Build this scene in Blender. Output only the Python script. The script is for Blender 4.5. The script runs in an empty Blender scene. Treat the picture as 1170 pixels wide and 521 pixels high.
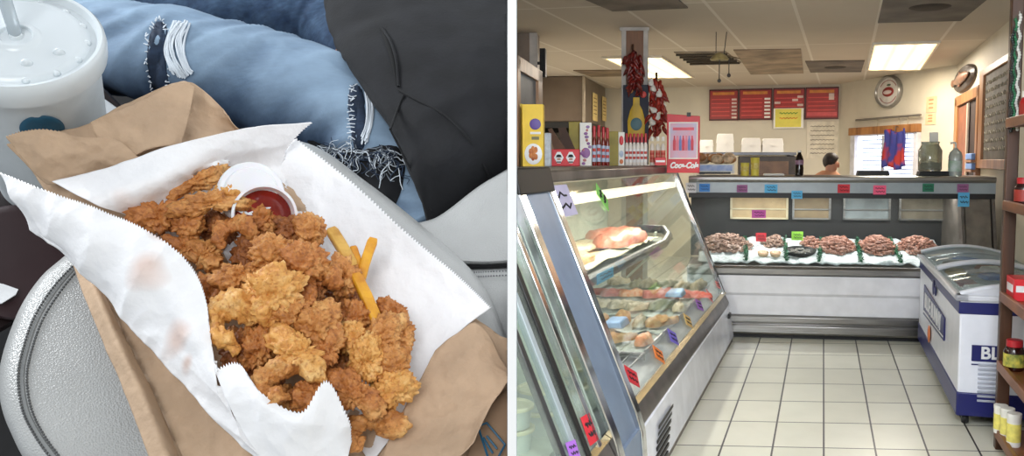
import bpy, bmesh, math, random
from mathutils import Vector, Matrix, noise, Quaternion
from mathutils.bvhtree import BVHTree

SC = bpy.context.scene
COL = SC.collection
random.seed(7)
V = Vector

# ------------------------------------------------------------------ camera, sky, lights, exposure
FPX, PCX, PCY, CAMZ = 950.0, 700.0, 260.5, 1.65
TILT = math.atan((PCY - 184) / FPX)
cam_data = bpy.data.cameras.new('camera')
cam = bpy.data.objects.new('camera', cam_data)
COL.objects.link(cam)
cam.location = (0, 0, CAMZ)
cam.rotation_euler = (math.pi / 2 - TILT, 0, 0)
cam_data.sensor_width = 36.0
cam_data.lens = FPX / 1170 * 36.0
cam_data.shift_x = (585 - PCX) / 1170
cam_data.clip_start = 0.05
cam_data.clip_end = 200
SC.camera = cam
SC.view_settings.view_transform = 'Standard'
SC.view_settings.look = 'None'
SC.view_settings.exposure = 0.7
SC.view_settings.gamma = 1.0
SC.view_settings.use_curve_mapping = False

world = bpy.data.worlds.new('overcast_sky')
SC.world = world
world.use_nodes = True
world.node_tree.nodes['Background'].inputs[0].default_value = (0.86, 0.93, 1.0, 1)
world.node_tree.nodes['Background'].inputs[1].default_value = 0.33


def area(name, loc, target, size, energy, color=(1, 1, 1), sy=None):
    l = bpy.data.lights.new(name, 'AREA')
    l.energy = energy
    l.color = color
    l.size = size
    if sy:
        l.shape = 'RECTANGLE'
        l.size_y = sy
    o = bpy.data.objects.new(name, l)
    COL.objects.link(o)
    o.location = loc
    o.rotation_euler = (V(target) - V(loc)).to_track_quat('-Z', 'Y').to_euler()
    return o


# daylight through the car's side window; shop front daylight from an unseen lamp inside
area('car_window_daylight', (-1.9, 0.75, 2.85), (-0.30, 0.62, 1.6), 0.7, 29, (0.95, 0.98, 1.0))
area('shopfront_daylight', (0.75, 1.4, 2.45), (1.5, 6.0, 0.3), 1.5, 78, (0.88, 0.94, 1.0), 1.2)
area('divider_fill', (-0.1, -1.2, 2.3), (-0.05, 0.6, 1.6), 0.8, 12, (0.96, 0.98, 1.0))  # unseen fill lamp added to whiten the end of the partition

def strip_lamp(name, M, sx, sy, energy, color):
    """area light lying in the local x-y plane of M, shining down its -z"""
    l = bpy.data.lights.new(name, 'AREA')
    l.energy, l.color, l.shape, l.size, l.size_y = energy, color, 'RECTANGLE', sx, sy
    o = bpy.data.objects.new(name, l)
    COL.objects.link(o)
    o.matrix_world = M
    return o


# ------------------------------------------------------------------ helpers: geometry
def ray(x, y):
    a = (x - PCX) / FPX
    b = (PCY - y) / FPX
    c, s = math.cos(TILT), math.sin(TILT)
    return V((a, c + b * s, -s + b * c))


EYE = V((0, 0, CAMZ))


def atz(x, y, z):
    d = ray(x, y)
    return EYE + d * ((z - CAMZ) / d.z)


def aty(x, y, Y):
    d = ray(x, y)
    return EYE + d * (Y / d.y)


def atplane(x, y, p, n):
    d = ray(x, y)
    return EYE + d * ((V(p) - EYE).dot(n) / d.dot(n))


def zcam(p):
    q = V(p) - EYE
    return q.y * math.cos(TILT) - q.z * math.sin(TILT)


def frame(o, x, z=(0, 0, 1)):
    """Matrix with origin o, local x along x, local z along z."""
    x = V(x).normalized()
    z = V(z)
    z = (z - x * z.dot(x)).normalized()
    y = z.cross(x)
    m = Matrix((x, y, z)).transposed().to_4x4()
    m.translation = V(o)
    return m


I4 = Matrix.Identity(4)
WM = {}          # world matrix of every thing made here


def setp(o, label=None, cat=None, group=None, kind=None):
    if label: o['label'] = label
    if cat: o['category'] = cat
    if group: o['group'] = group
    if kind: o['kind'] = kind
    return o


def thing(name, label, cat, M=I4, group=None):
    o = bpy.data.objects.new(name, None)
    COL.objects.link(o)
    o.empty_display_size = 0.05
    o.matrix_world = M
    WM[o] = M.copy()
    return setp(o, label, cat, group)


# clipping planes: the partition between the two places
def edge_plane(px):
    n = ray(px, 521).cross(ray(px, 0)).normalized()
    return n if n.x > 0 else -n                            # points to +x side


CLIP_LEFT = (edge_plane(579.6), -1)     # keep the left of it
CLIP_RIGHT = (edge_plane(590.6), 1)     # keep the right of it


class MB:
    def __init__(self, M=I4):
        self.v, self.f, self.M = [], [], M.copy()
        self.col = []

    def add(self, verts, faces, M=None):
        b = len(self.v)
        T = self.M @ M if M is not None else self.M
        self.v.extend(T @ V(p) for p in verts)
        self.f.extend(tuple(b + i for i in f) for f in faces)
        return self

    def box(self, x0, x1, y0, y1, z0, z1, M=None):
        vs = [(x, y, z) for z in (z0, z1) for y in (y0, y1) for x in (x0, x1)]
        return self.add(vs, [(0, 2, 3, 1), (4, 5, 7, 6), (0, 1, 5, 4), (2, 6, 7, 3), (0, 4, 6, 2), (1, 3, 7, 5)], M)

    def prism(self, poly, y0, y1, M=None, axis='y'):
        """poly of (a, z) swept along local y (or poly (x,y) along z, or (y,z) along x)."""
        n = len(poly)
        if axis == 'y':
            vs = [(a, y0, c) for a, c in poly] + [(a, y1, c) for a, c in poly]
        elif axis == 'x':
            vs = [(y0, a, c) for a, c in poly] + [(y1, a, c) for a, c in poly]
        else:
            vs = [(a, c, y0) for a, c in poly] + [(a, c, y1) for a, c in poly]
        fs = [tuple(range(n)), tuple(range(2 * n - 1, n - 1, -1))]
        fs += [(i, i + n, (i + 1) % n + n, (i + 1) % n) for i in range(n)]
        return self.add(vs, fs, M)

    def lathe(self, prof, seg=32, M=None, a0=0, a1=2 * math.pi):
        vs, fs = [], []
        full = abs(a1 - a0 - 2 * math.pi) < 1e-6
        k = seg if full else seg + 1
        for r, z in prof:
            for i in range(k):
                a = a0 + (a1 - a0) * i / seg
                vs.append((r * math.cos(a), r * math.sin(a), z))
        for j in range(len(prof) - 1):
            for i in range(seg):
                a, b = j * k + i, j * k + (i + 1) % k
                fs.append((a, b, b + k, a + k))
        if prof[0][0] > 1e-6 and full: fs.append(tuple(range(k - 1, -1, -1)))
        if prof[-1][0] > 1e-6 and full: fs.append(tuple((len(prof) - 1) * k + i for i in range(k)))
        return self.add(vs, fs, M)

    def cyl(self, r, z0, z1, seg=20, M=None, r2=None):
        return self.lathe([(r, z0), (r if r2 is None else r2, z1)], seg, M)

    def tube(self, pts, r, seg=8, M=None, closed=False):
        pts = [V(p) for p in pts]
        n = len(pts)
        rs = r if isinstance(r, (list, tuple)) else [r] * n
        vs, fs = [], []
        up = None
        for i, p in enumerate(pts):
            t = (pts[(i + 1) % n] if (i < n - 1 or closed) else p) - (pts[i - 1] if (i > 0 or closed) else p)
            if t.length < 1e-9: t = V((0, 0, 1))
            t.normalize()
            if up is None:
                up = V((0, 0, 1)) if abs(t.z) < 0.9 else V((1, 0, 0))
            s = t.cross(up)
            if s.length < 1e-6: s = t.orthogonal()
            s.normalize()
            up = s.cross(t).normalized()
            for k in range(seg):
                a = 2 * math.pi * k / seg
                vs.append(p + (s * math.cos(a) + up * math.sin(a)) * rs[i])
        m = n if closed else n - 1
        for i in range(m):
            for k in range(seg):
                a, b = i * seg + k, i * seg + (k + 1) % seg
                c, d = ((i + 1) % n) * seg + k, ((i + 1) % n) * seg + (k + 1) % seg
                fs.append((a, b, d, c))
        if not closed:
            fs.append(tuple(range(seg - 1, -1, -1)))
            fs.append(tuple((n - 1) * seg + k for k in range(seg)))
        return self.add(vs, fs, M)

    def loft(self, rings, cap=True, M=None):
        k = len(rings[0])
        vs = [p for r in rings for p in r]
        fs = []
        for j in range(len(rings) - 1):
            for i in range(k):
                a, b = j * k + i, j * k + (i + 1) % k
                fs.append((a, b, b + k, a + k))
        if cap:
            fs.append(tuple(range(k - 1, -1, -1)))
            fs.append(tuple((len(rings) - 1) * k + i for i in range(k)))
        return self.add(vs, fs, M)

    def grid(self, rows, M=None):
        m, n = len(rows), len(rows[0])
        vs = [p for r in rows for p in r]
        fs = [(i * n + j, i * n + j + 1, (i + 1) * n + j + 1, (i + 1) * n + j) for i in range(m - 1) for j in range(n - 1)]
        return self.add(vs, fs, M)

    def mesh(self, m):
        """append a bpy mesh"""
        return m

    def sphere(self, c, r, seg=16, rings=10, M=None):
        rr = r if isinstance(r, (tuple, list)) else (r, r, r)
        vs, fs = [], []
        vs.append((c[0], c[1], c[2] - rr[2]))
        for j in range(1, rings):
            t = math.pi * j / rings - math.pi / 2
            for i in range(seg):
                a = 2 * math.pi * i / seg
                vs.append((c[0] + rr[0] * math.cos(t) * math.cos(a), c[1] + rr[1] * math.cos(t) * math.sin(a), c[2] + rr[2] * math.sin(t)))
        vs.append((c[0], c[1], c[2] + rr[2]))
        for i in range(seg):
            fs.append((0, 1 + (i + 1) % seg, 1 + i))
        for j in range(rings - 2):
            for i in range(seg):
                a, b = 1 + j * seg + i, 1 + j * seg + (i + 1) % seg
                fs.append((a, b, b + seg, a + seg))
        L = len(vs) - 1
        o = 1 + (rings - 2) * seg
        for i in range(seg):
            fs.append((L, o + i, o + (i + 1) % seg))
        return self.add(vs, fs, M)

    def build(self, name, m, parent=None, label=None, bevel=0, clip=None, smooth=35, solid=0, subsurf=0, attr=None, M=None, cat=None, group=None, kind=None):
        base = WM.get(parent, I4) if parent is not None else (M if M is not None else I4)
        inv = base.inverted()
        me = bpy.data.meshes.new(name)
        me.from_pydata([inv @ p for p in self.v], [], self.f)
        if attr:
            for nm, vals in attr.items():
                if len(vals) == len(me.vertices):
                    a = me.attributes.new(nm, 'FLOAT', 'POINT')
                    a.data.foreach_set('value', vals)
        bm = bmesh.new()
        bm.from_mesh(me)
        bmesh.ops.recalc_face_normals(bm, faces=bm.faces)
        if clip:
            cl = clip if isinstance(clip, list) else [clip]
            for n, sgn in cl:
                pl_n = inv.to_3x3() @ (n * -sgn)
                pl_o = inv @ EYE
                r = bmesh.ops.bisect_plane(bm, geom=bm.verts[:] + bm.edges[:] + bm.faces[:], plane_co=pl_o, plane_no=pl_n, clear_outer=True)
                ed = [e for e in r['geom_cut'] if isinstance(e, bmesh.types.BMEdge) and e.is_valid and len(e.link_faces) == 1]
                if ed and not solid:
                    try:
                        bmesh.ops.holes_fill(bm, edges=ed, sides=0)
                    except Exception:
                        pass
        bm.to_mesh(me)
        bm.free()
        ms = m if isinstance(m, list) else [m]
        for q in ms: me.materials.append(q)
        if smooth:
            me.shade_smooth()
            me.set_sharp_from_angle(angle=math.radians(smooth))
        o = bpy.data.objects.new(name, me)
        COL.objects.link(o)
        if parent is not None:
            o.parent = parent
            WM[o] = base
        else:
            o.matrix_world = base
            WM[o] = base.copy()
        if solid:
            md = o.modifiers.new('thickness', 'SOLIDIFY')
            md.thickness = solid
            md.offset = 0
        if subsurf:
            md = o.modifiers.new('smooth', 'SUBSURF')
            md.levels = md.render_levels = subsurf
        if bevel:
            md = o.modifiers.new('bevel', 'BEVEL')
            md.width = bevel
            md.segments = 2
            md.limit_method = 'ANGLE'
            md.angle_limit = math.radians(40)
        return setp(o, label, cat, group, kind)


def dup(root, M, label=None, group=None):
    r = root.copy()
    COL.objects.link(r)
    r.matrix_world = M
    WM[r] = M.copy()
    if label: r['label'] = label
    if group: r['group'] = group
    for ch in list(root.children):
        c = ch.copy()
        COL.objects.link(c)
        c.parent = r
        WM[c] = M
        for g in ch.children:
            d = g.copy()
            COL.objects.link(d)
            d.parent = c
            WM[d] = M
    return r


def text(s, m, M, size, parent=None, name='lettering', depth=0.001, bold=0.0, shear=0.0, align='CENTER', label=None, sx=1.0):
    c = bpy.data.curves.new('t', 'FONT')
    c.body = s
    c.size = size
    c.align_x = align
    c.align_y = 'CENTER'
    c.extrude = depth
    c.offset = bold
    c.shear = shear
    t = bpy.data.objects.new('t', c)
    COL.objects.link(t)
    bpy.context.view_layer.update()
    me = bpy.data.meshes.new_from_object(t.evaluated_get(bpy.context.evaluated_depsgraph_get()))
    bpy.data.objects.remove(t)
    vs = [(v.co.x * sx, v.co.y, v.co.z) for v in me.vertices]
    fs = [tuple(p.vertices) for p in me.polygons]
    bpy.data.meshes.remove(me)
    return MB(M).add(vs, fs).build(name, m, parent, smooth=0, label=label)


# ------------------------------------------------------------------ helpers: materials
def lin(h):
    def g(c): return c / 12.92 if c <= 0.04045 else ((c + 0.055) / 1.055) ** 2.4
    return tuple(g(x / 255) for x in h) + (1,)


MATS = {}


def mat(name, c, rough=0.5, metal=0.0, var=0.12, scale=8.0, bump=0.0, bscale=60.0, spec=0.5, emit=0, ecol=None, c2=None, coat=0.0, trans=0.0, sss=0.0, detail=4, lo=0.35, hi=0.65, stretch=None):
    if name in MATS: return MATS[name]
    m = bpy.data.materials.new(name)
    m.use_nodes = True
    nt = m.node_tree
    b = nt.nodes['Principled BSDF']
    b.inputs['Roughness'].default_value = rough
    b.inputs['Metallic'].default_value = metal
    b.inputs['Specular IOR Level'].default_value = spec
    b.inputs['Coat Weight'].default_value = coat
    b.inputs['Transmission Weight'].default_value = trans
    if sss:
        b.inputs['Subsurface Weight'].default_value = sss
        b.inputs['Subsurface Scale'].default_value = 0.01
    tc = nt.nodes.new('ShaderNodeTexCoord')
    src = tc.outputs['Object']
    if stretch:
        mp = nt.nodes.new('ShaderNodeMapping')
        mp.inputs['Scale'].default_value = stretch
        nt.links.new(src, mp.inputs['Vector'])
        src = mp.outputs['Vector']
    n = nt.nodes.new('ShaderNodeTexNoise')
    n.inputs['Scale'].default_value = scale
    n.inputs['Detail'].default_value = detail
    nt.links.new(src, n.inputs['Vector'])
    r = nt.nodes.new('ShaderNodeValToRGB')
    a = lin(c)
    if c2 is None:
        d = tuple(max(0, x * (1 - var * 1.6)) for x in a[:3]) + (1,)
        e = tuple(min(1, x * (1 + var * .7)) for x in a[:3]) + (1,)
    else:
        d, e = lin(c2), a
    r.color_ramp.elements[0].color = d
    r.color_ramp.elements[1].color = e
    r.color_ramp.elements[0].position = lo
    r.color_ramp.elements[1].position = hi
    nt.links.new(n.outputs['Fac'], r.inputs['Fac'])
    nt.links.new(r.outputs['Color'], b.inputs['Base Color'])
    if bump:
        n2 = nt.nodes.new('ShaderNodeTexNoise')
        n2.inputs['Scale'].default_value = bscale
        n2.inputs['Detail'].default_value = 5
        nt.links.new(src, n2.inputs['Vector'])
        bp = nt.nodes.new('ShaderNodeBump')
        bp.inputs['Strength'].default_value = bump
        bp.inputs['Distance'].default_value = 0.3 / bscale
        nt.links.new(n2.outputs['Fac'], bp.inputs['Height'])
        nt.links.new(bp.outputs['Normal'], b.inputs['Normal'])
    if emit:
        b.inputs['Emission Color'].default_value = lin(ecol or c)
        b.inputs['Emission Strength'].default_value = emit
    MATS[name] = m
    return m


def glass(name, tint=(0.93, 0.97, 0.95), refl=0.08, veil=0.0):
    if name in MATS: return MATS[name]
    m = bpy.data.materials.new(name)
    m.use_nodes = True
    nt = m.node_tree
    nt.nodes.clear()
    out = nt.nodes.new('ShaderNodeOutputMaterial')
    t = nt.nodes.new('ShaderNodeBsdfTransparent')
    t.inputs[0].default_value = tint + (1,)
    g = nt.nodes.new('ShaderNodeBsdfGlossy')
    g.inputs['Roughness'].default_value = 0.03
    lw = nt.nodes.new('ShaderNodeFresnel')
    lw.inputs['IOR'].default_value = 1.45
    mx = nt.nodes.new('ShaderNodeMixShader')
    mt = nt.nodes.new('ShaderNodeMath')
    mt.operation = 'MULTIPLY'
    mt.inputs[1].default_value = refl / 0.04 * 0.22
    mt.use_clamp = True
    nt.links.new(lw.outputs[0], mt.inputs[0])
    nt.links.new(mt.outputs[0], mx.inputs[0])
    nt.links.new(t.outputs[0], mx.inputs[1])
    nt.links.new(g.outputs[0], mx.inputs[2])
    last = mx
    if veil:
        d = nt.nodes.new('ShaderNodeBsdfDiffuse')  # pale diffuse veil painted in for reflections on the glass
        d.inputs[0].default_value = (0.85, 0.93, 0.88, 1)
        n = nt.nodes.new('ShaderNodeTexNoise')
        n.inputs['Scale'].default_value = 3
        tc = nt.nodes.new('ShaderNodeTexCoord')
        nt.links.new(tc.outputs['Object'], n.inputs['Vector'])
        ma = nt.nodes.new('ShaderNodeMath')
        ma.operation = 'MULTIPLY'
        ma.inputs[1].default_value = veil * 2
        nt.links.new(n.outputs['Fac'], ma.inputs[0])
        m2 = nt.nodes.new('ShaderNodeMixShader')
        nt.links.new(ma.outputs[0], m2.inputs[0])
        nt.links.new(mx.outputs[0], m2.inputs[1])
        nt.links.new(d.outputs[0], m2.inputs[2])
        last = m2
    nt.links.new(last.outputs[0], out.inputs['Surface'])
    MATS[name] = m
    return m


def grid_mat(name, ca, cb, line, wa, wb, ka, kb, pa, pb, lw, rough=0.3, noise_s=3, bump=0.0, speck=0.0):
    """A tiled surface: a = (X - ka Y)/wa + pa, b = (Y + kb X)/wb + pb; grout lines lw metres wide."""
    m = bpy.data.materials.new(name)
    m.use_nodes = True
    nt = m.node_tree
    L = nt.links.new
    b = nt.nodes['Principled BSDF']
    b.inputs['Roughness'].default_value = rough
    tc = nt.nodes.new('ShaderNodeTexCoord')
    sp = nt.nodes.new('ShaderNodeSeparateXYZ')
    L(tc.outputs['Object'], sp.inputs[0])

    def mth(op, x, y=None):
        n = nt.nodes.new('ShaderNodeMath')
        n.operation = op
        for i, q in enumerate((x, y)):
            if q is None: continue
            if isinstance(q, (int, float)): n.inputs[i].default_value = q
            else: L(q, n.inputs[i])
        return n.outputs[0]
    X, Y = sp.outputs[0], sp.outputs[1]
    a = mth('ADD', mth('DIVIDE', mth('SUBTRACT', X, mth('MULTIPLY', Y, ka)), wa), pa)
    bb = mth('ADD', mth('DIVIDE', mth('ADD', Y, mth('MULTIPLY', X, kb)), wb), pb)

    def ln(q, w):
        f = mth('FRACT', q)
        d = mth('MINIMUM', f, mth('SUBTRACT', 1.0, f))
        return mth('LESS_THAN', d, lw / w / 2)
    mask = mth('MAXIMUM', ln(a, wa), ln(bb, wb))
    # each tile its own slight tone
    cx = nt.nodes.new('ShaderNodeCombineXYZ')
    L(mth('FLOOR', a), cx.inputs[0])
    L(mth('FLOOR', bb), cx.inputs[1])
    wn = nt.nodes.new('ShaderNodeTexWhiteNoise')
    wn.noise_dimensions = '3D'
    L(cx.outputs[0], wn.inputs[0])
    n = nt.nodes.new('ShaderNodeTexNoise')
    n.inputs['Scale'].default_value = noise_s
    n.inputs['Detail'].default_value = 6
    L(tc.outputs['Object'], n.inputs['Vector'])
    f = mth('ADD', mth('MULTIPLY', wn.outputs[0], 0.45), mth('MULTIPLY', n.outputs['Fac'], 0.55))
    mix = nt.nodes.new('ShaderNodeMix')
    mix.data_type = 'RGBA'
    L(f, mix.inputs[0])
    mix.inputs[6].default_value = lin(ca)
    mix.inputs[7].default_value = lin(cb)
    m2 = nt.nodes.new('ShaderNodeMix')
    m2.data_type = 'RGBA'
    L(mask, m2.inputs[0])
    L(mix.outputs[2], m2.inputs[6])
    m2.inputs[7].default_value = lin(line)
    L(m2.outputs[2], b.inputs['Base Color'])
    if bump:
        bp = nt.nodes.new('ShaderNodeBump')
        bp.inputs['Strength'].default_value = bump
        bp.inputs['Distance'].default_value = 0.003
        L(mth('SUBTRACT', 1.0, mask), bp.inputs['Height'])
        L(bp.outputs['Normal'], b.inputs['Normal'])
    MATS[name] = m
    return m


def wood(name, c1, c2, scale=(1, 1, 1), rough=0.4):
    if name in MATS: return MATS[name]
    m = bpy.data.materials.new(name)
    m.use_nodes = True
    nt = m.node_tree
    L = nt.links.new
    b = nt.nodes['Principled BSDF']
    b.inputs['Roughness'].default_value = rough
    tc = nt.nodes.new('ShaderNodeTexCoord')
    mp = nt.nodes.new('ShaderNodeMapping')
    mp.inputs['Scale'].default_value = scale
    L(tc.outputs['Object'], mp.inputs['Vector'])
    n = nt.nodes.new('ShaderNodeTexNoise')
    n.inputs['Scale'].default_value = 6
    n.inputs['Detail'].default_value = 8
    n.inputs['Distortion'].default_value = 1.2
    L(mp.outputs[0], n.inputs['Vector'])
    r = nt.nodes.new('ShaderNodeValToRGB')
    r.color_ramp.elements[0].color = lin(c1)
    r.color_ramp.elements[1].color = lin(c2)
    r.color_ramp.elements[0].position = 0.35
    r.color_ramp.elements[1].position = 0.65
    L(n.outputs['Fac'], r.inputs['Fac'])
    L(r.outputs['Color'], b.inputs['Base Color'])
    MATS[name] = m
    return m


def attr_mix(m, attr, col, strength=1.0):
    """Blend colour col into a material where the mesh attribute says so (stains, wear, painted shade)."""
    nt = m.node_tree
    b = nt.nodes['Principled BSDF']
    src = b.inputs['Base Color'].links[0].from_socket
    at = nt.nodes.new('ShaderNodeAttribute')
    at.attribute_name = attr
    mx = nt.nodes.new('ShaderNodeMix')
    mx.data_type = 'RGBA'
    ml = nt.nodes.new('ShaderNodeMath')
    ml.operation = 'MULTIPLY'
    ml.inputs[1].default_value = strength
    nt.links.new(at.outputs['Fac'], ml.inputs[0])
    nt.links.new(ml.outputs[0], mx.inputs[0])
    nt.links.new(src, mx.inputs[6])
    mx.inputs[7].default_value = lin(col)
    nt.links.new(mx.outputs[2], b.inputs['Base Color'])
    return m

# ------------------------------------------------------------------ materials used in the shop
M_white = mat('white_enamel', (226, 226, 228), 0.3, var=0.05)
M_wallp = mat('cream_wall_paint', (202, 195, 178), 0.6, var=0.05, scale=2, bump=0.05, bscale=80)
M_divid = mat('white_partition_paint', (250, 250, 250), 0.5, var=0.0)
M_steel = mat('brushed_steel', (150, 148, 146), 0.28, metal=0.9, var=0.1, scale=3, stretch=(1, 1, 30))
M_dsteel = mat('dark_steel', (92, 92, 95), 0.33, metal=0.7, var=0.15, scale=5)
M_chrome = mat('chrome_trim', (205, 208, 214), 0.12, metal=1.0, var=0.08, scale=6)
M_black = mat('black_plastic', (18, 18, 20), 0.5, var=0.1)
M_grey = mat('blue_grey_panel', (112, 128, 152), 0.4, var=0.05)
M_lgrey = mat('light_grey_rail', (150, 160, 166), 0.35, var=0.06)
M_liner = mat('pale_green_case_liner', (205, 214, 198), 0.45, var=0.06)
M_glass = glass('case_glass', (0.95, 0.975, 0.965), 0.06, 0.035)
M_hglass = glass('veiled_case_glass', (0.93, 0.97, 0.94), 0.05, 0.09)  # strongest reflection veil, for the near case
M_bglass = glass('counter_glass', (0.95, 0.97, 0.97), 0.05, 0.01)
M_oak = wood('oak_trim', (128, 82, 44), (172, 120, 70), (1, 1, 0.15))
M_dwood = wood('dark_stained_wood', (46, 26, 14), (82, 48, 26), (1, 1, 0.12))
M_shelfw = wood('orange_brown_wood', (104, 58, 28), (142, 84, 42), (1, 0.2, 1))
M_brown = mat('brown_panel', (120, 78, 44), 0.5, var=0.12, stretch=(6, 6, .5))
M_paper = mat('white_card', (236, 234, 228), 0.7, var=0.04)
M_ink = mat('dark_ink', (30, 28, 34), 0.7, var=0.0)
M_red = mat('red_board', (160, 34, 26), 0.45, var=0.1)
M_bred = mat('bright_red_card', (206, 28, 40), 0.45, var=0.06)
M_yel = mat('yellow_card', (228, 216, 92), 0.55, var=0.05)
M_yellow = mat('yellow_carton', (232, 196, 62), 0.5, var=0.07)
M_blue = mat('deep_blue_card', (24, 40, 96), 0.45, var=0.1)
M_navy = mat('navy_vinyl', (26, 30, 96), 0.35, var=0.05)
M_olive = mat('olive_carton', (146, 130, 40), 0.55, var=0.15)
M_cardb = mat('brown_cardboard', (92, 62, 42), 0.7, var=0.1)
M_styro = mat('white_foam', (232, 230, 224), 0.6, var=0.03)
M_skin = mat('skin', (206, 150, 124), 0.5, var=0.05, sss=0.1)
M_hair = mat('dark_brown_hair', (38, 27, 22), 0.6, var=0.2, scale=40)
M_ice = mat('crushed_ice', (205, 214, 216), 0.35, var=0.16, scale=40, bump=0.8, bscale=45)
TAGC = {}
for nm, c in dict(red=(206, 40, 56), pink=(236, 90, 130), purple=(164, 104, 206), violet=(120, 104, 214), orange=(236, 132, 60), peach=(226, 190, 116), blue=(60, 130, 206),
                  cyan=(90, 178, 226), green=(128, 206, 96), magenta=(206, 92, 176), dgreen=(30, 112, 84), mauve=(150, 90, 140), lime=(150, 214, 70), white=(222, 220, 226), lilac=(186, 182, 214), salmon=(226, 120, 120)).items():
    TAGC[nm] = mat('tag_' + nm, c, 0.6, var=0.05)

# ------------------------------------------------------------------ the room shell
CEIL = 2.9
UX = 0.2526                                        # the depth direction of the shop leans this much to the right
P0, P1, P2, PB = atz(960, 95.8, CEIL), atz(1093.8, 73.8, CEIL), atz(1158, 19.6, CEIL), atz(785, 99.4, CEIL)
FL3 = atz(941, 389, 0)
FLR = [atz(941.5, y, 0) for y in (405.7, 421.2, 438.2, 458.2, 482.6, 511.7)]
KB = 0.06
fb = [p.y + KB * p.x for p in FLR]
rowp = (fb[0] - fb[-1]) / 5
M_floor = grid_mat('floor_tiles', (206, 203, 186), (236, 234, 220), (44, 36, 32), 0.2955, rowp, UX, KB,
                   -(FL3.x - UX * FL3.y) / 0.2955, -fb[-1] / rowp, 0.011, rough=0.28, noise_s=5, bump=0.4)
lA = atz(997, 49, CEIL)
M_ceil = grid_mat('ceiling_tiles', (176, 166, 152), (196, 186, 172), (206, 200, 190), 0.70, 2.66, 0.279, 0.2,
                  -(lA.x - 0.279 * lA.y) / 0.70, -(lA.y + 0.2 * lA.x) / 2.66, 0.03, rough=0.8, noise_s=2)


def wall(name, a, b, z0, z1, t, m, clip=CLIP_RIGHT):
    a, b = V((a[0], a[1], 0)), V((b[0], b[1], 0))
    d = (b - a).normalized()
    n = V((-d.y, d.x, 0)) * t
    w = MB()
    w.prism([(a.x, a.y), (b.x, b.y), ((b + n).x, (b + n).y), ((a + n).x, (a + n).y)], z0, z1, axis='z')
    return w.build(name, m, kind='structure', clip=clip)


back_l = P0 + (PB - P0) * 2.6
rw_dir = (P1 - P2).normalized()
rw0 = P2 - rw_dir * 11.5
f = MB()
f.prism([(-1.9, 16), (6, 16), (6, -3), (-1.9, -3)], -0.1, 0.0, axis='z')
f.build('floor', M_floor, kind='structure', clip=CLIP_RIGHT)
f = MB()
f.prism([(-1.9, 16), (6, 16), (6, 1.2), (-1.9, 1.2)], CEIL, CEIL + 0.1, axis='z')
f.build('ceiling', M_ceil, kind='structure', clip=CLIP_RIGHT)
wall('wall_back', P0, back_l, 0, CEIL, -0.1, M_wallp)
wall('wall_corner', P1, P0, 0, CEIL, -0.1, M_wallp)
wall('wall_right', rw0, P1, 0, CEIL, -0.1, M_wallp)
# the partition between the car and the shop: we look straight at its white end
def dv(px, Y, z):
    n = edge_plane(px)
    return V((-(n.y * Y + n.z * (z - CAMZ)) / n.x, Y, z))


q = MB()
y0, y1 = 0.45, 15.6
q.add([dv(px, Y, z) for z in (0, CEIL) for px, Y in ((580.0, y0), (590.0, y0), (589.9, y1), (580.1, y1))], [(0, 3, 2, 1), (4, 5, 6, 7), (0, 1, 5, 4), (1, 2, 6, 5), (2, 3, 7, 6), (3, 0, 4, 7)])
q.build('wall_divider', M_divid, kind='structure')


def on_wall(x, y, a, b, off=0.0):
    """pixel -> point on the wall through a and b, off metres in front of it"""
    d = (V(b) - V(a))
    n = V((-d.y, d.x, 0)).normalized()
    if n.dot(EYE - V(a)) < 0: n = -n
    return atplane(x, y, V(a) + n * off, n)


def wall_frame(o, a, b):
    """local x along the wall to the right in the picture, y into the room, z up"""
    d = V((b[0] - a[0], b[1] - a[1], 0)).normalized()
    if d.x < 0 and abs(d.x) > 0.2: d = -d
    m = frame(o, d)
    return m


# ------------------------------------------------------------------ left deli case, far section and near section
LCO = V((0.093, 4.02, 0))
LCU = V((0.2526, 0.9676, 0)).normalized()
LCX = V((LCU.y, -LCU.x, 0))
MLC = frame(LCO, LCX)
LCL = 3.66
SL = 0.45 / 1.11                                   # how far the glass leans back per metre of height


def gx(z): return -(z - 0.44) * SL


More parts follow.
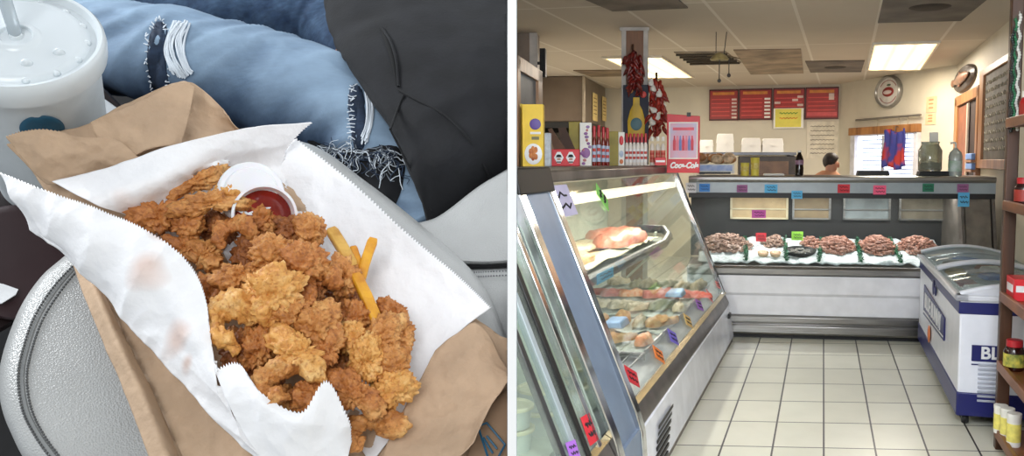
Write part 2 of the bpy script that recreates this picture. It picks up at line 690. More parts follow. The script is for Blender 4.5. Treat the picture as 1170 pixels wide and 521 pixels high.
def case_section(y0, y1, name, label, group, gmat, near=False):
    t = thing(name, label, 'display case', MLC, group)
    cl = CLIP_RIGHT
    m = MB(MLC)
    m.prism([(0.04, 0.0), (0.04, 0.34), (-0.05, 0.44), (-0.08, 0.46), (-1.1, 0.5), (-1.1, 0.0)], y0, y1)
    m.build('base', M_white, t, clip=cl)
    m = MB(MLC)
    m.prism([(0.1, 0.045), (0.055, 0.335), (0.03, 0.335), (0.03, 0.045)], y0, y1 - 0.005)
    m.build('front_panel', mat('case_front_panel', (226, 229, 240), 0.25, var=0.05), t, bevel=0.008, clip=cl)
    m = MB(MLC)
    m.box(0.03, 0.088, y0, y1 - 0.004, 0.0, 0.045)
    m.build('kick_plate', mat('scuffed_kick_plate', (120, 112, 104), 0.5, var=0.25), t, clip=cl)
    m = MB(MLC)
    m.prism([(0.05, 0.335), (0.052, 0.36), (0.01, 0.44), (-0.02, 0.452), (-0.03, 0.335)], y0, y1)
    m.build('bumper', mat('bumper_rail', (98, 90, 86), 0.35, metal=0.3, var=0.2, scale=9), t, bevel=0.006, clip=cl)
    m = MB(MLC)
    m.prism([(0.022, 0.435), (0.026, 0.447), (0.0, 0.462), (-0.012, 0.45)], y0, y1)
    m.build('sill_trim', mat('brass_trim', (196, 176, 130), 0.22, metal=0.8, var=0.1), t, clip=cl)  # gold coloured line along the sill
    m = MB(MLC)
    m.prism([(gx(0.45), 0.45), (gx(0.45) + 0.006, 0.452), (gx(1.54) + 0.006, 1.542), (gx(1.54), 1.54)], y0 + 0.01, y1 - 0.04)
    m.build('glass_front', gmat, t, clip=cl)
    m = MB(MLC)
    m.prism([(-0.44, 1.535), (-0.42, 1.545), (-0.42, 1.6), (-0.44, 1.615), (-1.27, 1.615), (-1.27, 1.555), (-0.5, 1.555)], y0, y1)
    m.build('top', mat('worn_steel_top', (124, 118, 112), 0.35, metal=0.75, var=0.25, scale=4), t, bevel=0.006, clip=cl)
    m = MB(MLC)
    m.prism([(-1.1, 0.5), (-1.1, 1.56), (-1.14, 1.56), (-1.14, 0.0), (-1.1, 0.0)], y0, y1)
    m.build('back_panel', M_liner, t, clip=cl)
    return t


case = case_section(0.0, LCL, 'display_case', 'long deli case with sloped glass full of fish trays, yellow box on top', 'sloped glass deli cases', M_glass)
# light tube under the top, slanted struts, shelf and its brackets
m = MB(MLC)
m.box(-0.54, -0.43, 0.05, LCL - 0.1, 1.41, 1.46)
lt = m.build('case_light', mat('case_light_tube', (255, 246, 216), 0.4, var=0, emit=1.3, ecol=(255, 240, 206)), case, bevel=0.01, clip=CLIP_RIGHT)
for ya in (0.0, LCL - 0.05):
    pass
m = MB(MLC)
yy = LCL - 0.07
m.prism([(gx(0.44) + 0.02, 0.44), (gx(1.56) + 0.02, 1.56), (gx(1.56) - 0.03, 1.56), (gx(0.44) - 0.03, 0.44)], LCL - 0.03, LCL)
m.build('end_strut', M_dsteel, case, bevel=0.004, clip=CLIP_RIGHT)
m = MB(MLC)
m.prism([(gx(0.44) + 0.024, 0.44), (gx(1.56) + 0.024, 1.56), (gx(1.56) - 0.01, 1.56), (gx(0.44) - 0.01, 0.44)], LCL - 0.13, LCL - 0.075)
m.build('end_strut', M_chrome, case, bevel=0.004, clip=CLIP_RIGHT)
m = MB(MLC)
m.prism([(gx(0.44), 0.44), (gx(1.54), 1.54), (-1.1, 1.54), (-1.1, 0.44)], LCL - 0.02, LCL - 0.012)
m.build('end_glass', M_glass, case, clip=CLIP_RIGHT)
m = MB(MLC)
m.box(-1.08, -0.36, 0.12, LCL - 0.6, 0.985, 1.0)
sh = m.build('shelf', mat('shelf_glass_plate', (150, 158, 150), 0.25, var=0.1), case, clip=CLIP_RIGHT)
m = MB(MLC)
m.tube([(-0.35, 0.1, 0.99), (-0.35, 2.6, 0.99), (-0.38, 2.95, 1.02), (-0.46, 3.15, 1.06), (-0.7, 3.2, 1.06)], 0.035, 10)
m.build('shelf_rail', M_dsteel, sh, clip=CLIP_RIGHT)
m = MB(MLC)
m.tube([(-0.52, 3.1, 1.04), (-0.56, 3.14, 0.85), (-0.8, 3.2, 0.62)], 0.012, 6)
m.build('shelf_bracket', M_liner, sh, clip=CLIP_RIGHT)
m = MB(MLC)
m.prism([(0.092, 0.26), (0.093, 0.3), (0.075, 0.3), (0.075, 0.26)], LCL - 0.28, LCL - 0.18)
m.build('latch', M_black, case)
m = MB(MLC)
for k in range(7):
    m.prism([(0.1 - k * .0046 + .004, 0.06 + k * 0.03), (0.1 - k * .0046 + .004, 0.078 + k * 0.03), (0.08, 0.078 + k * 0.03), (0.08, 0.06 + k * 0.03)], 0.12 + 0.03 * k, 0.44 + 0.045 * k)
m.build('vent_grille', M_black, case)
# interior light of the long case
for k in range(2):
    strip_lamp('case_lamp', MLC @ Matrix.Translation((-0.47, 0.95 + 1.75 * k, 1.395)), 0.08, 1.6, 10, (1.0, 0.96, 0.86))

strip_lamp('deck_fill', MLC @ Matrix.Translation((-0.42, 1.5, 0.972)), 0.05, 2.4, 5, (1.0, 0.97, 0.92))  # unseen strip lamp added below the shelf to brighten the deck

near = case_section(-2.45, -0.5, 'display_case', 'near deli case with pale reflecting glass and white tubs at the bottom edge', 'sloped glass deli cases', M_hglass, True)
near['label'] = 'nearer pale reflecting glass deli case holding white lidded tubs'
for k, (w0, mm) in enumerate(((-0.62, M_chrome), (-0.76, M_black), (-0.86, M_lgrey), (-0.98, M_dsteel))):
    m = MB(MLC)
    m.prism([(gx(0.45) + 0.02 - k * 0.004, 0.45), (gx(1.54) + 0.02 - k * 0.004, 1.54), (gx(1.54) - 0.02, 1.54), (gx(0.45) - 0.02, 0.45)], w0 - 0.022, w0 + 0.022)
    m.build('door_rail', mm, near, bevel=0.004, clip=CLIP_RIGHT)
m = MB(MLC)
m.prism([(gx(0.46) - 0.02, 0.46), (gx(1.54) - 0.02, 1.54), (-1.1, 1.54), (-1.1, 0.46)], -0.525, -0.505)
m.build('end_liner', M_liner, near, clip=CLIP_RIGHT)
m = MB(MLC)
m.box(-0.95, -0.1, -2.4, -0.55, 0.5, 0.52)
m.build('deck', M_liner, near, clip=CLIP_RIGHT)
strip_lamp('near_case_lamp', MLC @ Matrix.Translation((-0.55, -1.4, 1.4)), 0.1, 1.5, 26, (0.95, 1.0, 0.9))

t = thing('end_panel', 'broad slanted blue grey panel edged in chrome between the two deli cases', 'panel', MLC)
m = MB(MLC)
m.prism([(gx(0.42) + 0.035, 0.36), (gx(1.57) + 0.035, 1.57), (gx(1.57) - 0.5, 1.57), (-1.1, 1.55), (-1.1, 0.0), (0.03, 0.0)], -0.42, -0.08)
m.build('panel', M_grey, t, clip=CLIP_RIGHT)
for ya, w in ((-0.08, 0.075), (-0.495, 0.08)):
    m = MB(MLC)
    m.prism([(0.1, 0.0), (0.075, 0.34), (gx(0.44) + 0.045, 0.44), (gx(1.57) + 0.045, 1.57), (gx(1.57) - 0.02, 1.57), (gx(0.44) - 0.03, 0.44), (0.03, 0.0)], ya, ya + w)
    m.build('chrome_edge', M_chrome, t, bevel=0.008, clip=CLIP_RIGHT)
m = MB(MLC)
m.prism([(0.085, 0.0), (0.06, 0.36), (0.0, 0.36), (0.0, 0.0)], -0.42, -0.08)
m.build('lower_panel', M_grey, t, clip=CLIP_RIGHT)
m = MB(MLC)
m.prism([(gx(1.5) + .05, 1.5), (gx(1.57) + .05, 1.62), (-1.2, 1.62), (-1.2, 1.56), (gx(1.5) - .03, 1.5)], -0.5, -0.02)
m.build('corner_cap', M_black, t, bevel=0.01, clip=CLIP_RIGHT)


def tag_card(name, label, colr, M, w, h, group=None, marks=2, clip=None):
    """price card in the local x-z plane facing -y"""
    t = thing(name, label, 'price tag', M, group)
    m = MB(M)
    m.box(-w / 2, w / 2, 0, 0.003, 0, h)
    m.build('card', TAGC[colr], t, bevel=0.0008, clip=clip)
    m = MB(M)
    for k in range(marks):
        z = h * (0.68 - 0.36 * k)
        x0 = -w * 0.34 + w * 0.05 * k
        m.tube([(x0 + w * 0.68 * i / 8, -0.001, z + h * 0.09 * math.sin(i * 2.3 + k)) for i in range(9)], h * 0.035, 5)
    m.build('scribble', M_ink, t, clip=clip)
    return t


# tags on the sloped glass sill (pixel centre, size, colour)
def tag_on_glass(px, py, w, h, colr, label, tilt=0.0, inside=-0.014, group=None):
    n = V((math.cos(math.atan(SL)), 0, math.sin(math.atan(SL))))
    nw = (MLC.to_3x3() @ n)
    p = atplane(px, py, MLC @ V((gx(0.44) - inside, 0, 0.44)), nw)
    x = LCU.copy()
    zz = nw.cross(x)
    if zz.z < 0: zz = -zz
    M = frame(p, x, zz)
    # facing: local -y should be outwards
    M = M @ Matrix.Rotation(tilt, 4, 'Y') @ Matrix.Translation((0, 0, -h / 2))
    return tag_card('price_tag', label, colr, M, w, h, group, clip=CLIP_RIGHT)


TG = 'price tags along the deli case glass'
for px, py, w, h, c, lb, tl in (
        (722.5, 430, 0.17, 0.085, 'red', 'red price tag nearest the blue grey end panel, by the wire rack', 0.5),
        (753, 405, 0.16, 0.08, 'orange', 'orange price tag behind the deli glass, next after the red one', 0.5),
        (769.5, 385, 0.17, 0.085, 'violet', 'blue violet price tag on the deli glass sill between orange and peach tags', 0.4),
        (786.5, 366.5, 0.16, 0.085, 'peach', 'peach price tag behind the deli glass past the blue violet one', 0.4),
        (799.5, 348.5, 0.17, 0.08, 'purple', 'bright purple price tag on the deli glass past the peach one', 0.3),
        (811, 338, 0.13, 0.085, 'salmon', 'salmon price tag near the far end of the deli case sill', 0.5),
        (820.5, 325.5, 0.13, 0.06, 'salmon', 'salmon price tag in the very last corner of the deli glass', 0.3)):
    tag_on_glass(px, py, w, h, c, lb, tl, group=TG)
tag_on_glass(688.5, 225, 0.1, 0.16, 'green', 'green paper tag stuck on the deli glass below the top edge', -0.75)
tag_on_glass(637, 230, 0.5, 0.17, 'lilac', 'pale lilac notice taped to the upper near corner of the deli glass', 0.0)
tag_on_glass(674, 490, 0.11, 0.12, 'red', 'big red price tag on the near case beside the chrome rail', 0.1, -0.02)
tag_on_glass(655, 514, 0.1, 0.07, 'purple', 'purple price tag at the bottom of the near case beside the tubs', 0.2, -0.02)


# white tubs in the near case
for px, Y, r, h, z, lb in ((618, 3.42, 0.092, 0.1, 0.52, 'lower white tub at the right of the near case'), (617, 3.42, 0.092, 0.09, 0.62, 'upper white tub stacked at the right of the near case'),
                           (585, 3.2, 0.085, 0.09, 0.52, 'lower white tub at the left edge of the near case'), (584, 3.2, 0.085, 0.09, 0.61, 'upper white tub at the left edge of the near case')):
    d = ray(px, 470)
    p = EYE + d * (Y / d.y)
    M = Matrix.Translation((p.x, Y, z))
    t = thing('food_tub', lb, 'tub', M, 'white tubs in the near case')
    m = MB(M)
    m.lathe([(r * 0.86, 0), (r * 0.96, h * 0.86), (r, h * 0.86)], 32)
    m.build('tub', mat('tub_plastic', (196, 204, 196), 0.35, var=0.06), t, clip=CLIP_RIGHT)
    m = MB(M)
    m.lathe([(r * 1.05, h * 0.84), (r * 1.06, h * 0.95), (r * 0.98, h), (r * 0.9, h * 0.98), (r * 0.86, h * 0.93), (0, h * 0.93)], 32)
    m.build('lid', mat('tub_lid', (232, 226, 190), 0.4, var=0.08), t, clip=CLIP_RIGHT)


# fish and trays inside the long case --------------------------------------------------
def slab_mesh(M, L, W, H, seed, taper=0.55, curl=0.0, n=20, k=12, rough=0.12):
    """an irregular fillet lying along local x on z=0"""
    m = MB(M)
    rings = []
    for i in range(n + 1):
        s = i / n
        x = (s - 0.5) * L
        prof = (math.sin(math.pi * min(1, max(0, 0.06 + s * 0.9))) ** 0.5) * (1 - taper * s)
        ring = []
        for j in range(k):
            a = 2 * math.pi * j / k
            nz = noise.noise(V((s * 3 + seed * 7.1, math.cos(a) * 1.2, math.sin(a) * 1.2)))
            w = W / 2 * prof * (1 + rough * 2 * nz)
            hh = H * (0.35 + 0.65 * prof) * (1 + rough * 2 * noise.noise(V((s * 5 + seed, a, 3))))
            z = max(0.0, math.sin(a)) * hh * (0.8 + 0.3 * noise.noise(V((s * 7, a * 2, seed))))
            if i in (0, n): w *= 0.15; z *= 0.3
            ring.append((x, math.cos(a) * w + curl * (s - 0.5) ** 2 * W, z + 0.001))
        rings.append(ring)
    return m.loft(rings)


def fillet(px, py, z, L, W, H, ang, mt, name, label, cat, seed, group=None, clip=CLIP_RIGHT):
    p = atz(px, py, z)
    M = MLC.copy()
    M.translation = p
    M = M @ Matrix.Rotation(ang, 4, 'Z')
    return slab_mesh(M, L, W, H, seed).build(name, mt, None, label, M=M, cat=cat, group=group, clip=clip, smooth=60)


F_pink = mat('salmon_flesh', (204, 104, 80), 0.35, c2=(220, 156, 132), scale=18, stretch=(1, 4, 1))
F_red = mat('red_snapper_flesh', (190, 74, 62), 0.35, c2=(214, 140, 124), scale=24, stretch=(1, 5, 1))
F_wht = mat('white_fish_flesh', (206, 196, 168), 0.35, c2=(160, 146, 112), scale=20, stretch=(1, 4, 1))
F_brn = mat('breaded_brown', (176, 122, 66), 0.6, c2=(206, 170, 116), scale=30, bump=0.5, bscale=70)
F_org = mat('orange_seafood', (222, 124, 60), 0.45, c2=(232, 190, 150), scale=22)
F_grn = mat('grey_green_fish_skin', (122, 128, 104), 0.3, c2=(178, 178, 150), scale=16)
M_tray = mat('tray_liner_film', (196, 204, 192), 0.25, var=0.12, scale=12)
M_lbl = mat('pale_blue_label', (158, 190, 230), 0.5, var=0.06)
ZS = 1.0
ZD = 0.505
SG, DG = 'fish on the deli case shelf', 'trays of fish on the deli case deck'
# trays on the deck, from near to far: each a thing with liner
for k, (yy, ln, mt) in enumerate(((0.45, 0.5, None), (1.0, 0.5, M_tray), (1.55, 0.5, M_tray), (2.1, 0.5, M_tray), (2.65, 0.5, M_tray), (3.2, 0.48, M_tray))):
    M = MLC @ Matrix.Translation((-0.52, yy, ZD))
    if mt is None:
        t = thing('wire_rack', 'wire rack shelf in the near corner of the deli case behind the red tag', 'rack', M)
        m = MB(M)
        for i in range(14):
            m.tube([(-0.42 + 0.065 * i, -0.28, 0.04), (-0.42 + 0.065 * i, 0.24, 0.04)], 0.006, 6)
        m.build('rack_bars', M_dsteel, t, clip=CLIP_RIGHT)
        m = MB(M)
        for y in (-0.28, 0.24):
            m.tube([(-0.44, y, 0.04), (0.44, y, 0.04)], 0.008, 6)
            for x in (-0.43, 0.43): m.tube([(x, y, 0.0), (x, y, 0.04)], 0.008, 6)
        m.build('rack_frame', M_steel, t, clip=CLIP_RIGHT)
        continue
    lb = ['', 'first fish tray past the wire rack on the case deck, under orange and white portions', 'second tray on the case deck, under brown breaded portions',
          'third tray on the case deck, under pale fillets', 'fourth tray on the case deck, under the red fish', 'last tray on the case deck against the far glass end'][k]
    t = thing('fish_tray', lb, 'tray', M, DG)
    m = MB(M)
    m.prism([(-0.44, 0.0), (-0.46, 0.05), (-0.45, 0.05), (-0.43, 0.008), (0.4, 0.008), (0.42, 0.05), (0.43, 0.05), (0.41, 0.0)], -ln / 2, ln / 2)
    m.build('pan', M_steel, t, clip=CLIP_RIGHT)
    m = MB(M)
    rows = []
    for i in range(16):
        rows.append([(-0.43 + 0.85 * i / 15, -ln / 2 + ln * j / 11, 0.03 + 0.03 * noise.noise(V((i * 0.5, j * 0.6, k * 3)))) for j in range(12)])
    m.grid(rows)
    m.build('liner', mt, t, clip=CLIP_RIGHT, solid=0.002)
random.seed(11)


def deck_item(x, y, L, W, H, ang, mt, name, label, cat, z=0.05, group=DG):
    M = MLC @ Matrix.Translation((x, y, ZD + z)) @ Matrix.Rotation(ang, 4, 'Z')
    return slab_mesh(M, L, W, H, x * 13 + y * 7, rough=0.2).build(name, mt, None, label, M=M, cat=cat, group=group, clip=CLIP_RIGHT, smooth=60)


for yy, mats, nm, ct, lb in ((1.0, (F_org, F_wht, F_org, F_wht, F_brn, F_org), 'seafood_portion', 'seafood', 'orange and white seafood portion on the first tray past the wire rack'),
                             (1.55, (F_brn, F_brn, F_brn, F_brn, F_wht, F_brn), 'breaded_portion', 'seafood', 'brown breaded portion on the second tray of the deli case'),
                             (2.1, (F_grn, F_wht, F_wht, F_wht, F_grn, F_wht), 'fish_fillet', 'fish', 'pale grey green fillet on the third tray of the deli case'),
                             (2.65, (F_red, F_red, F_org, F_red, F_red, F_red), 'red_fish_fillet', 'fish', 'long red fish fillet on the fourth tray of the deli case'),
                             (3.2, (F_wht, F_grn, F_wht, F_grn, F_wht, F_wht), 'fish_fillet', 'fish', 'pale fillet on the last tray of the deli case')):
    for i in range(6):
        deck_item(-0.86 + 0.145 * i + random.uniform(-.02, .02), yy + random.uniform(-.05, .05), 0.24 + 0.1 * random.random(), 0.13, 0.07 + 0.03 * random.random(),
                  random.uniform(-.5, .5) + (1.2 if nm != 'red_fish_fillet' else 0.4), mats[i], nm, lb, ct, group=nm.replace('_', ' ') + 's ' + lb[lb.index(' on the ') + 1:])
# things on the upper shelf
def shelf_sheet(x0, x1, y0, y1, label):
    M = MLC @ Matrix.Translation(((x0 + x1) / 2, (y0 + y1) / 2, ZS))
    m = MB(MLC)
    rows = []
    for i in range(14):
        rows.append([(x0 + (x1 - x0) * i / 13, y0 + (y1 - y0) * j / 17, ZS + 0.02 + 0.02 * noise.noise(V((i * 0.6, j * 0.5, y0 * 5))) + 0.03 * abs(i / 13 - .5)) for j in range(18)])
    m.grid(rows)
    m.build('paper_liner', mat('fish_paper', (206, 196, 164), 0.6, var=0.06, scale=3), None, label, M=M, cat='paper', clip=CLIP_RIGHT, solid=0.002)


shelf_sheet(-0.95, -0.4, 0.3, 1.7, 'cream paper under the brownish fillet on the upper case shelf')
shelf_sheet(-0.95, -0.42, 1.75, 2.72, 'cream paper under the pink salmon on the upper case shelf')
for x, y, L, W, H, a, mt, nm, lb in ((-0.56, 0.75, 0.75, 0.26, 0.1, 1.45, F_brn, 'fish_fillet', 'brownish smoked fillet at the near end of the upper case shelf'),
                                     (-0.78, 1.4, 0.7, 0.3, 0.09, 1.3, F_wht, 'fish_fillet', 'cream fillet behind the brownish one on the upper case shelf'),
                                     (-0.58, 2.2, 0.95, 0.34, 0.14, 1.45, F_pink, 'salmon_fillet', 'large pink salmon fillet on the upper case shelf'),
                                     (-0.75, 2.65, 0.7, 0.3, 0.12, 1.2, F_pink, 'salmon_fillet', 'smaller pink salmon fillet at the far end of the upper shelf')):
    M = MLC @ Matrix.Translation((x, y, ZS + 0.035)) @ Matrix.Rotation(a, 4, 'Z')
    slab_mesh(M, L, W, H, y * 9).build(nm, mt, None, lb, M=M, cat='fish', clip=CLIP_RIGHT, smooth=60)
for px, py, Y, w, h, lb in ((672, 305, 5.0, 0.16, 0.06, 'pale blue label clipped to the upper shelf rail of the deli case'),):
    M = MLC @ Matrix.Translation((-0.31, 0.66, 0.965)) @ Matrix.Rotation(math.pi / 2, 4, 'Z')
    tag_card('shelf_label', lb, 'cyan', M, 0.36, 0.06)
for x, y, lb in ((-0.2, 2.3, 'pale blue packet on the deck beside the red fish'), (-0.35, 1.05, 'small pale blue packet among the orange portions')):
    M = MLC @ Matrix.Translation((x, y, ZD + 0.12))
    m = MB(M)
    m.prism([(-0.07, 0), (-0.05, 0.04), (0.05, 0.045), (0.07, 0)], -0.1, 0.1)
    m.build('packet', M_lbl, None, lb, M=M, cat='packet', bevel=0.01)

# ------------------------------------------------------------------ the back counter case
BCO = atz(833, 389, 0) + V((0.02, 0.11, 0))
BCW = V((0.991, -0.132, 0)).normalized()
MBC = frame(BCO, BCW)
BX0, BX1 = -0.40, 2.38
t = thing('display_case', 'long steel seafood counter across the back with shrimp on ice', 'display case', MBC)


def hz(py): return aty(900, py, 7.66).z


def bc(name, poly, m, x0=BX0, x1=BX1, bevel=0.0, parent=None):
    q = MB(MBC)
    q.prism(poly, x0, x1, axis='x')
    return q.build(name, m, parent or t, bevel=bevel)


bc('kick_plate', [(0.06, 0), (0.06, 0.1), (0.9, 0.1), (0.9, 0)], M_black)
bc('bumper_rail', [(0.0, hz(381)), (-0.02, hz(379)), (-0.02, hz(371)), (-0.004, hz(369)), (-0.02, hz(367)), (-0.02, hz(361)), (0.0, hz(359)), (0.1, hz(359)), (0.1, hz(381))], M_steel, bevel=0.004)
bc('front_panel', [(0.0, hz(359)), (-0.005, hz(337)), (-0.028, hz(334)), (-0.032, hz(314)), (0.1, hz(314)), (0.1, hz(359))], mat('counter_front', (232, 232, 238), 0.3, var=0.04), bevel=0.004)
bc('sill_rail', [(-0.02, hz(314)), (-0.05, hz(312)), (-0.05, hz(306)), (-0.03, hz(303)), (0.05, hz(303)), (0.05, hz(314))], M_steel, bevel=0.004)
bc('body', [(0.05, 0.1), (0.05, hz(304)), (0.12, hz(304) - 0.02), (0.9, hz(304) - 0.02), (0.9, 0.1)], M_dsteel)
bc('glass_front', [(0.02, hz(304)), (0.026, hz(304)), (0.246, hz(222)), (0.24, hz(222))], M_bglass, BX0 + 0.03, BX1 - 0.32)
bc('glass_rail', [(0.2, hz(227)), (0.2, hz(221)), (0.3, hz(221)), (0.3, hz(227))], M_black)
lr = bc('tag_rail', [(0.19, hz(221)), (0.20, hz(208.5)), (0.3, hz(208.5)), (0.3, hz(221))], M_lgrey)
bc('top', [(0.19, hz(209)), (0.175, hz(206)), (0.18, hz(202.5)), (0.2, hz(201.5)), (1.0, hz(201.5)), (1.0, hz(206)), (0.3, hz(209))], M_steel, bevel=0.004)
ZT = hz(201.5)
bc('back_frame', [(0.84, hz(304)), (0.84, ZT), (0.9, ZT), (0.9, hz(304))], M_black)
# sliding back doors seen through the glass
for k, (xa, xb, mm) in enumerate(((0.0, 0.58, mat('cream_back_door', (172, 150, 112), 0.4, var=0.12)), (0.62, 1.0, mat('tan_back_door', (120, 104, 78), 0.4, var=0.12)), (1.12, 1.58, mat('glass_back_door', (120, 128, 130), 0.2, var=0.15)), (1.66, 2.12, mat('brown_back_door', (104, 98, 86), 0.2, var=0.15)))):
    q = MB(MBC)
    q.box(xa, xb, 0.81, 0.845, hz(257), hz(229))
    dd = q.build('back_door', mm, t, bevel=0.004)
    q = MB(MBC)
    for za, zb in ((hz(257), hz(255)), (hz(245), hz(243.5)), (hz(230), hz(228.5))):
        q.box(xa, xb, 0.795, 0.812, za, zb)
    q.box(xa, xa + 0.02, 0.795, 0.812, hz(257), hz(229))
    q.box(xb - 0.02, xb, 0.795, 0.812, hz(257), hz(229))
    q.build('door_frame', M_steel if k != 0 else mat('cream_frame', (190, 180, 150), 0.4), dd)
for xa in (BX1 - 0.3, BX1 - 0.03):
    q = MB(MBC)
    q.prism([(0.03, 0.1), (0.03, hz(304)), (0.22, hz(222)), (0.19, ZT - 0.01), (0.9, ZT - 0.01), (0.9, 0.1)], xa, xa + 0.03, axis='x')
    q.build('end_panel', mat('end_panel_metal', (98, 92, 86), 0.4, metal=0.3, var=0.2), t, bevel=0.004)
q = MB(MBC)
q.prism([(0.06, 0.1), (0.06, hz(304)), (0.24, hz(222)), (0.24, ZT - 0.02), (0.85, ZT - 0.02), (0.85, 0.1)], BX1 - 0.26, BX1 - 0.04, axis='x')
q.build('end_cabinet', mat('end_cabinet_metal', (118, 110, 100), 0.4, metal=0.3, var=0.2), t)
strip_lamp('counter_lamp', MBC @ Matrix.Translation((0.95, 0.4, ZT - 0.17)), 2.4, 0.08, 16, (1, 0.97, 0.92))
# ice bed
rows = []
for i in range(18):
    s = i / 17
    rows.append([(BX0 + 0.1 + (BX1 - 0.5 - BX0) * j / 70, 0.055 + 0.69 * s, hz(303) + 0.02 + 0.17 * s + 0.03 * noise.fractal(V((j * 0.35, i * 0.5, 1)), 1, 2, 3)) for j in range(71)])
q = MB(MBC)
q.grid(rows)
o = q.build('ice_bed', M_ice, None, 'bed of crushed ice in the back seafood counter', M=MBC, cat='ice', kind='stuff', solid=0.01)


def ice_z(x, y):
    s = (y - 0.055) / 0.74
    return hz(303) + 0.02 + 0.17 * s


# heaps of shrimp on the ice
M_shr1 = mat('pale_shrimp', (170, 142, 126), 0.35, c2=(118, 92, 82), scale=60)
M_shr2 = mat('brown_shrimp', (172, 124, 106), 0.35, c2=(112, 76, 64), scale=60)


def heap(xc, yc, rx, ry, h, mt, label, n, seed):
    rnd = random.Random(seed)
    M = MBC @ Matrix.Translation((xc, yc, ice_z(xc, yc)))
    q = MB(M)
    for k in range(n):
        a, r = rnd.uniform(0, 6.28), math.sqrt(rnd.random())
        x, y = rx * r * math.cos(a), ry * r * math.sin(a)
        z = h * (1 - r * r) + 0.17 / 0.74 * y + rnd.uniform(0, 0.02)
        b, e = rnd.uniform(0, 6.28), rnd.uniform(-.6, .6)
        R = Matrix.Translation((x, y, z)) @ Matrix.Rotation(b, 4, 'Z') @ Matrix.Rotation(e, 4, 'X')
        s = rnd.uniform(0.024, 0.034)
        pts = [(s * math.cos(t_), s * math.sin(t_), 0) for t_ in (0, .7, 1.4, 2.1, 2.8, 3.4)]
        q.tube(pts, [s * f_ for f_ in (.42, .48, .42, .34, .24, .1)], 6, R)
    q.sphere((0, 0, -0.02), (rx, ry, h + 0.01), 24, 12, Matrix.Rotation(math.atan(0.17 / 0.74), 4, 'X'))
    Mi_ = M.inverted()
    pts = []
    for p in q.v:
        l = Mi_ @ p
        l.z = max(l.z, 0.17 / 0.74 * l.y + 0.012)
        pts.append(M @ l)
    q.v = pts
    return q.build('shrimp_heap', mt, None, label, M=M, cat='shrimp', kind='stuff', smooth=60)


def bcx(px, y=0.4): return (MBC.inverted() @ atplane(px, 280, MBC @ V((0, y, 0)), MBC.to_3x3() @ V((0, 1, 0)))).x


heap(bcx(828), 0.47, 0.26, 0.19, 0.10, M_shr1, 'pale pink shrimp heaped at the left end of the counter ice', 300, 1)
heap(bcx(956), 0.47, 0.17, 0.19, 0.09, M_shr2, 'brown shrimp heap right of the black oyster tray', 300, 2)
heap(bcx(1004), 0.47, 0.16, 0.19, 0.10, M_shr2, 'brown shrimp heap between the second pair of green dividers', 300, 3)
heap(bcx(1050), 0.47, 0.17, 0.19, 0.10, M_shr2, 'brown shrimp heap at the right end by the ice cream freezer', 260, 4)
heap(bcx(928), 0.55, 0.08, 0.1, 0.06, M_shr2, 'small brown shrimp heap behind the black oyster tray', 90, 5)
heap(bcx(885), 0.55, 0.1, 0.12, 0.06, M_shr1, 'small pale shrimp heap behind the two bowls of scallops', 90, 6)
M_leaf = mat('plastic_parsley', (24, 104, 66), 0.45, c2=(14, 62, 40), scale=30)
for px0, px1, lb in ((851, 853, 'green plastic parsley strip left of the scallop bowls'), (896, 899, 'green plastic parsley strip left of the black oyster tray'), (939, 936, 'green plastic parsley strip right of the black oyster tray'),
                     (979, 984, 'green plastic parsley strip between the two brown shrimp heaps'), (1017, 1030, 'green plastic parsley strip right of the middle brown shrimp heap'), (1055, 1070, 'green plastic parsley strip nearest the ice cream freezer')):
    rnd = random.Random(px0)
    xb, xf = bcx(px0, .65), bcx(px1, .1)
    M = MBC @ Matrix.Translation((xf, 0.1, ice_z(0, 0.1)))
    Mi = M.inverted() @ MBC
    q = MB(MBC)
    for k in range(150):
        s = rnd.random()
        x = xb + (xf - xb) * (1 - s) + rnd.uniform(-.018, .018) if False else xf + (xb - xf) * s + rnd.uniform(-.018, .018)
        y = 0.08 + 0.6 * s
        z = ice_z(x, y) + rnd.uniform(0.01, 0.06)
        a = rnd.uniform(0, 6.28)
        L = rnd.uniform(0.015, 0.028)
        R = Matrix.Translation((x, y, z)) @ Matrix.Rotation(a, 4, 'Z') @ Matrix.Rotation(rnd.uniform(-1.2, 1.2), 4, 'X')
        q.add([(-L * .4, 0, 0), (0, -L * .1, .003), (L * .4, 0, 0), (0, L, .006), (0, L * .4, -.004)], [(0, 1, 3), (1, 2, 3), (0, 4, 1), (1, 4, 2), (0, 3, 4), (2, 4, 3)], R)
    q.tube([(xf, 0.08, ice_z(0, .08) + .02), ((xf + xb) / 2, 0.38, ice_z(0, .38) + .025), (xb, 0.68, ice_z(0, .68) + .02)], 0.014, 6)
    q.build('parsley_divider', M_leaf, None, lb, M=M, cat='divider', group='green dividers on the ice')
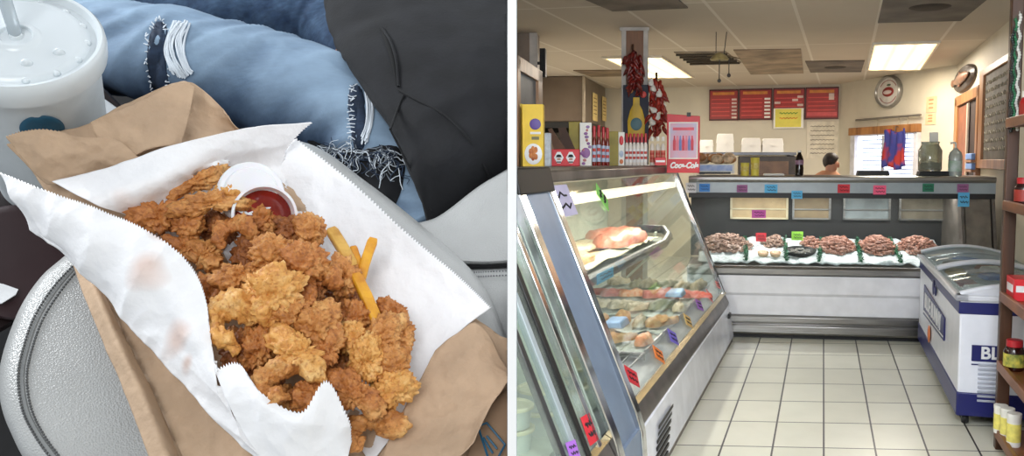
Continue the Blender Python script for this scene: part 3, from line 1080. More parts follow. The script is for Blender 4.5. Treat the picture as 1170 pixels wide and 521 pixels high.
# oyster tray and scallop bowls
p = MBC @ V((bcx(914, .3), 0.3, ice_z(0, .3) + 0.01))
M = frame(p, BCW)
t2 = thing('oyster_tray', 'black oval tray of oysters on the ice under the lime tag', 'tray', M)
q = MB(M @ Matrix.Rotation(0.2, 4, 'X') @ Matrix.Diagonal((1, .8, 1, 1)))
q.lathe([(0.0, 0.0), (0.12, 0.0), (0.15, 0.035), (0.155, 0.035), (0.13, -0.008), (0, -0.008)], 32)
q.build('tray', M_black, t2)
for k in range(12):
    a = k * 0.52
    q = MB(M @ Matrix.Rotation(0.2, 4, 'X'))
    q.sphere((0.085 * math.cos(a) * (1 if k % 2 else .5), 0.06 * math.sin(a), 0.02), (0.026, 0.018, 0.014), 10, 8)
    q.build('oyster', mat('oyster_shell', (128, 124, 116), 0.5, c2=(70, 66, 62), scale=50), t2)
for px, lb in ((872, 'left bowl of scallops on the counter ice'), (886, 'right bowl of scallops on the counter ice')):
    p = MBC @ V((bcx(px, .22), 0.22, ice_z(0, .22) - 0.005))
    M = frame(p, BCW)
    t2 = thing('scallop_bowl', lb, 'bowl', M, 'bowls of scallops')
    q = MB(M @ Matrix.Rotation(0.25, 4, 'X'))
    q.lathe([(0.02, 0.0), (0.045, 0.02), (0.055, 0.05), (0.052, 0.05), (0.04, 0.025), (0, 0.012)], 24)
    q.build('bowl', mat('tan_bowl', (206, 176, 140), 0.4, var=0.08), t2)
    for k in range(9):
        q = MB(M @ Matrix.Rotation(0.25, 4, 'X'))
        a = k * 0.7
        q.sphere((0.028 * math.cos(a) * (k > 0), 0.028 * math.sin(a) * (k > 0), 0.045), (0.016, 0.016, 0.012), 10, 6)
        q.build('scallop', mat('scallop_meat', (222, 190, 160), 0.4, var=0.1), t2)


def bc_tag(px, py, w, h, colr, label, y=0.185, tilt=0.0):
    p = atplane(px, py, MBC @ V((0, y, 0)), MBC.to_3x3() @ V((0, 1, 0)))
    M = frame(p, BCW) @ Matrix.Rotation(tilt, 4, 'Y') @ Matrix.Translation((0, -0.004, -h / 2))
    return tag_card('price_tag', label, colr, M, w, h, 'price tags on the back counter')


for px, py, w, h, c, lb in ((789.5, 214.5, 0.1, 0.095, 'white', 'white card on the back counter rail beside the deli case corner'), (805, 214.5, 0.1, 0.075, 'blue', 'blue tag at the left of the back counter rail'),
                            (848, 215.5, 0.1, 0.07, 'mauve', 'mauve tag on the back counter rail below the yellow cups'), (881, 215.5, 0.12, 0.08, 'cyan', 'crumpled light blue tag on the back counter rail'),
                            (910.5, 222.5, 0.1, 0.075, 'cyan', 'light blue tag hanging under the rail below the cola bottle'), (964, 215.5, 0.11, 0.08, 'red', 'red tag on the back counter rail below the person'),
                            (1005, 217, 0.115, 0.085, 'pink', 'pink tag on the back counter rail below the window'), (1060.5, 214.5, 0.1, 0.075, 'dgreen', 'dark green tag on the back counter rail below the glass jar'),
                            (1100, 215, 0.1, 0.075, 'mauve', 'purple tag at the right end of the back counter rail'), (1101, 228, 0.1, 0.13, 'cyan', 'long pale blue sheet hanging below the purple tag'),
                            (867, 244.5, 0.13, 0.075, 'magenta', 'magenta tag hanging in the counter glass above the shrimp'), ):
    bc_tag(px, py, w, h, c, lb, y=0.185 if py < 232 else 0.16)
for px, py, w, c, lb in ((869.5, 271, 0.1, 'red', 'red tag stuck in the ice behind the scallop bowls'), (911, 269.5, 0.11, 'lime', 'lime tag stuck in the ice behind the oyster tray')):
    bc_tag(px, py, w, 0.085, c, lb, y=0.48)

# ------------------------------------------------------------------ ceiling lights and vents
def quad_panel(pxs, z0, z1, off=0.0):
    pts = [atz(x, y, CEIL) for x, y in pxs]
    c = sum(pts, V()) / 4
    return [(p.x + (c.x - p.x) * off, p.y + (c.y - p.y) * off) for p in pts], c


def ceiling_light(pxs, label, power):
    pts, c = quad_panel(pxs, 0, 0)
    M = Matrix.Translation((c.x, c.y, CEIL))
    t = thing('ceiling_light', label, 'light', M)
    inn, _ = quad_panel(pxs, 0, 0, 0.07)
    q = MB()
    vs = [(x, y, CEIL - 0.02) for x, y in pts] + [(x, y, CEIL - 0.02) for x, y in inn] + [(x, y, CEIL + .01) for x, y in pts]
    fs = [(i, (i + 1) % 4, 4 + (i + 1) % 4, 4 + i) for i in range(4)] + [(i, 8 + i, 8 + (i + 1) % 4, (i + 1) % 4) for i in range(4)]
    q.add(vs, fs)
    q.build('frame', mat('light_frame', (214, 208, 196), 0.5), t)
    q = MB()
    q.prism(inn, CEIL - 0.017, CEIL - 0.004, axis='z')
    m = mat('lit_diffuser', (255, 240, 205), 0.5, var=0.0, emit=1.0)
    if 'tubes' not in m:
        m['tubes'] = 1
        nt = m.node_tree
        b = nt.nodes['Principled BSDF']
        tc = nt.nodes.new('ShaderNodeTexCoord')
        mp = nt.nodes.new('ShaderNodeMapping')
        mp.inputs['Rotation'].default_value = (0, 0, math.atan(0.27))
        w = nt.nodes.new('ShaderNodeTexWave')
        w.inputs['Scale'].default_value = 1.5
        w.inputs['Phase Offset'].default_value = 3.6
        r = nt.nodes.new('ShaderNodeMapRange')
        r.inputs[3].default_value = 1.0
        r.inputs[4].default_value = 3.2
        nt.links.new(tc.outputs['Object'], mp.inputs[0])
        nt.links.new(mp.outputs[0], w.inputs[0])
        nt.links.new(w.outputs['Fac'], r.inputs[0])
        nt.links.new(r.outputs[0], b.inputs['Emission Strength'])
        b.inputs['Emission Color'].default_value = lin((255, 222, 160))
    q.build('diffuser', m, t)
    strip_lamp('ceiling_lamp', frame((c.x, c.y, CEIL - 0.03), V((.9676, -.2526, 0))), 0.55, 2.0, power, (1.0, 0.94, 0.85))
    return t


ceiling_light([(997, 48.5), (1075, 46.5), (1052.3, 79.2), (990, 79.6)], 'bright fluorescent ceiling panel above the round clock', 50)
ceiling_light([(687, 64.5), (756, 63.2), (794, 88), (739, 88.5)], 'bright fluorescent ceiling panel partly hidden behind the wooden pillar', 50)


def vent(pxs, label, name='air_vent', dark=(92, 84, 76), rnd=True, slats=0):
    pts, c = quad_panel(pxs, 0, 0)
    M = Matrix.Translation((c.x, c.y, CEIL))
    t = thing(name, label, 'vent', M)
    q = MB()
    q.prism(pts, CEIL - 0.012, CEIL + 0.005, axis='z')
    q.build('panel', mat('vent_%d' % dark[0], dark, 0.7, var=0.3, scale=2.5), t)
    if rnd:
        q = MB(M)
        w = (V(pts[1]) - V(pts[0])).length
        q.lathe([(0, -0.02), (w * .16, -0.022), (w * .2, -0.012)], 28)
        q.build('outlet', mat('sooty_outlet', (52, 44, 38), 0.8, var=0.2), t)
    for k in range(slats):
        q = MB()
        f = (k + 0.5) / slats
        a, b = V(pts[0]).lerp(V(pts[3]), f), V(pts[1]).lerp(V(pts[2]), f)
        q.tube([(a.x, a.y, CEIL - .02), (b.x, b.y, CEIL - .02)], 0.018, 5)
        q.build('slat', M_dwood if False else mat('vent_slat', (60, 52, 44), 0.6), t)
    return t


vent([(1012, -14), (1145, -16), (1098, 22.5), (1003, 25)], 'large grimy square ceiling vent at the top of the picture', dark=(96, 90, 84))
vent([(920, 69.5), (988, 68.5), (984, 81.5), (926, 82)], 'small dark ceiling vent left of the bright panel over the clock', dark=(104, 94, 84))
vent([(770, 59), (829, 58.5), (847, 71), (790, 72.5)], 'slatted ceiling vent behind the hanging wire mobile', dark=(150, 138, 122), rnd=False, slats=5)
vent([(838, 56.5), (915, 55.5), (918, 83), (858, 84.5)], 'stained brownish ceiling tile right of the wire mobile', 'ceiling_tile', (146, 128, 108), False)
vent([(668, -2), (772, -4), (786, 8), (700, 11.5)], 'dark ceiling tile at the upper left corner of the shop', 'ceiling_tile', (112, 102, 94), False)
vent([(655, 80), (713, 79.5), (735, 86), (676, 87)], 'dim ceiling tile between the steel hood and the wooden pillar', 'ceiling_tile', (120, 102, 80), False)

# ------------------------------------------------------------------ hood, pillars, things on the far left
pt = atz(667, 86.4, CEIL)
hx = V((1, -0.15, 0)).normalized()
MH = frame((pt.x, pt.y, 0), hx)
zb = aty(667, 139, pt.y).z
t = thing('exhaust_hood', 'boxy brown steel exhaust hood hanging from the ceiling behind the counter', 'hood', MH)
q = MB(MH)
q.box(-1.4, 0, 0, 2.0, zb, CEIL - 0.005)
q.build('canopy', mat('hood_metal', (112, 98, 84), 0.4, metal=0.5, var=0.12, scale=2), t, bevel=0.01, clip=CLIP_RIGHT)
q = MB(MH)
q.box(-0.02, 0.02, -0.02, 0.02, zb - 0.02, CEIL - 0.005)
q.build('edge_highlight', mat('hood_highlight', (176, 164, 146), 0.3, metal=0.6), t, bevel=0.004)  # pale strip standing in for the highlight on the hood's edge
q = MB(MH)
q.box(-1.4, 0.02, -0.02, 2.0, zb - 0.09, zb)
q.build('lower_edge', M_black, t, bevel=0.004, clip=CLIP_RIGHT)
q = MB(MH)
q.box(-1.4, -0.06, 0.2, 1.9, 0.9, zb - 0.3)
o = q.build('kitchen_equipment', mat('kitchen_steel', (122, 108, 90), 0.4, metal=0.5, var=0.15), None, 'tall brownish steel kitchen unit under the exhaust hood', M=MH, cat='kitchen unit', bevel=0.02, clip=CLIP_RIGHT)
n = MH.to_3x3() @ V((1, 0, 0))
for px, py, w, h, lb in ((680, 122.5, 8, 31, 'left yellowish paper notice taped to the steel hood'), (690.5, 124.5, 8, 27, 'right yellowish paper notice taped to the steel hood')):
    p = atplane(px, py, MH @ V((0.012, 0, 0)), n)
    M = frame(p, MH.to_3x3() @ V((0, 1, 0)))
    t2 = thing('paper_notice', lb, 'notice', M, 'paper notices on the hood')
    ww, hh = (0.42, h * zcam(p) / FPX)
    q = MB(M)
    q.box(-ww / 2, ww / 2, -0.003, 0.003, -hh / 2, hh / 2)
    q.build('sheet', mat('notice_paper', (214, 190, 126), 0.7), t2)
    for k in range(5):
        q = MB(M)
        q.box(-ww * .35, ww * .3, -0.005, -0.003, hh * (.3 - .14 * k), hh * (.33 - .14 * k))
        q.build('text_line', mat('faded_ink', (120, 96, 60), 0.7), t2)

# wooden pillar with white corner strips
pp = atz(725, 31.5, CEIL)
MP = frame((pp.x, pp.y, 0), V((1, -0.05, 0)))
PW = 26 * zcam(V((pp.x, pp.y, 1.65))) / FPX
t = thing('pillar', 'square brown wood panelled pillar with white corner strips', 'pillar', MP)
q = MB(MP)
q.box(-PW / 2, PW / 2, 0.0, PW, 0, CEIL)
q.build('panel', M_brown, t)
for x in (-PW / 2 - 0.015, PW / 2 - 0.025):
    for y in (-0.008, PW - .03):
        q = MB(MP)
        q.box(x, x + 0.045, y, y + 0.045, 0, CEIL)
        q.build('corner_strip', mat('off_white_strip', (176, 170, 164), 0.5), t, bevel=0.004)
q = MB(MP)
q.box(-PW / 2 - .03, PW / 2 + .03, -.02, PW + .02, CEIL - .03, CEIL)
q.build('top_strip', mat('off_white_strip', (176, 170, 164), 0.5), t)
pn = MP.to_3x3() @ V((0, 1, 0))


def on_p(px, py, off): return MP.inverted() @ atplane(px, py, MP @ V((0, -off, 0)), pn)


a, b = on_p(712, 97, .02), on_p(741, 158, .02)
t = thing('poster', 'dark blue poster with a yellow bottle on the wooden pillar', 'poster', MP)
q = MB(MP)
q.box(a.x, b.x, -0.022, -0.01, b.z - .25, a.z)
q.build('sheet', mat('navy_poster', (12, 18, 44), .6, var=.2), t)
c = on_p(727, 132, .03)
q = MB(MP @ Matrix.Translation((c.x, -.02, c.z)) @ Matrix.Diagonal((1, .15, 1, 1)))
q.lathe([(0.0, -.2), (.08, -.2), (.085, -.05), (.06, .05), (.035, .1), (.033, .17), (0, .17)], 24)
q.build('bottle_picture', mat('mustard_yellow', (206, 170, 40), 0.5), t)
q = MB(MP @ Matrix.Translation((c.x, -.033, c.z - .08)) @ Matrix.Diagonal((1, .1, 1, 1)))
q.sphere((0, 0, 0), (.055, .05, .06), 20, 10)
q.build('bottle_label', mat('teal_label', (70, 110, 120), 0.5), t)
for x, z, c_ in ((714 + 6, 103, (190, 120, 60)), (735, 108, (206, 60, 50)), (733, 150, (60, 110, 180))):
    g = on_p(x, z, .03)
    q = MB(MP @ Matrix.Translation((g.x, -.022, g.z)) @ Matrix.Diagonal((1, .1, 1, 1)))
    q.sphere((0, 0, 0), (.03, .05, .03), 16, 8)
    q.build('picture_spot', mat('spot_%d' % c_[0], c_, 0.5), t)


def pepper(M, L, r, seed, m, parent, name='chili'):
    q = MB(M)
    pts = [(0.25 * L * math.sin(1.8 * s + seed), 0.1 * L * math.sin(2.3 * s), -L * s) for s in [i / 6 for i in range(7)]]
    q.tube(pts, [r * .5, r, r, r * .9, r * .7, r * .45, r * .1], 8)
    return q.build(name, m, parent, smooth=80)


M_chili = mat('dried_red_chili', (128, 26, 20), 0.3, c2=(70, 12, 12), scale=30)
M_chili2 = mat('bright_red_crawfish', (168, 44, 26), 0.35, c2=(110, 20, 16), scale=30)
for (px0, py0, px1, py1, wpx, n_, lb, off, mm) in ((723, 58, 726, 99, 11, 60, 'dark red chili garland hanging on the front of the wooden pillar', 0.07, M_chili), (750, 90, 751, 150, 12, 84, 'red chili and garlic garland hanging right of the wooden pillar', 0.02, M_chili2)):
    a = MP @ on_p(px0, py0, off)
    M = Matrix.Translation(a)
    t = thing('chili_garland', lb, 'garland', M)
    e = MP @ on_p(px1, py1, off)
    q = MB(M)
    q.tube([(0, 0, .06), (0, 0, 0), tuple(e - a)], 0.012, 6)
    q.build('cord', M_dwood, t)
    s = zcam(a) / FPX
    rnd = random.Random(px0)
    for k in range(n_):
        f = k / n_
        c = (e - a) * f
        R = Matrix.Translation(a + c + V((rnd.uniform(-1, 1) * wpx * s * .55, rnd.uniform(-.05, .03), 0))) @ Matrix.Rotation(rnd.uniform(-.9, .9), 4, 'Y') @ Matrix.Rotation(rnd.uniform(0, 6), 4, 'Z')
        if k % 9 == 4 and mm is M_chili2:
            q = MB(R)
            q.lathe([(0, -.05), (.025, -.045), (.032, -.02), (.02, .005), (.006, .03)], 12)
            q.build('garlic_bulb', M_styro, t)
        else:
            pepper(R, rnd.uniform(.08, .13), .02, k, mm, t)

# second pillar cut by the partition, with the framed board and the speaker
pq = atz(610, 37.5, CEIL)
MQ = frame((pq.x, pq.y, 0), V((1, -0.05, 0)))
t = thing('pillar', 'brownish pillar with one white corner strip by the white partition', 'pillar', MQ)
q = MB(MQ)
q.box(-.3, 0.02, 0, .26, 0, CEIL)
q.build('panel', mat('tan_grey_panel', (120, 104, 90), 0.5, var=0.1), t, clip=CLIP_RIGHT)
q = MB(MQ)
q.box(-0.045, 0.035, -0.012, .05, 0, CEIL)
q.build('corner_strip', mat('off_white_strip', (176, 170, 164), 0.5), t, bevel=.006, clip=CLIP_RIGHT)
p0 = atplane(616.5, 88, MQ @ V((0, -.05, 0)), MQ.to_3x3() @ V((0, 1, 0)))
p1 = atplane(623, 55, MQ @ V((0, -.05, 0)), MQ.to_3x3() @ V((0, 1, 0)))
M = frame(p0, V((1, -.05, 0)))
t = thing('speaker', 'slim black wall speaker beside the white pillar strip', 'speaker', M)
w, h = p1.x - p0.x, p1.z - p0.z
q = MB(M)
q.box(0, w, 0, .1, 0, h)
q.build('cabinet', M_black, t, bevel=.006)
q = MB(M)
q.box(w * .12, w * .88, -.004, .002, h * .05, h * .95)
q.build('grille', mat('speaker_mesh', (30, 30, 32), .8), t)
q = MB(M)
q.box(-.05, w * .4, .04, .07, h * .45, h * .55)
q.build('bracket', M_black, t)
# framed chalk board standing on the deli case
A, B = aty(588, 64, 5.35), aty(617, 80.5, 6.35)
A.z = B.z = (A.z + B.z) / 2
MF = frame((A.x, A.y, 1.615), V((B.x - A.x, B.y - A.y, 0)))
Lb, Hb = (B - A).length, A.z - 1.615
Lb = math.hypot(B.x - A.x, B.y - A.y)
t = thing('framed_board', 'wood framed grey board standing on the deli case by the partition', 'board', MF)
q = MB(MF)
q.box(.03, Lb - .03, 0.0, .02, .03, Hb - .03)
q.build('board', mat('grey_slate', (84, 96, 108), 0.5, var=.25, scale=4), t, clip=CLIP_RIGHT)
for nm, bx in (('frame_stile', (Lb - .2, Lb, 0, Hb)), ('frame_stile', (0, .1, 0, Hb)), ('frame_rail', (0, Lb, Hb - .09, Hb)), ('frame_rail', (0, Lb, 0, .09))):
    q = MB(MF)
    q.box(bx[0], bx[1], -.02, .04, bx[2], bx[3])
    q.build(nm, wood('frame_wood', (132, 98, 72), (170, 132, 100), (1, 1, .3)), t, bevel=.006, clip=CLIP_RIGHT)


# ------------------------------------------------------------------ goods on top of the deli case
ZC = 1.616


def on_case(px, Y):
    d = ray(px, 188)
    return V((d.x * Y / d.y, Y, ZC))


def pxm(p): return zcam(p) / FPX


def carton(px0, px1, ytop, Y, depth, mt, name, label, cat='box', group=None, yaw=0.0, ybase=188.5, decor=None):
    p = on_case((px0 + px1) / 2, Y)
    s = pxm(p)
    w, h = (px1 - px0) * s, 0
    h = aty((px0 + px1) / 2, ytop, Y).z - ZC
    M = frame(p, V((math.cos(yaw), math.sin(yaw), 0)))
    t = thing(name, label, cat, M, group)
    q = MB(M)
    q.box(-w / 2, w / 2, 0, depth, 0, h)
    q.build('carton', mt, t, bevel=0.003, clip=CLIP_RIGHT)
    if decor: decor(M, t, w, h)
    return t, M, w, h


def patch(M, t, x0, x1, z0, z1, mt, name, y=-0.003, d=0.003):
    q = MB(M)
    q.box(x0, x1, y, y + d, z0, z1)
    return q.build(name, mt, t, clip=CLIP_RIGHT)


def blob(M, t, x, z, rx, rz, mt, name, y=-0.002, ry=.004):
    q = MB(M)
    q.sphere((x, y, z), (rx, ry, rz), 20, 10)
    return q.build(name, mt, t, clip=CLIP_RIGHT)


def zbox(M, t, w, h):
    blob(M, t, w * .12, h * .68, w * .27, h * .09, mat('violet_emblem', (96, 76, 150), .5), 'emblem')
    patch(M, t, -w * .12, w * .38, h * .52, h * .555, M_white, 'text_line')
    patch(M, t, -w * .05, w * .3, h * .43, h * .48, mat('grey_print', (120, 116, 80), .5), 'text_line')
    blob(M, t, w * .02, h * .2, w * .42, h * .17, M_white, 'plate_picture', ry=.003)
    for k in range(7):
        a = k * .9
        blob(M, t, w * .04 + w * .16 * math.cos(a) * (k > 0), h * .21 + h * .07 * math.sin(a) * (k > 0), w * .1, h * .055, mat('fried_picture', (206, 130, 60), .5, c2=(160, 80, 40), scale=30), 'food_picture', ry=.006)


carton(597, 621, 119, 5.3, .11, M_yellow, 'breading_box', 'tall yellow box picturing fried food at the near end of the case top', decor=zbox)
p = on_case(592.5, 5.45)
carton(589, 597.5, 118.5, 5.42, .12, mat('yellow_carton_side', (224, 194, 70), .5, var=.1), 'breading_box', 'yellow box partly hidden behind the tall yellow box beside the partition')
carton(621.5, 629.5, 152, 5.6, .08, mat('pale_blue_bag', (198, 206, 216), .5, var=.15, scale=30), 'seasoning_bag', 'small pale packet between the yellow box and the red display tray')


def reddisp(M, t, w, h):
    for x in (-.22, .2):
        q = MB(M)
        q.prism([(w * (x - .17), h * .5), (w * (x - .06), h * .84), (w * (x + .06), h * .84), (w * (x + .17), h * .5), (w * (x + .06), h * .16), (w * (x - .06), h * .16)], -.002, 0)
        q.build('white_emblem', M_white, t)
        blob(M, t, w * x, h * .6, w * .085, h * .09, M_ink, 'emblem_mark', y=-.004)
        patch(M, t, w * x - w * .1, w * x + w * .1, h * .52, h * .57, M_ink, 'emblem_mark', y=-.006)
        patch(M, t, w * x - w * .06, w * x + w * .06, h * .36, h * .46, mat('tan_print', (176, 120, 90), .5), 'emblem_mark', y=-.005)
        patch(M, t, w * x - w * .08, w * x + w * .08, h * .2, h * .27, M_ink, 'text_line', y=-.005)


t, M, w, h = carton(629.5, 662, 170.5, 5.75, .16, M_bred, 'display_carton', 'low red display tray with round white emblems, open brown back flap', decor=reddisp)
q = MB(M)
q.prism([(-w * .62, h * 2.2), (-w * .5, h * 2.3), (w * .05, h * .9), (w * .1, 0.01), (-w * .1, 0.01), (-w * .4, h * .9)], .07, .08)
q.build('back_flap', M_cardb, t, clip=CLIP_RIGHT)
q = MB(M)
q.prism([(-w * .28, h * 2.3), (-w * .02, h * 2.35), (w * .33, h * 1.0), (w * .35, .01), (-w * .05, .01)], .12, .128)
q.build('back_flap', mat('dark_cardboard', (66, 44, 32), .7), t, clip=CLIP_RIGHT)
carton(650, 663.5, 139, 6.0, .08, M_olive, 'mustard_carton', 'olive yellow carton standing behind the red display tray')


def purp(M, t, w, h):
    rnd = random.Random(3)
    for k in range(12):
        blob(M, t, rnd.uniform(-.35, .35) * w, (k + .7) / 13 * h, w * rnd.uniform(.1, .2), h * .035, mat('mauve_print_%d' % (k % 3), ((140, 90, 150), (190, 120, 120), (150, 120, 170))[k % 3], .5), 'print')
    blob(M, t, 0, h * .3, w * .38, h * .12, mat('mauve_print_0', (140, 90, 150), .5), 'print')


carton(662.5, 676, 140, 5.95, .07, M_styro, 'seasoning_carton', 'white carton printed with mauve emblems right of the red tray', decor=purp)


def bottle(px, Y, htop, wpx, capc, bodyc, lbl, label, group, name='sauce_bottle', cap_frac=.28):
    p = on_case(px, Y)
    r = wpx / 2 * pxm(p)
    h = aty(px, htop, Y).z - ZC
    M = Matrix.Translation(p)
    t = thing(name, label, 'bottle', M, group)
    q = MB(M)
    q.lathe([(r * .9, 0), (r, h * .03), (r, h * .58), (r * .9, h * .66), (r * .55, h * .73), (r * .5, h * .76)], 20)
    q.build('bottle', bodyc, t)
    q = MB(M)
    q.lathe([(r * 1.02, h * .1), (r * 1.02, h * .52)], 20)
    q.build('label', lbl, t)
    for k in range(2):
        q = MB(M)
        q.lathe([(r * 1.04, h * (.2 + .16 * k)), (r * 1.04, h * (.28 + .16 * k))], 12, None, -2.4, -.7)
        q.build('label_print', mat('red_print', (190, 60, 50), .5), t)
    q = MB(M)
    q.lathe([(r * .75, h * (1 - cap_frac)), (r * .72, h * .97), (r * .6, h), (0, h)], 16)
    q.build('cap', capc, t)
    return t


M_cap = mat('red_cap', (176, 30, 40), .35, var=.05)
M_hot = mat('hot_sauce', (120, 26, 18), .2, var=.1)
M_lw = mat('white_label', (226, 222, 222), .5, var=.05)
M_clb = mat('pale_blue_print', (176, 190, 214), .5, var=.1)
for k, (px, Y, ht) in enumerate(((679, 6.0, 144), (684.2, 6.02, 143), (689.4, 6.05, 145), (694, 6.08, 146))):
    bottle(px, Y, ht, 5, M_cap, M_hot, M_clb, 'dark red sauce bottle %s' % ('at the left of its row beside the mauve printed carton', 'second in the row right of the mauve printed carton', 'third in the row right of the mauve printed carton', 'at the right end beside the olive carton')[k], 'dark red sauce bottles', 'sauce_bottle')
carton(695.5, 706.5, 150, 6.25, .07, M_olive, 'mustard_carton', 'olive carton standing between the two rows of red capped bottles')


def rw(M, t, w, h):
    blob(M, t, 0, h * .75, w * .35, h * .14, M_bred, 'red_print')
    blob(M, t, 0, h * .35, w * .35, h * .1, M_clb, 'blue_print')
    blob(M, t, 0, h * .12, w * .3, h * .07, mat('orange_print', (214, 120, 70), .5), 'orange_print')


carton(706.5, 713.5, 151, 6.3, .06, M_styro, 'rice_carton', 'narrow white and red carton left of the white sauce bottles', decor=rw)
M_wb = mat('white_sauce', (222, 214, 206), .35, var=.05)
for k in range(6):
    bottle(716 + 4.3 * k, 6.45, 152.5, 4.3, M_cap, M_wb, M_lw, ('white sauce bottle at the left end of the red capped row below the pillar', 'second white sauce bottle from the left below the pillar', 'third white sauce bottle from the left below the pillar',
           'fourth white sauce bottle from the left below the pillar', 'fifth white sauce bottle from the left below the pillar', 'white sauce bottle at the right end of the red capped row')[k], 'white sauce bottles with red caps')
for k, px in enumerate((745, 751.5, 757.5)):
    bottle(px, 6.75, 156, 5.6, M_styro, M_wb, mat('orange_label', (214, 120, 100), .5, var=.2, scale=40), ('spice jar left of the three beside the red cola sign', 'middle spice jar of the three beside the red cola sign', 'spice jar touching the red cola sign')[k], 'spice jars by the cola sign', 'spice_jar', .16)


def cokesmall(M, t, w, h):
    patch(M, t, -w * .4, w * .4, h * .4, h * .65, M_white, 'white_stripe')


carton(748, 761, 180, 6.65, .05, M_bred, 'small_red_carton', 'small red carton in front of the spice jars', decor=cokesmall)

# red cola sign on the back counter
pc = aty(780.5, 197.5, 7.02)
MS = frame(pc, V((1, -.1, 0)))
s = pxm(MS.translation)
W, Hh = 37.5 * s, aty(780, 130, MS.translation.y).z - pc.z
t = thing('cola_sign', 'red cola advertising board with a framed picture at the far corner of the deli case', 'sign', MS)
q = MB(MS)
q.prism([(-W / 2, 0), (W / 2, 0), (W / 2, Hh * .96), (-W / 2, Hh)], 0, .03)
q.build('board', M_bred, t, bevel=.004)
q = MB(MS)
q.box(-W * .44, W * .44, -.006, 0, Hh * .235, Hh * .86)
q.build('picture_frame', M_styro, t)
q = MB(MS)
q.box(-W * .40, W * .40, -.009, -.006, Hh * .255, Hh * .84)
q.build('picture', mat('pale_blue_print2', (196, 190, 216), .5, c2=(236, 150, 170), scale=6), t)
patch(MS, t, -W * .32, W * .32, Hh * .72, Hh * .77, mat('rose_print', (226, 90, 110), .5), 'headline', -.012)
for k in range(7):
    q = MB(MS @ Matrix.Translation((-W * .27 + W * .09 * k, -.01, Hh * .38)) @ Matrix.Diagonal((1, .1, 1, 1)))
    q.lathe([(0, 0), (W * .04, 0), (W * .042, Hh * .16), (W * .02, Hh * .21), (W * .018, Hh * .25), (0, Hh * .25)], 12)
    q.build('bottle_picture', mat('bottle_pic_%d' % (k % 3), ((206, 60, 80), (226, 120, 140), (110, 130, 190))[k % 3], .5), t)
text('Coca-Cola', M_white, MS @ Matrix.Translation((W * .02, -.004, Hh * .125)) @ Matrix.Rotation(math.pi / 2, 4, 'X'), Hh * .135, t, 'lettering', .002, .0035, .35, sx=.82)
q = MB(MS)
q.box(W * .1, W * .22, -.02, .04, Hh * .95, Hh * 1.02)
q.build('clip', M_black, t)

# ------------------------------------------------------------------ things on and behind the back counter
def on_bc(px, y=.4):
    l = MBC.inverted() @ atplane(px, 200, MBC @ V((0, y, 0)), MBC.to_3x3() @ V((0, 1, 0)))
    return V((l.x, y, ZT))


# pastry box: a tray with blue front and baked goods on top
l = on_bc(817, .4)
M = MBC @ Matrix.Translation(l)
s = pxm(M.translation)
t = thing('bakery_tray', 'low white and blue tray heaped with wrapped pastries on the back counter', 'tray', M)
w = 44 * s
zt = aty(817, 187.5, M.translation.y).z - ZT
q = MB(M)
q.box(-w / 2, w / 2, 0, .3, .02, zt)
q.build('tray', M_styro, t, bevel=.004)
q = MB(M)
q.box(-w * .47, w * .44, -.006, 0, .045, zt * .92)
q.build('front_label', mat('blue_front_print', (130, 158, 216), .5, c2=(186, 200, 230), scale=14), t)
q = MB(M)
q.box(-w * .42, w * .4, -.01, -.006, .015, .035)
q.build('base_strip', M_black, t)
rnd = random.Random(5)
for k in range(11):
    q = MB(M)
    x, y = rnd.uniform(-.42, .4) * w, rnd.uniform(.05, .25)
    q.sphere((x, y, zt + .04 + .03 * rnd.random()), (.065, .055, .045), 12, 8)
    q.build('pastry', mat('pastry_%d' % (k % 2), ((176, 124, 80), (206, 180, 150))[k % 2], .5, var=.25, scale=25), t)
for px, top, lb in ((851, 186, 'shorter yellow cup on the back counter'), (862.5, 180, 'taller yellow cup on the back counter')):
    l = on_bc(px, .42)
    M = MBC @ Matrix.Translation(l)
    s = pxm(M.translation)
    h = aty(px, top, M.translation.y).z - ZT
    r = 5 * s
    t = thing('paper_cup', lb, 'cup', M, 'yellow cups on the back counter')
    q = MB(M)
    q.lathe([(r * .9, 0), (r, h * .98), (r * 1.05, h), (r * .95, h), (r * .86, .02), (0, .02)], 24)
    q.build('cup', mat('yellow_cup', (222, 206, 84), .5, var=.08), t)
    q = MB(M)
    q.lathe([(r * .945, h * .35), (r * .98, h * .7)], 24)
    q.build('printed_band', mat('cup_band', (232, 222, 150), .5, c2=(196, 170, 60), scale=40), t)
# cola bottle
l = on_bc(913, .42)
M = MBC @ Matrix.Translation(l)
s = pxm(M.translation)
h = aty(913, 172, M.translation.y).z - ZT
r = 5 * s
t = thing('cola_bottle', 'dark cola bottle with a white cap on the back counter', 'bottle', M)
q = MB(M)
q.lathe([(r * .8, 0), (r * .95, h * .03), (r, h * .3), (r * .92, h * .42), (r, h * .6), (r * .8, h * .74), (r * .4, h * .88), (r * .36, h * .94)], 24)
q.build('bottle', mat('cola_dark', (26, 16, 14), .12, var=.1), t)
q = MB(M)
q.lathe([(r * .97, h * .44), (r * 1.02, h * .62)], 24)
q.build('label', mat('cola_label', (150, 130, 150), .4, c2=(120, 60, 90), scale=30), t)
q = MB(M)
q.lathe([(r * .4, h * .93), (r * .4, h), (0, h)], 16)
q.build('cap', M_styro, t)
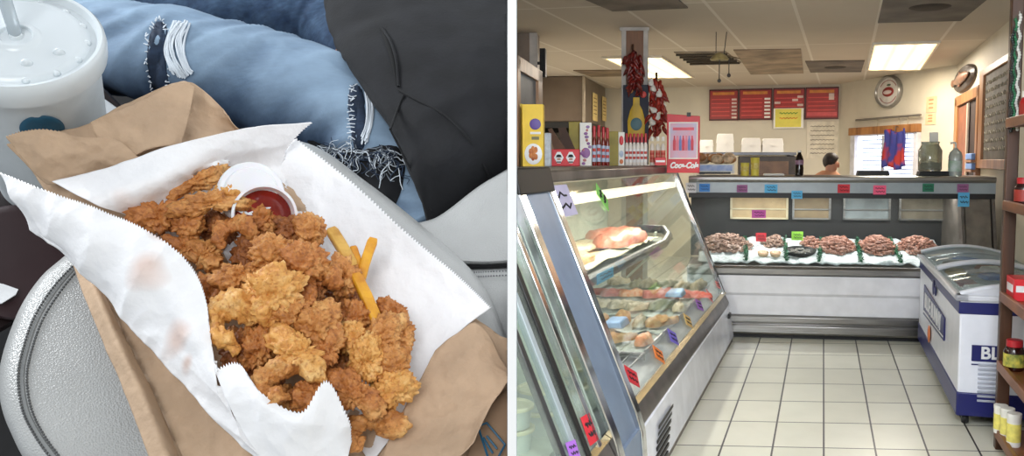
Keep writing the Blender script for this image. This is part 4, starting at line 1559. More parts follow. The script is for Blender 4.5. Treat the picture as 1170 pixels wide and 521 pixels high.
# flat papers and small dark register things
for px, y, w_, d_, h_, mt, nm, lb in ((884, .5, .2, .16, .02, M_styro, 'paper_stack', 'low stack of white paper beside the cola bottle'), (997, .5, .3, .12, .05, M_black, 'black_tray', 'low black tray in front of the bright window'),
                                      (1068, .5, .32, .14, .045, M_black, 'black_tray', 'low black tray under the glass jar')):
    l = on_bc(px, y)
    M = MBC @ Matrix.Translation(l)
    q = MB(M)
    q.prism([(-w_ / 2, 0), (w_ / 2, 0), (w_ / 2 * .92, h_), (-w_ / 2 * .92, h_)], -d_ / 2, d_ / 2)
    q.build(nm, mt, None, lb, M=M, cat='tray' if 'tray' in nm else 'paper', bevel=.006)
# glass jar and spray bottle
l = on_bc(1062, .5)
M = MBC @ Matrix.Translation(l + V((0, 0, .046)))
h = aty(1062, 162, M.translation.y).z - ZT - .046
r = 13 * pxm(M.translation)
t = thing('glass_jar', 'big clear glass jar on the black tray at the right of the counter', 'jar', M)
q = MB(M)
q.lathe([(0, 0), (r * .9, 0), (r, h * .06), (r, h * .7), (r * .8, h * .84), (r * .72, h * .9), (r * .78, h), (r * .72, h), (r * .66, h * .9), (r * .92, h * .68), (r * .92, h * .05), (0, h * .04)], 32)
q.build('jar', mat('jar_glass', (196, 200, 186), .08, var=.02, trans=.75), t)
q = MB(M)
q.lathe([(0, h * .07), (r * .88, h * .07), (r * .86, h * .28), (r * .3, h * .36), (0, h * .34)], 24)
q.build('contents', mat('jar_contents', (150, 146, 116), .6, var=.2, scale=30), t)
q = MB(M)
q.box(-r * .1, r * .65, -.003, .003, h * .98, h * 1.32)
q.build('note', M_paper, t)
l = on_bc(1091, .45)
M = MBC @ Matrix.Translation(l)
h = aty(1091, 163, M.translation.y).z - ZT
r = 7.5 * pxm(M.translation)
t = thing('pump_bottle', 'clear pump bottle with a pale green label at the right of the counter', 'bottle', M)
q = MB(M)
q.lathe([(r * .9, 0), (r, .01), (r, h * .6), (r * .8, h * .72), (r * .35, h * .8), (r * .3, h * .84)], 24)
q.build('bottle', mat('pump_plastic', (206, 216, 214), .15, var=.04, trans=.4), t)
q = MB(M)
q.lathe([(r * 1.02, h * .14), (r * 1.02, h * .46)], 24)
q.build('label', mat('pump_label', (150, 186, 160), .5, c2=(210, 222, 222), scale=14), t)
q = MB(M)
q.tube([(0, 0, h * .82), (0, 0, h * .98), (-r * .1, 0, h), (-r * .8, 0, h * .985)], r * .16, 8)
q.build('pump', M_styro, t)

# the person behind the counter
ph = aty(950, 187, 9.3)
hr = 9.2 * pxm(ph)
Mp = Matrix.Translation((ph.x, ph.y, 0))
person = thing('person', 'person with short dark hair and a peach top bending behind the back counter', 'person', Mp)


def skin_body(name, joints, edges, parent, m, clip=None, root=0, sub=2):
    me = bpy.data.meshes.new(name)
    base = WM[parent]
    inv = base.inverted()
    me.from_pydata([inv @ V(p) for p, r in joints], edges, [])
    o = bpy.data.objects.new(name, me)
    COL.objects.link(o)
    md = o.modifiers.new('skin', 'SKIN')
    md.use_smooth_shade = True
    for i, (p, r) in enumerate(joints):
        rr = r if isinstance(r, tuple) else (r, r)
        me.skin_vertices[0].data[i].radius = rr
        me.skin_vertices[0].data[i].use_root = i == root
    o.modifiers.new('sub', 'SUBSURF').levels = sub
    bpy.context.view_layer.update()
    ev = o.evaluated_get(bpy.context.evaluated_depsgraph_get())
    m2 = bpy.data.meshes.new_from_object(ev)
    vs = [base @ v.co for v in m2.vertices]
    fs = [tuple(p.vertices) for p in m2.polygons]
    bpy.data.objects.remove(o)
    q = MB()
    q.add(vs, fs)
    return q.build(name, m, parent, clip=clip, smooth=180)


hx_, hy_, hz_ = ph.x, ph.y, ph.z
J = [((hx_ - .06, hy_ + .05, 0.93), .13), ((hx_ - .05, hy_ + .02, 1.15), .12), ((hx_ - .05, hy_, 1.36), .14), ((hx_ - .03, hy_ - .01, 1.47), .045), ((hx_ - .0, hy_ - .02, hz_ - .02), .075), ((hx_ + .0, hy_ - .02, hz_ + .05), .08),
     ((hx_ - .22, hy_ + .02, 1.38), .06), ((hx_ - .28, hy_ - .08, 1.12), .045), ((hx_ - .2, hy_ - .28, 1.05), .035), ((hx_ - .17, hy_ - .36, 1.05), .03),
     ((hx_ + .13, hy_ - .0, 1.38), .06), ((hx_ + .2, hy_ - .1, 1.12), .045), ((hx_ + .12, hy_ - .28, 1.05), .035), ((hx_ + .1, hy_ - .36, 1.05), .03),
     ((hx_ - .15, hy_ + .04, .5), .07), ((hx_ - .15, hy_ + .06, .05), .05), ((hx_ + .03, hy_ + .04, .5), .07), ((hx_ + .03, hy_ + .06, .05), .05)]
E_ = [(0, 1), (1, 2), (2, 3), (3, 4), (4, 5), (2, 6), (6, 7), (7, 8), (8, 9), (2, 10), (10, 11), (11, 12), (12, 13), (0, 14), (14, 15), (0, 16), (16, 17)]
skin_body('body', J, E_, person, M_skin)
q = MB()
for kk, (dz_, rx_) in enumerate(((0, 0),)):
    R = Matrix.Translation((hx_ - .005, hy_ + .005, hz_ + .03))
    vs = MB(R)
    vs.sphere((0, 0, 0), (hr * 1.02, hr * 1.12, hr * 1.05), 28, 18)
    pts = []
    for p in vs.v:
        d = p - V((hx_, hy_, hz_ + .03))
        lim = -.105 + max(0, d.x + .01) * 1.5 + max(0, -d.y - .02) * .3
        k_ = min(1, max(0, (d.z - lim) / .02 + .5))
        p = V((hx_, hy_, hz_ + .03)) + d * (.72 + .28 * k_)
        p = p + V((1, 1, 1)) * .006 * noise.noise(p * 40)
        pts.append(p)
    vs.v = pts
    vs.build('hair', M_hair, person, smooth=180)
q = MB(Matrix.Translation((hx_ + hr * .78, hy_ - .03, hz_ - .015)))
q.sphere((0, 0, 0), (.012, .02, .032), 12, 8)
q.build('ear', M_skin, person)
q = MB()
rings = []
for z, rx, ry, ox in ((hz_ - .075, .07, .062, -.03), (hz_ - .1, .11, .08, -.035), (1.50, .14, .085, -.04), (1.46, .17, .095, -.04), (1.4, .23, .12, -.05), (1.2, .17, .14, -.05), (0.95, .17, .15, -.06), (.85, .18, .16, -.06)):
    rings.append([(hx_ + ox + rx * math.cos(a), hy_ + ry * math.sin(a), z) for a in [2 * math.pi * i / 28 for i in range(28)]])
q.loft(rings)
q.build('shirt', mat('peach_shirt', (222, 160, 124), .7, var=.08), person, smooth=180)
q = MB()
for sx in (-1, 1):
    x0 = -.15 if sx < 0 else .03
    q.tube([(hx_ + x0 * .9 - .01, hy_ + .04, .92), (hx_ + x0, hy_ + .04, .5), (hx_ + x0, hy_ + .06, .06)], [.12, .095, .075], 16)
q.build('trousers', mat('dark_trousers', (40, 42, 52), .8), person, smooth=180)
for sx in (-.15, .03):
    q = MB(Matrix.Translation((hx_ + sx, hy_ + .02, .04)))
    q.sphere((0, 0, 0), (.05, .13, .04), 14, 8)
    q.build('shoe', M_black, person)

# ------------------------------------------------------------------ back wall: menu boards, papers, shelf with foam boxes
Wd = (PB - P0)
bwn = V((-Wd.y, Wd.x, 0)).normalized()
MW = frame((PB.x, PB.y, 0), V((P0.x - PB.x, P0.y - PB.y, 0)))


def bw(px, py, off=.03):
    return MW.inverted() @ atplane(px, py, MW @ V((0, -off, 0)), MW.to_3x3() @ V((0, 1, 0)))


def wall_board(px0, px1, py0, py1, mt, name, label, cat, group=None, t_=.03, d_=None):
    a, b = bw(px0, py0), bw(px1, py1)
    M = MW @ Matrix.Translation(((a.x + b.x) / 2, -t_, b.z))
    t = thing(name, label, cat, M, group)
    w, h = b.x - a.x, a.z - b.z
    q = MB(M)
    q.box(-w / 2, w / 2, 0, d_ or t_ - .004, 0, h)
    q.build('board', mt, t, bevel=.004)
    return t, M, w, h


M_mt = mat('menu_title', (206, 130, 50), .5, var=.15)
M_mrow = mat('menu_row', (210, 70, 60), .5, var=.05)
M_mdark = mat('menu_frame', (80, 24, 18), .5)
for k, (a, b) in enumerate(((810.5, 843.5), (844.5, 882), (883.5, 919.5), (920.5, 958))):
    t, M, w, h = wall_board(a, b, 103 - k * .9 - .5, 137.5 - k * .5, M_red, 'menu_board', ('leftmost red menu board on the back wall', 'red menu board second from the left on the back wall', 'red menu board with the yellow sheet hung below it', 'rightmost red menu board beside the clock wall')[k], 'menu board', 'red menu boards')
    for bx in ((-w / 2, w / 2, 0, h * .05), (-w / 2, w / 2, h * .95, h), (-w / 2, -w / 2 + w * .03, 0, h), (w / 2 - w * .03, w / 2, 0, h)):
        patch(M, t, *bx, M_mdark, 'frame_strip', -.012, .012)
    patch(M, t, -w * .38, w * .36, h * .82, h * .91, M_mt, 'title_strip', -.006)
    for r_ in range(5):
        patch(M, t, -w * .42, w * (.2 if k < 2 else .4), h * (.66 - .13 * r_), h * (.695 - .13 * r_), M_mrow, 'menu_line', -.006)
    if k < 2:
        for r_ in range(6):
            patch(M, t, w * .27, w * .44, h * (.64 - .115 * r_), h * (.7 - .115 * r_), M_paper if k else mat('pale_pink_price', (216, 190, 180), .5), 'price_card', -.008)
    elif k == 2:
        for x, z in ((-.35, .5), (.2, .58), (.36, .68), (.36, .42)):
            patch(M, t, w * x - w * .1, w * x + w * .08, h * z, h * z + h * .07, mat('pale_pink_price', (216, 190, 180), .5), 'price_card', -.008)
    else:
        patch(M, t, w * .2, w * .36, h * .6, h * .8, mat('pale_pink_price', (216, 190, 180), .5), 'price_card', -.008)
        patch(M, t, -w * .45, w * .45, h * .1, h * .22, mat('rose_strip', (206, 80, 80), .5), 'menu_line', -.008)
t, M, w, h = wall_board(884, 918, 124, 146.5, M_paper, 'price_sheet', 'yellow hand written sheet hung over the lower edge of a red menu board', 'sheet', t_=.06, d_=.02)
patch(M, t, -w * .44, w * .42, h * .06, h * .97, M_yel, 'yellow_card', -.004)
for r_ in range(2):
    q = MB(M)
    q.tube([(-w * .3 + w * .6 * i / 16, -.006, h * (.75 - .25 * r_) + h * .04 * math.sin(i * 2.1)) for i in range(17)], h * .022, 5)
    q.build('scribble', (mat('green_ink', (90, 150, 60), .6), mat('orange_ink', (226, 140, 60), .6))[r_], t)
t, M, w, h = wall_board(922, 957, 138.5, 181, mat('wall_sheet', (216, 208, 190), .7), 'notice_sheet', 'tall cream hand written sheet on the wall below the rightmost menu board', 'sheet', t_=.012)
for r_ in range(7):
    q = MB(M)
    q.tube([(-w * .38 + w * .76 * i / 20, -.004, h * (.86 - .12 * r_) + h * .012 * math.sin(i * 2.1 + r_)) for i in range(21)], h * .009, 4)
    q.build('scribble', mat('grey_ink', (150, 140, 128), .6), t)
# back shelf / prep table with foam boxes and dark equipment
p0, p1 = aty(797, 175, 11.2), aty(908, 175, 11.2)
MK = frame((p0.x, p0.y, 0), V((1, -.13, 0)))
Lk = p1.x - p0.x
zk = aty(860, 174, 11.2).z
t = thing('prep_table', 'dark steel prep table and warmer against the back wall under the menu boards', 'table', MK)
q = MB(MK)
q.box(0, Lk, 0, .7, zk - .04, zk)
q.build('top', M_dsteel, t, bevel=.004)
q = MB(MK)
q.box(Lk * .42, Lk, .02, .68, 1.2, zk - .05)
q.build('warmer', mat('dark_warmer', (60, 54, 50), .4, metal=.3, var=.2), t, bevel=.01)
q = MB(MK)
q.box(Lk * .6, Lk * .92, -.02, .02, 1.3, zk - .12)
q.build('drawer', mat('brown_warmer_drawer', (96, 72, 54), .4, var=.2), t, bevel=.005)
for x in (.03, Lk - .08):
    for y in (.03, .62):
        q = MB(MK)
        q.box(x, x + .05, y, y + .05, 0, zk - .04)
        q.build('leg', M_dsteel, t)
q = MB(MK)
q.box(0, Lk, .02, .68, .5, .54)
q.build('undershelf', M_dsteel, t)
for k, (a, b, yt, yb, lb) in enumerate(((799, 815, 160, 174, 'left white foam carton stack on the prep table'), (818, 838, 153, 174, 'tall white foam carton stack on the prep table'),
                                        (846, 868, 158, 172.5, 'white foam carton at the middle of the prep table'), (869, 893, 158.5, 172.5, 'white foam carton at the right of the prep table'))):
    A, B = aty(a, yt, 11.5), aty(b, yb, 11.5)
    M = frame((A.x, 11.5 - .13 * (A.x - p0.x), zk), V((1, -.13, 0)))
    t = thing('foam_carton', lb, 'box', M, 'white foam cartons at the back')
    w, h = B.x - A.x, A.z - zk
    q = MB(M)
    q.prism([(0, 0), (w, 0), (w * .97, h * .5), (w, h * .52), (w * .93, h), (w * .07, h), (0, h * .52), (w * .03, h * .5)], 0, .3)
    q.build('carton', M_styro, t, bevel=.006)
    q = MB(M)
    q.box(w * .42, w * .58, -.012, .004, h * .45, h * .6)
    q.build('tab', M_styro, t)

# ------------------------------------------------------------------ corner wall: window, clock, rod
MC = frame((P1.x, P1.y, 0), V((P1.x - P0.x, P1.y - P0.y, 0)))
if (MC.inverted() @ EYE).y > 0:
    MC = frame((P0.x, P0.y, 0), V((P1.x - P0.x, P1.y - P0.y, 0)))
CS = -1 if (MC.inverted() @ EYE).y < 0 else 1


def cw(px, py, off=.0):
    return MC.inverted() @ atplane(px, py, MC @ V((0, CS * off, 0)), MC.to_3x3() @ V((0, 1, 0)))


def cbox(px0, px1, py0, py1, o0, o1, m, name, parent, M=None, bevel=0.0, slope=True):
    """box on the corner wall between picture columns px0..px1 (rows at the left end)"""
    a, b = cw(px0, py0), cw(px0, py1)
    c = cw(px1, py0)
    q = MB(MC)
    q.box(min(a.x, c.x), max(a.x, c.x), min(CS * o0, CS * o1), max(CS * o0, CS * o1), min(a.z, b.z), max(a.z, b.z))
    return q.build(name, m, parent, bevel=bevel)


Mw = MC @ Matrix.Translation(cw(1012, 200))
win = thing('window_1', 'bright serving window with an oak head in the corner wall', 'window', Mw)
win['kind'] = 'structure'
M_day = mat('daylight_outside', (225, 236, 255), .5, var=0.0, emit=1.15, ecol=(222, 234, 255))
cbox(979, 1051, 156, 215, .0, .012, M_day, 'pane', win)
cbox(975, 1053, 146.5, 155, .0, .09, M_oak, 'head_trim', win, bevel=.006)
cbox(976, 981, 154, 215, .0, .07, mat('window_jamb', (206, 206, 214), .5), 'jamb', win, bevel=.004)
cbox(1048.5, 1052.5, 150, 215, .0, .07, mat('window_jamb', (206, 206, 214), .5), 'jamb', win, bevel=.004)
for k in range(9):
    cbox(987, 1049, 160 + 4.6 * k, 161 + 4.6 * k, .015, .03, mat('blind_slat', (176, 190, 214), .5), 'blind_slat', win)
cbox(1009.5, 1012, 155, 215, .01, .03, mat('window_jamb', (206, 206, 214), .5), 'mullion', win)
# curtain rod above
a, b = cw(978, 137.5, .06), cw(1052, 131, .06)
a.z = b.z = (a.z + b.z) / 2 - .0
t = thing('curtain_rod', 'thin grey rod on the wall above the serving window', 'rod', MC @ Matrix.Translation(a))
q = MB(MC)
q.tube([a, b], .016, 8)
q.build('rod', mat('rod_metal', (130, 126, 120), .4, metal=.5), t)
for x in (a.x + .1, b.x - .1):
    q = MB(MC)
    q.tube([(x, 0, a.z), (x, a.y, a.z)], .012, 6)
    q.build('bracket', mat('rod_metal', (130, 126, 120), .4, metal=.5), t)
for px in (1003, 1027, 1037):
    c0 = cw(px, 134, .02)
    q = MB(MC)
    q.tube([(c0.x, CS * .02, a.z), (c0.x, CS * .02, a.z - .32)], .006, 5)
    q.build('cord', mat('pale_cord', (180, 172, 150), .6), t)
# cloth hanging in the window
a, b = cw(1011, 150, .14), cw(1034, 192, .14)
t = thing('hanging_shirt', 'dark blue and red printed shirt hanging in front of the serving window', 'shirt', MC @ Matrix.Translation((a.x, a.y, a.z)))
rows = []
x0, x1 = min(a.x, b.x), max(a.x, b.x)
for i in range(16):
    z = a.z + (b.z - a.z) * i / 15
    rows.append([(x0 + (x1 - x0) * j / 19 + .02 * math.sin(i * .4), CS * (.14 + .03 * math.sin(j * 1.1 + i * .1)), z + .03 * math.sin(j * .4)) for j in range(20)])
q = MB(MC)
q.grid(rows)
mshirt = mat('printed_shirt', (40, 44, 116), .7, c2=(150, 36, 34), scale=3.2, detail=2, lo=.42, hi=.5)
q.build('cloth', mshirt, t, solid=.012, smooth=80)
q = MB(MC)
q.tube([((x0 + x1) / 2, CS * .14, a.z - .02), ((x0 + x1) / 2, CS * .13, a.z + .06), ((x0 + x1) / 2, CS * .07, a.z + .05)], .008, 6)
q.build('hanger_hook', M_dsteel, t)
# round clock sign
c = cw(1017, 105, .0)
rz = abs(cw(1017, 86.5).z - cw(1017, 123.5).z) / 2
Mk = MC @ Matrix.Translation((c.x, 0, c.z)) @ Matrix.Rotation(math.pi / 2 * (1 if CS < 0 else -1), 4, 'X')
t = thing('round_sign', 'round white sign with a grey rim and red crab emblem on the corner wall', 'sign', Mk)
xs = abs(cw(1002.5, 105).x - cw(1031.5, 105).x) / 2 / rz
Ms = Mk @ Matrix.Diagonal((xs, 1, 1, 1))
q = MB(Ms)
q.lathe([(rz, 0), (rz, .05), (rz * .93, .07), (rz * .86, .05), (rz * .86, .03)], 48)
q.build('rim', mat('sign_rim', (150, 148, 142), .3, metal=.5), t, smooth=60)
q = MB(Ms)
q.lathe([(0, .035), (rz * .87, .035), (rz * .87, .0)], 48)
q.build('face', mat('sign_face', (206, 202, 196), .4), t)
q = MB(Ms)
q.sphere((0, 0, .037), (rz * .45, rz * .3, .012), 24, 10)
q.build('emblem', mat('emblem_red', (140, 44, 40), .5, var=.2, scale=12), t)
q = MB(Ms)
q.sphere((0, -rz * .02, .047), (rz * .33, rz * .13, .008), 20, 8)
q.build('emblem_band', mat('emblem_pale', (206, 190, 190), .5, var=.1), t)
q = MB(Ms)
q.sphere((rz * .05, rz * .42, .037), (rz * .16, rz * .07, .008), 16, 8)
q.build('emblem_crest', mat('emblem_green', (70, 90, 70), .5), t)
for a0, a1 in ((.5, 2.6), (3.6, 5.8)):
    q = MB(Ms)
    q.tube([(rz * .7 * math.cos(a), rz * .7 * math.sin(a), .037) for a in [a0 + (a1 - a0) * i / 20 for i in range(21)]], rz * .02, 5)
    q.build('lettering_arc', mat('emblem_red', (140, 44, 40), .5), t)
# pale sheets on the corner wall
for px0, px1, y0_, y1_, lb in ((1059, 1070, 111, 128, 'upper pale peach sheet on the wall right of the round sign'), (1058, 1069, 130, 142, 'lower pale peach sheet on the wall right of the round sign')):
    a, b = cw(px0, y0_), cw(px1, y1_)
    M = MC @ Matrix.Translation(((a.x + b.x) / 2, 0, b.z))
    q = MB(MC)
    t = thing('wall_sheet', lb, 'sheet', M)
    q.box(min(a.x, b.x), max(a.x, b.x), min(0, CS * .008), max(0, CS * .008), b.z, a.z)
    q.build('sheet', mat('peach_sheet', (222, 190, 150), .7), t)
    for r_ in range(3):
        z = b.z + (a.z - b.z) * (.25 + .25 * r_)
        q = MB(MC)
        q.box(min(a.x, b.x) + .06, max(a.x, b.x) - .06, min(CS * .008, CS * .011), max(CS * .008, CS * .011), z, z + .02)
        q.build('text_line', mat('peach_ink', (190, 140, 100), .7), t)

# ------------------------------------------------------------------ right wall: door opening, fish plaque, chalk board
RD = V((rw_dir.x, rw_dir.y, 0)).normalized()
MR = frame((P2.x, P2.y, 0), RD)                       # x goes away from us along the wall
RS = 1 if (MR.inverted() @ EYE).y > 0 else -1


def rw_(px, py, off=0.0):
    return MR.inverted() @ atplane(px, py, MR @ V((0, RS * off, 0)), MR.to_3x3() @ V((0, 1, 0)))


def rbox(x0, x1, z0, z1, o0, o1, m, name, parent, bevel=.0):
    q = MB(MR)
    q.box(min(x0, x1), max(x0, x1), min(RS * o0, RS * o1), max(RS * o0, RS * o1), z0, z1)
    return q.build(name, m, parent, bevel=bevel)


a, b = rw_(1094, 117), rw_(1121, 97)
zt_ = (a.z + b.z) / 2
xa, xb = rw_(1094, 160).x, rw_(1121.5, 160).x
dr = thing('door_1', 'oak framed doorway in the right wall', 'door', MR @ Matrix.Translation((xa, 0, 0)))
dr['kind'] = 'structure'
rbox(xa, xb, zt_ - .1, zt_ + .02, 0, .05, M_oak, 'door_head', dr, .006)
rbox(xa - .0, xa - .22, 0, zt_, 0, .05, M_oak, 'door_jamb', dr, .006)
rbox(xb, xb + .13, 0, zt_, 0, .05, M_oak, 'door_jamb', dr, .006)
rbox(xa - .22, xb + .13, 0, zt_ - .1, .0, .01, mat('doorway_shade', (52, 36, 32), .6, var=.2), 'opening', dr)  # flat dark sheet painted for the shade inside the doorway
xm = rw_(1108, 160).x
rbox(xa - .22, xm, 0, zt_ - .12, .01, .025, mat('reddish_door_leaf', (138, 84, 60), .5, var=.15), 'door_leaf', dr, .004)
rbox(xm, xm - .06, 0, zt_ - .12, .02, .045, mat('pale_door_edge', (196, 178, 160), .5), 'door_edge', dr, .004)
# stuff seen through the opening: pale blue boxes on a small shelf
for k, (px, py) in enumerate(((1113, 179), (1113, 190))):
    c = rw_(px, py, .03)
    q = MB(MR @ Matrix.Translation((c.x, RS * .05, c.z)))
    t = thing('blue_packet', ('upper pale blue packet in the oak doorway', 'lower pale blue packet in the oak doorway')[k], 'packet', MR @ Matrix.Translation((c.x, RS * .05, c.z)))
    q.box(-.22, .22, -.04, .04, -.035, .035)
    q.build('packet', mat('doorway_blue', (110, 150, 214), .4, var=.15, scale=20), t, bevel=.01)
    q = MB(MR @ Matrix.Translation((c.x, RS * .05, c.z)))
    q.box(-.25, .25, -.045, .045, -.06, -.036)
    q.build('ledge', M_oak, t)
# mounted fish plaque
c = rw_(1104, 90)
ry_ = abs(rw_(1104, 76).z - rw_(1104, 104).z) / 2
rx_ = abs(rw_(1093, 90).x - rw_(1116, 90).x) / 2
Mo = MR @ Matrix.Translation((c.x, 0, c.z)) @ Matrix.Rotation(-RS * math.pi / 2, 4, 'X')
t = thing('fish_plaque', 'oval dark wood plaque with a mounted fish high on the right wall', 'plaque', Mo)
q = MB(Mo @ Matrix.Diagonal((rx_ / ry_, 1, 1, 1)))
q.lathe([(ry_, 0), (ry_, .03), (ry_ * .92, .05), (0, .05)], 40)
q.build('plaque', mat('plaque_wood', (40, 28, 22), .4, var=.25), t, smooth=50)
q = MB(Mo)
rings = []
for i in range(15):
    s_ = i / 14
    w_ = math.sin(math.pi * min(1, s_ * 1.05 + .02)) ** .8 * .5 + .06
    if s_ > .86: w_ = .2 + (s_ - .86) * 1.6
    rings.append([((s_ - .5) * rx_ * 1.55, ry_ * .8 * w_ * math.sin(a), .07 + .06 * w_ * math.cos(a)) for a in [2 * math.pi * k / 14 for k in range(14)]])
q.loft(rings)
q.build('mounted_fish', mat('fish_skin', (150, 104, 76), .35, c2=(96, 70, 56), scale=14), t, smooth=80)
for sgn in (1, -1):
    q = MB(Mo)
    q.prism([(-rx_ * .1, sgn * ry_ * .3), (rx_ * .1, sgn * ry_ * .62), (rx_ * .3, sgn * ry_ * .25)], .06, .075, axis='z')
    q.build('fin', mat('fish_fin', (120, 80, 60), .5), t)
# chalk board with oak frame
a0, a1 = rw_(1122, 150).x, rw_(1158, 150).x
zt1 = (rw_(1124, 82).z + rw_(1156, 66).z) / 2
zb1 = (rw_(1124, 187).z + rw_(1150, 187).z) / 2
t = thing('chalk_board', 'large chalk board with an oak frame on the right wall, covered in faint writing', 'board', MR @ Matrix.Translation(((a0 + a1) / 2, 0, zb1)))
mb_ = mat('chalk_dark', (66, 62, 58), .7, c2=(104, 98, 90), scale=5, lo=.4, hi=.75)
rbox(a0, a1, zb1, zt1, 0, .02, mb_, 'board', t)
fw = .07
for nm, bx in (('frame_rail', (a0, a1, zt1 - .05, zt1 + .02)), ('frame_rail', (a0, a1, zb1 - .05, zb1 + .04)), ('frame_stile', (a0 - .02, a0 + .26 * (1 if a1 > a0 else -1), zb1, zt1)), ('frame_stile', (a1, a1 + .12 * (1 if a1 < a0 else -1), zb1, zt1))):
    rbox(*bx, 0, .045, M_oak, nm, t, .005)
for r_ in range(9):
    z = zt1 - .14 - (zt1 - zb1 - .2) * r_ / 9
    lo_, hi_ = min(a0, a1) + .15, max(a0, a1) - .3
    q = MB(MR)
    q.tube([(lo_ + (hi_ - lo_) * i / 30, RS * .022, z + .02 * math.sin(i * 2.4 + r_)) for i in range(31)], .006, 4)
    q.build('chalk_line', mat('chalk', (170, 164, 150), .8), t)
# hanging wire mobile
c = aty(822, 66, 8.2)
Mm = Matrix.Translation(c)
t = thing('wire_mobile', 'small yellowish shell shaped mobile hanging on wires from the ceiling', 'mobile', Mm)
s = pxm(c)
q = MB(Mm)
q.lathe([(0, 6 * s), (4 * s, 5 * s), (8 * s, 2 * s), (11 * s, -1.5 * s), (10 * s, -3 * s), (5 * s, -1 * s), (0, 0)], 24, Matrix.Diagonal((1, .7, 1, 1)))
q.build('shell', mat('mobile_glass', (176, 160, 110), .3, c2=(110, 98, 60), scale=9), t, smooth=50)
for x, z0, z1 in ((-4, 0, None), (5, 0, None)):
    q = MB(Mm)
    q.tube([(x * s, 0, 3 * s), ((x + (3 if x > 0 else 0)) * s, 0, CEIL - c.z)], .004, 5)
    q.build('hanging_wire', M_black, t)
for x, L in ((0, 26), (11, 20)):
    q = MB(Mm)
    q.tube([(x * s, 0, -1 * s), (x * s, 0, -L * s)], .005, 5)
    q.sphere((x * s, 0, -L * s), .02, 10, 6)
    q.build('dangling_chime', M_dsteel, t)
for k in range(5):
    q = MB(Mm)
    q.tube([((-14 + 3 * k) * s, 0, (2 + .4 * k) * s), ((8 + 4 * k) * s, .02, (3.5 - k) * s)], .005, 5)
    q.build('wire_arm', mat('mobile_wire', (120, 104, 80), .5), t)

# ------------------------------------------------------------------ ice cream freezer
FO, FE = atz(1092.5, 487, 0), atz(1049, 396, 0)
FY = (FE - FO)
FLn = FY.length
FY.normalize()
MFz = frame(FO, V((FY.y, -FY.x, 0)))
FWd, FH = 0.68, 0.825
t = thing('ice_cream_freezer', 'white and navy ice cream chest freezer with sliding curved glass lids', 'freezer', MFz)
q = MB(MFz)
q.box(0, FWd, 0, FLn, .07, FH - .03)
q.build('cabinet', mat('freezer_white', (224, 226, 236), .3, var=.03), t, bevel=.012)
q = MB(MFz)
q.box(-.006, FWd + .006, -.006, FLn + .006, .07, .22)
q.build('navy_base', M_navy, t, bevel=.008)
q = MB(MFz)
q.box(-.008, FWd + .008, -.008, FLn, FH - .115, FH - .03)
q.build('navy_band', M_navy, t, bevel=.006)
q = MB(MFz)
for bx in ((-.03, FWd + .03, -.03, .05), (-.03, FWd + .03, FLn - .05, FLn + .03), (-.03, .05, -.03, FLn + .03), (FWd - .05, FWd + .03, -.03, FLn + .03)):
    q.box(bx[0], bx[1], bx[2], bx[3], FH - .032, FH + .006)
q.build('rim', mat('freezer_rim', (206, 208, 216), .3, var=.04), t, bevel=.01)


def lidz(x): return FH + .005 + 0.06 * math.sin(math.pi * min(1, max(0, x / FWd))) ** .9


xs_ = [FWd * i / 16 for i in range(17)]
for (ya, yb, dz, nm) in ((.02, FLn * .56, .0, 'sliding_lid'), (FLn * .5, FLn - .02, .018, 'sliding_lid')):
    q = MB(MFz)
    q.grid([[(x, y, lidz(x) + dz) for x in xs_] for y in (ya + .03, (ya + yb) / 2, yb - .03)])
    l_ = q.build(nm, glass('freezer_glass', (.9, .95, .95), .07, .03), t, solid=.006, smooth=80)
    for yy_ in (ya, yb):
        q = MB(MFz)
        q.tube([(x, yy_, lidz(x) + dz) for x in xs_], .02, 8)
        q.build('lid_frame', mat('freezer_rim', (176, 178, 186), .3), l_)
for y_ in (.0, FLn):
    q = MB(MFz)
    q.prism([(x, lidz(x)) for x in xs_] + [(FWd, FH - .04), (0, FH - .04)], y_ - .012, y_ + .012)
    q.build('end_cap', mat('freezer_rim', (176, 178, 186), .3), t)
# the cabinet is open inside: dark well and packs
q = MB(MFz)
q.box(.03, FWd - .03, .03, FLn - .03, FH - .04, FH - .028)
q.build('well', mat('freezer_well', (150, 152, 156), .5, var=.3, scale=8), t)
rnd = random.Random(9)
for k in range(10):
    x, y = rnd.uniform(.12, FWd - .12), .2 + (FLn - .4) * k / 9
    Mq = MFz @ Matrix.Translation((x, y, FH - .028)) @ Matrix.Rotation(rnd.uniform(-.6, .6), 4, 'Z')
    cc = ((196, 160, 70), (206, 206, 214), (150, 60, 50), (120, 90, 60), (90, 120, 190))[k % 5]
    q = MB(Mq)
    q.prism([(-.08, 0), (-.06, .03), (.06, .034), (.08, 0)], -.1, .1)
    q.build('ice_cream_pack', mat('pack_%d' % cc[0], cc, .45, var=.15, scale=20), None, ('tan ice cream pack', 'white ice cream pack', 'dark red ice cream pack', 'brown ice cream pack', 'blue ice cream pack')[k % 5] + ' lying in the ' + ('near' if k < 5 else 'far') + ' half of the glass topped freezer', M=Mq, cat='ice cream', bevel=.008, group='ice cream packs')
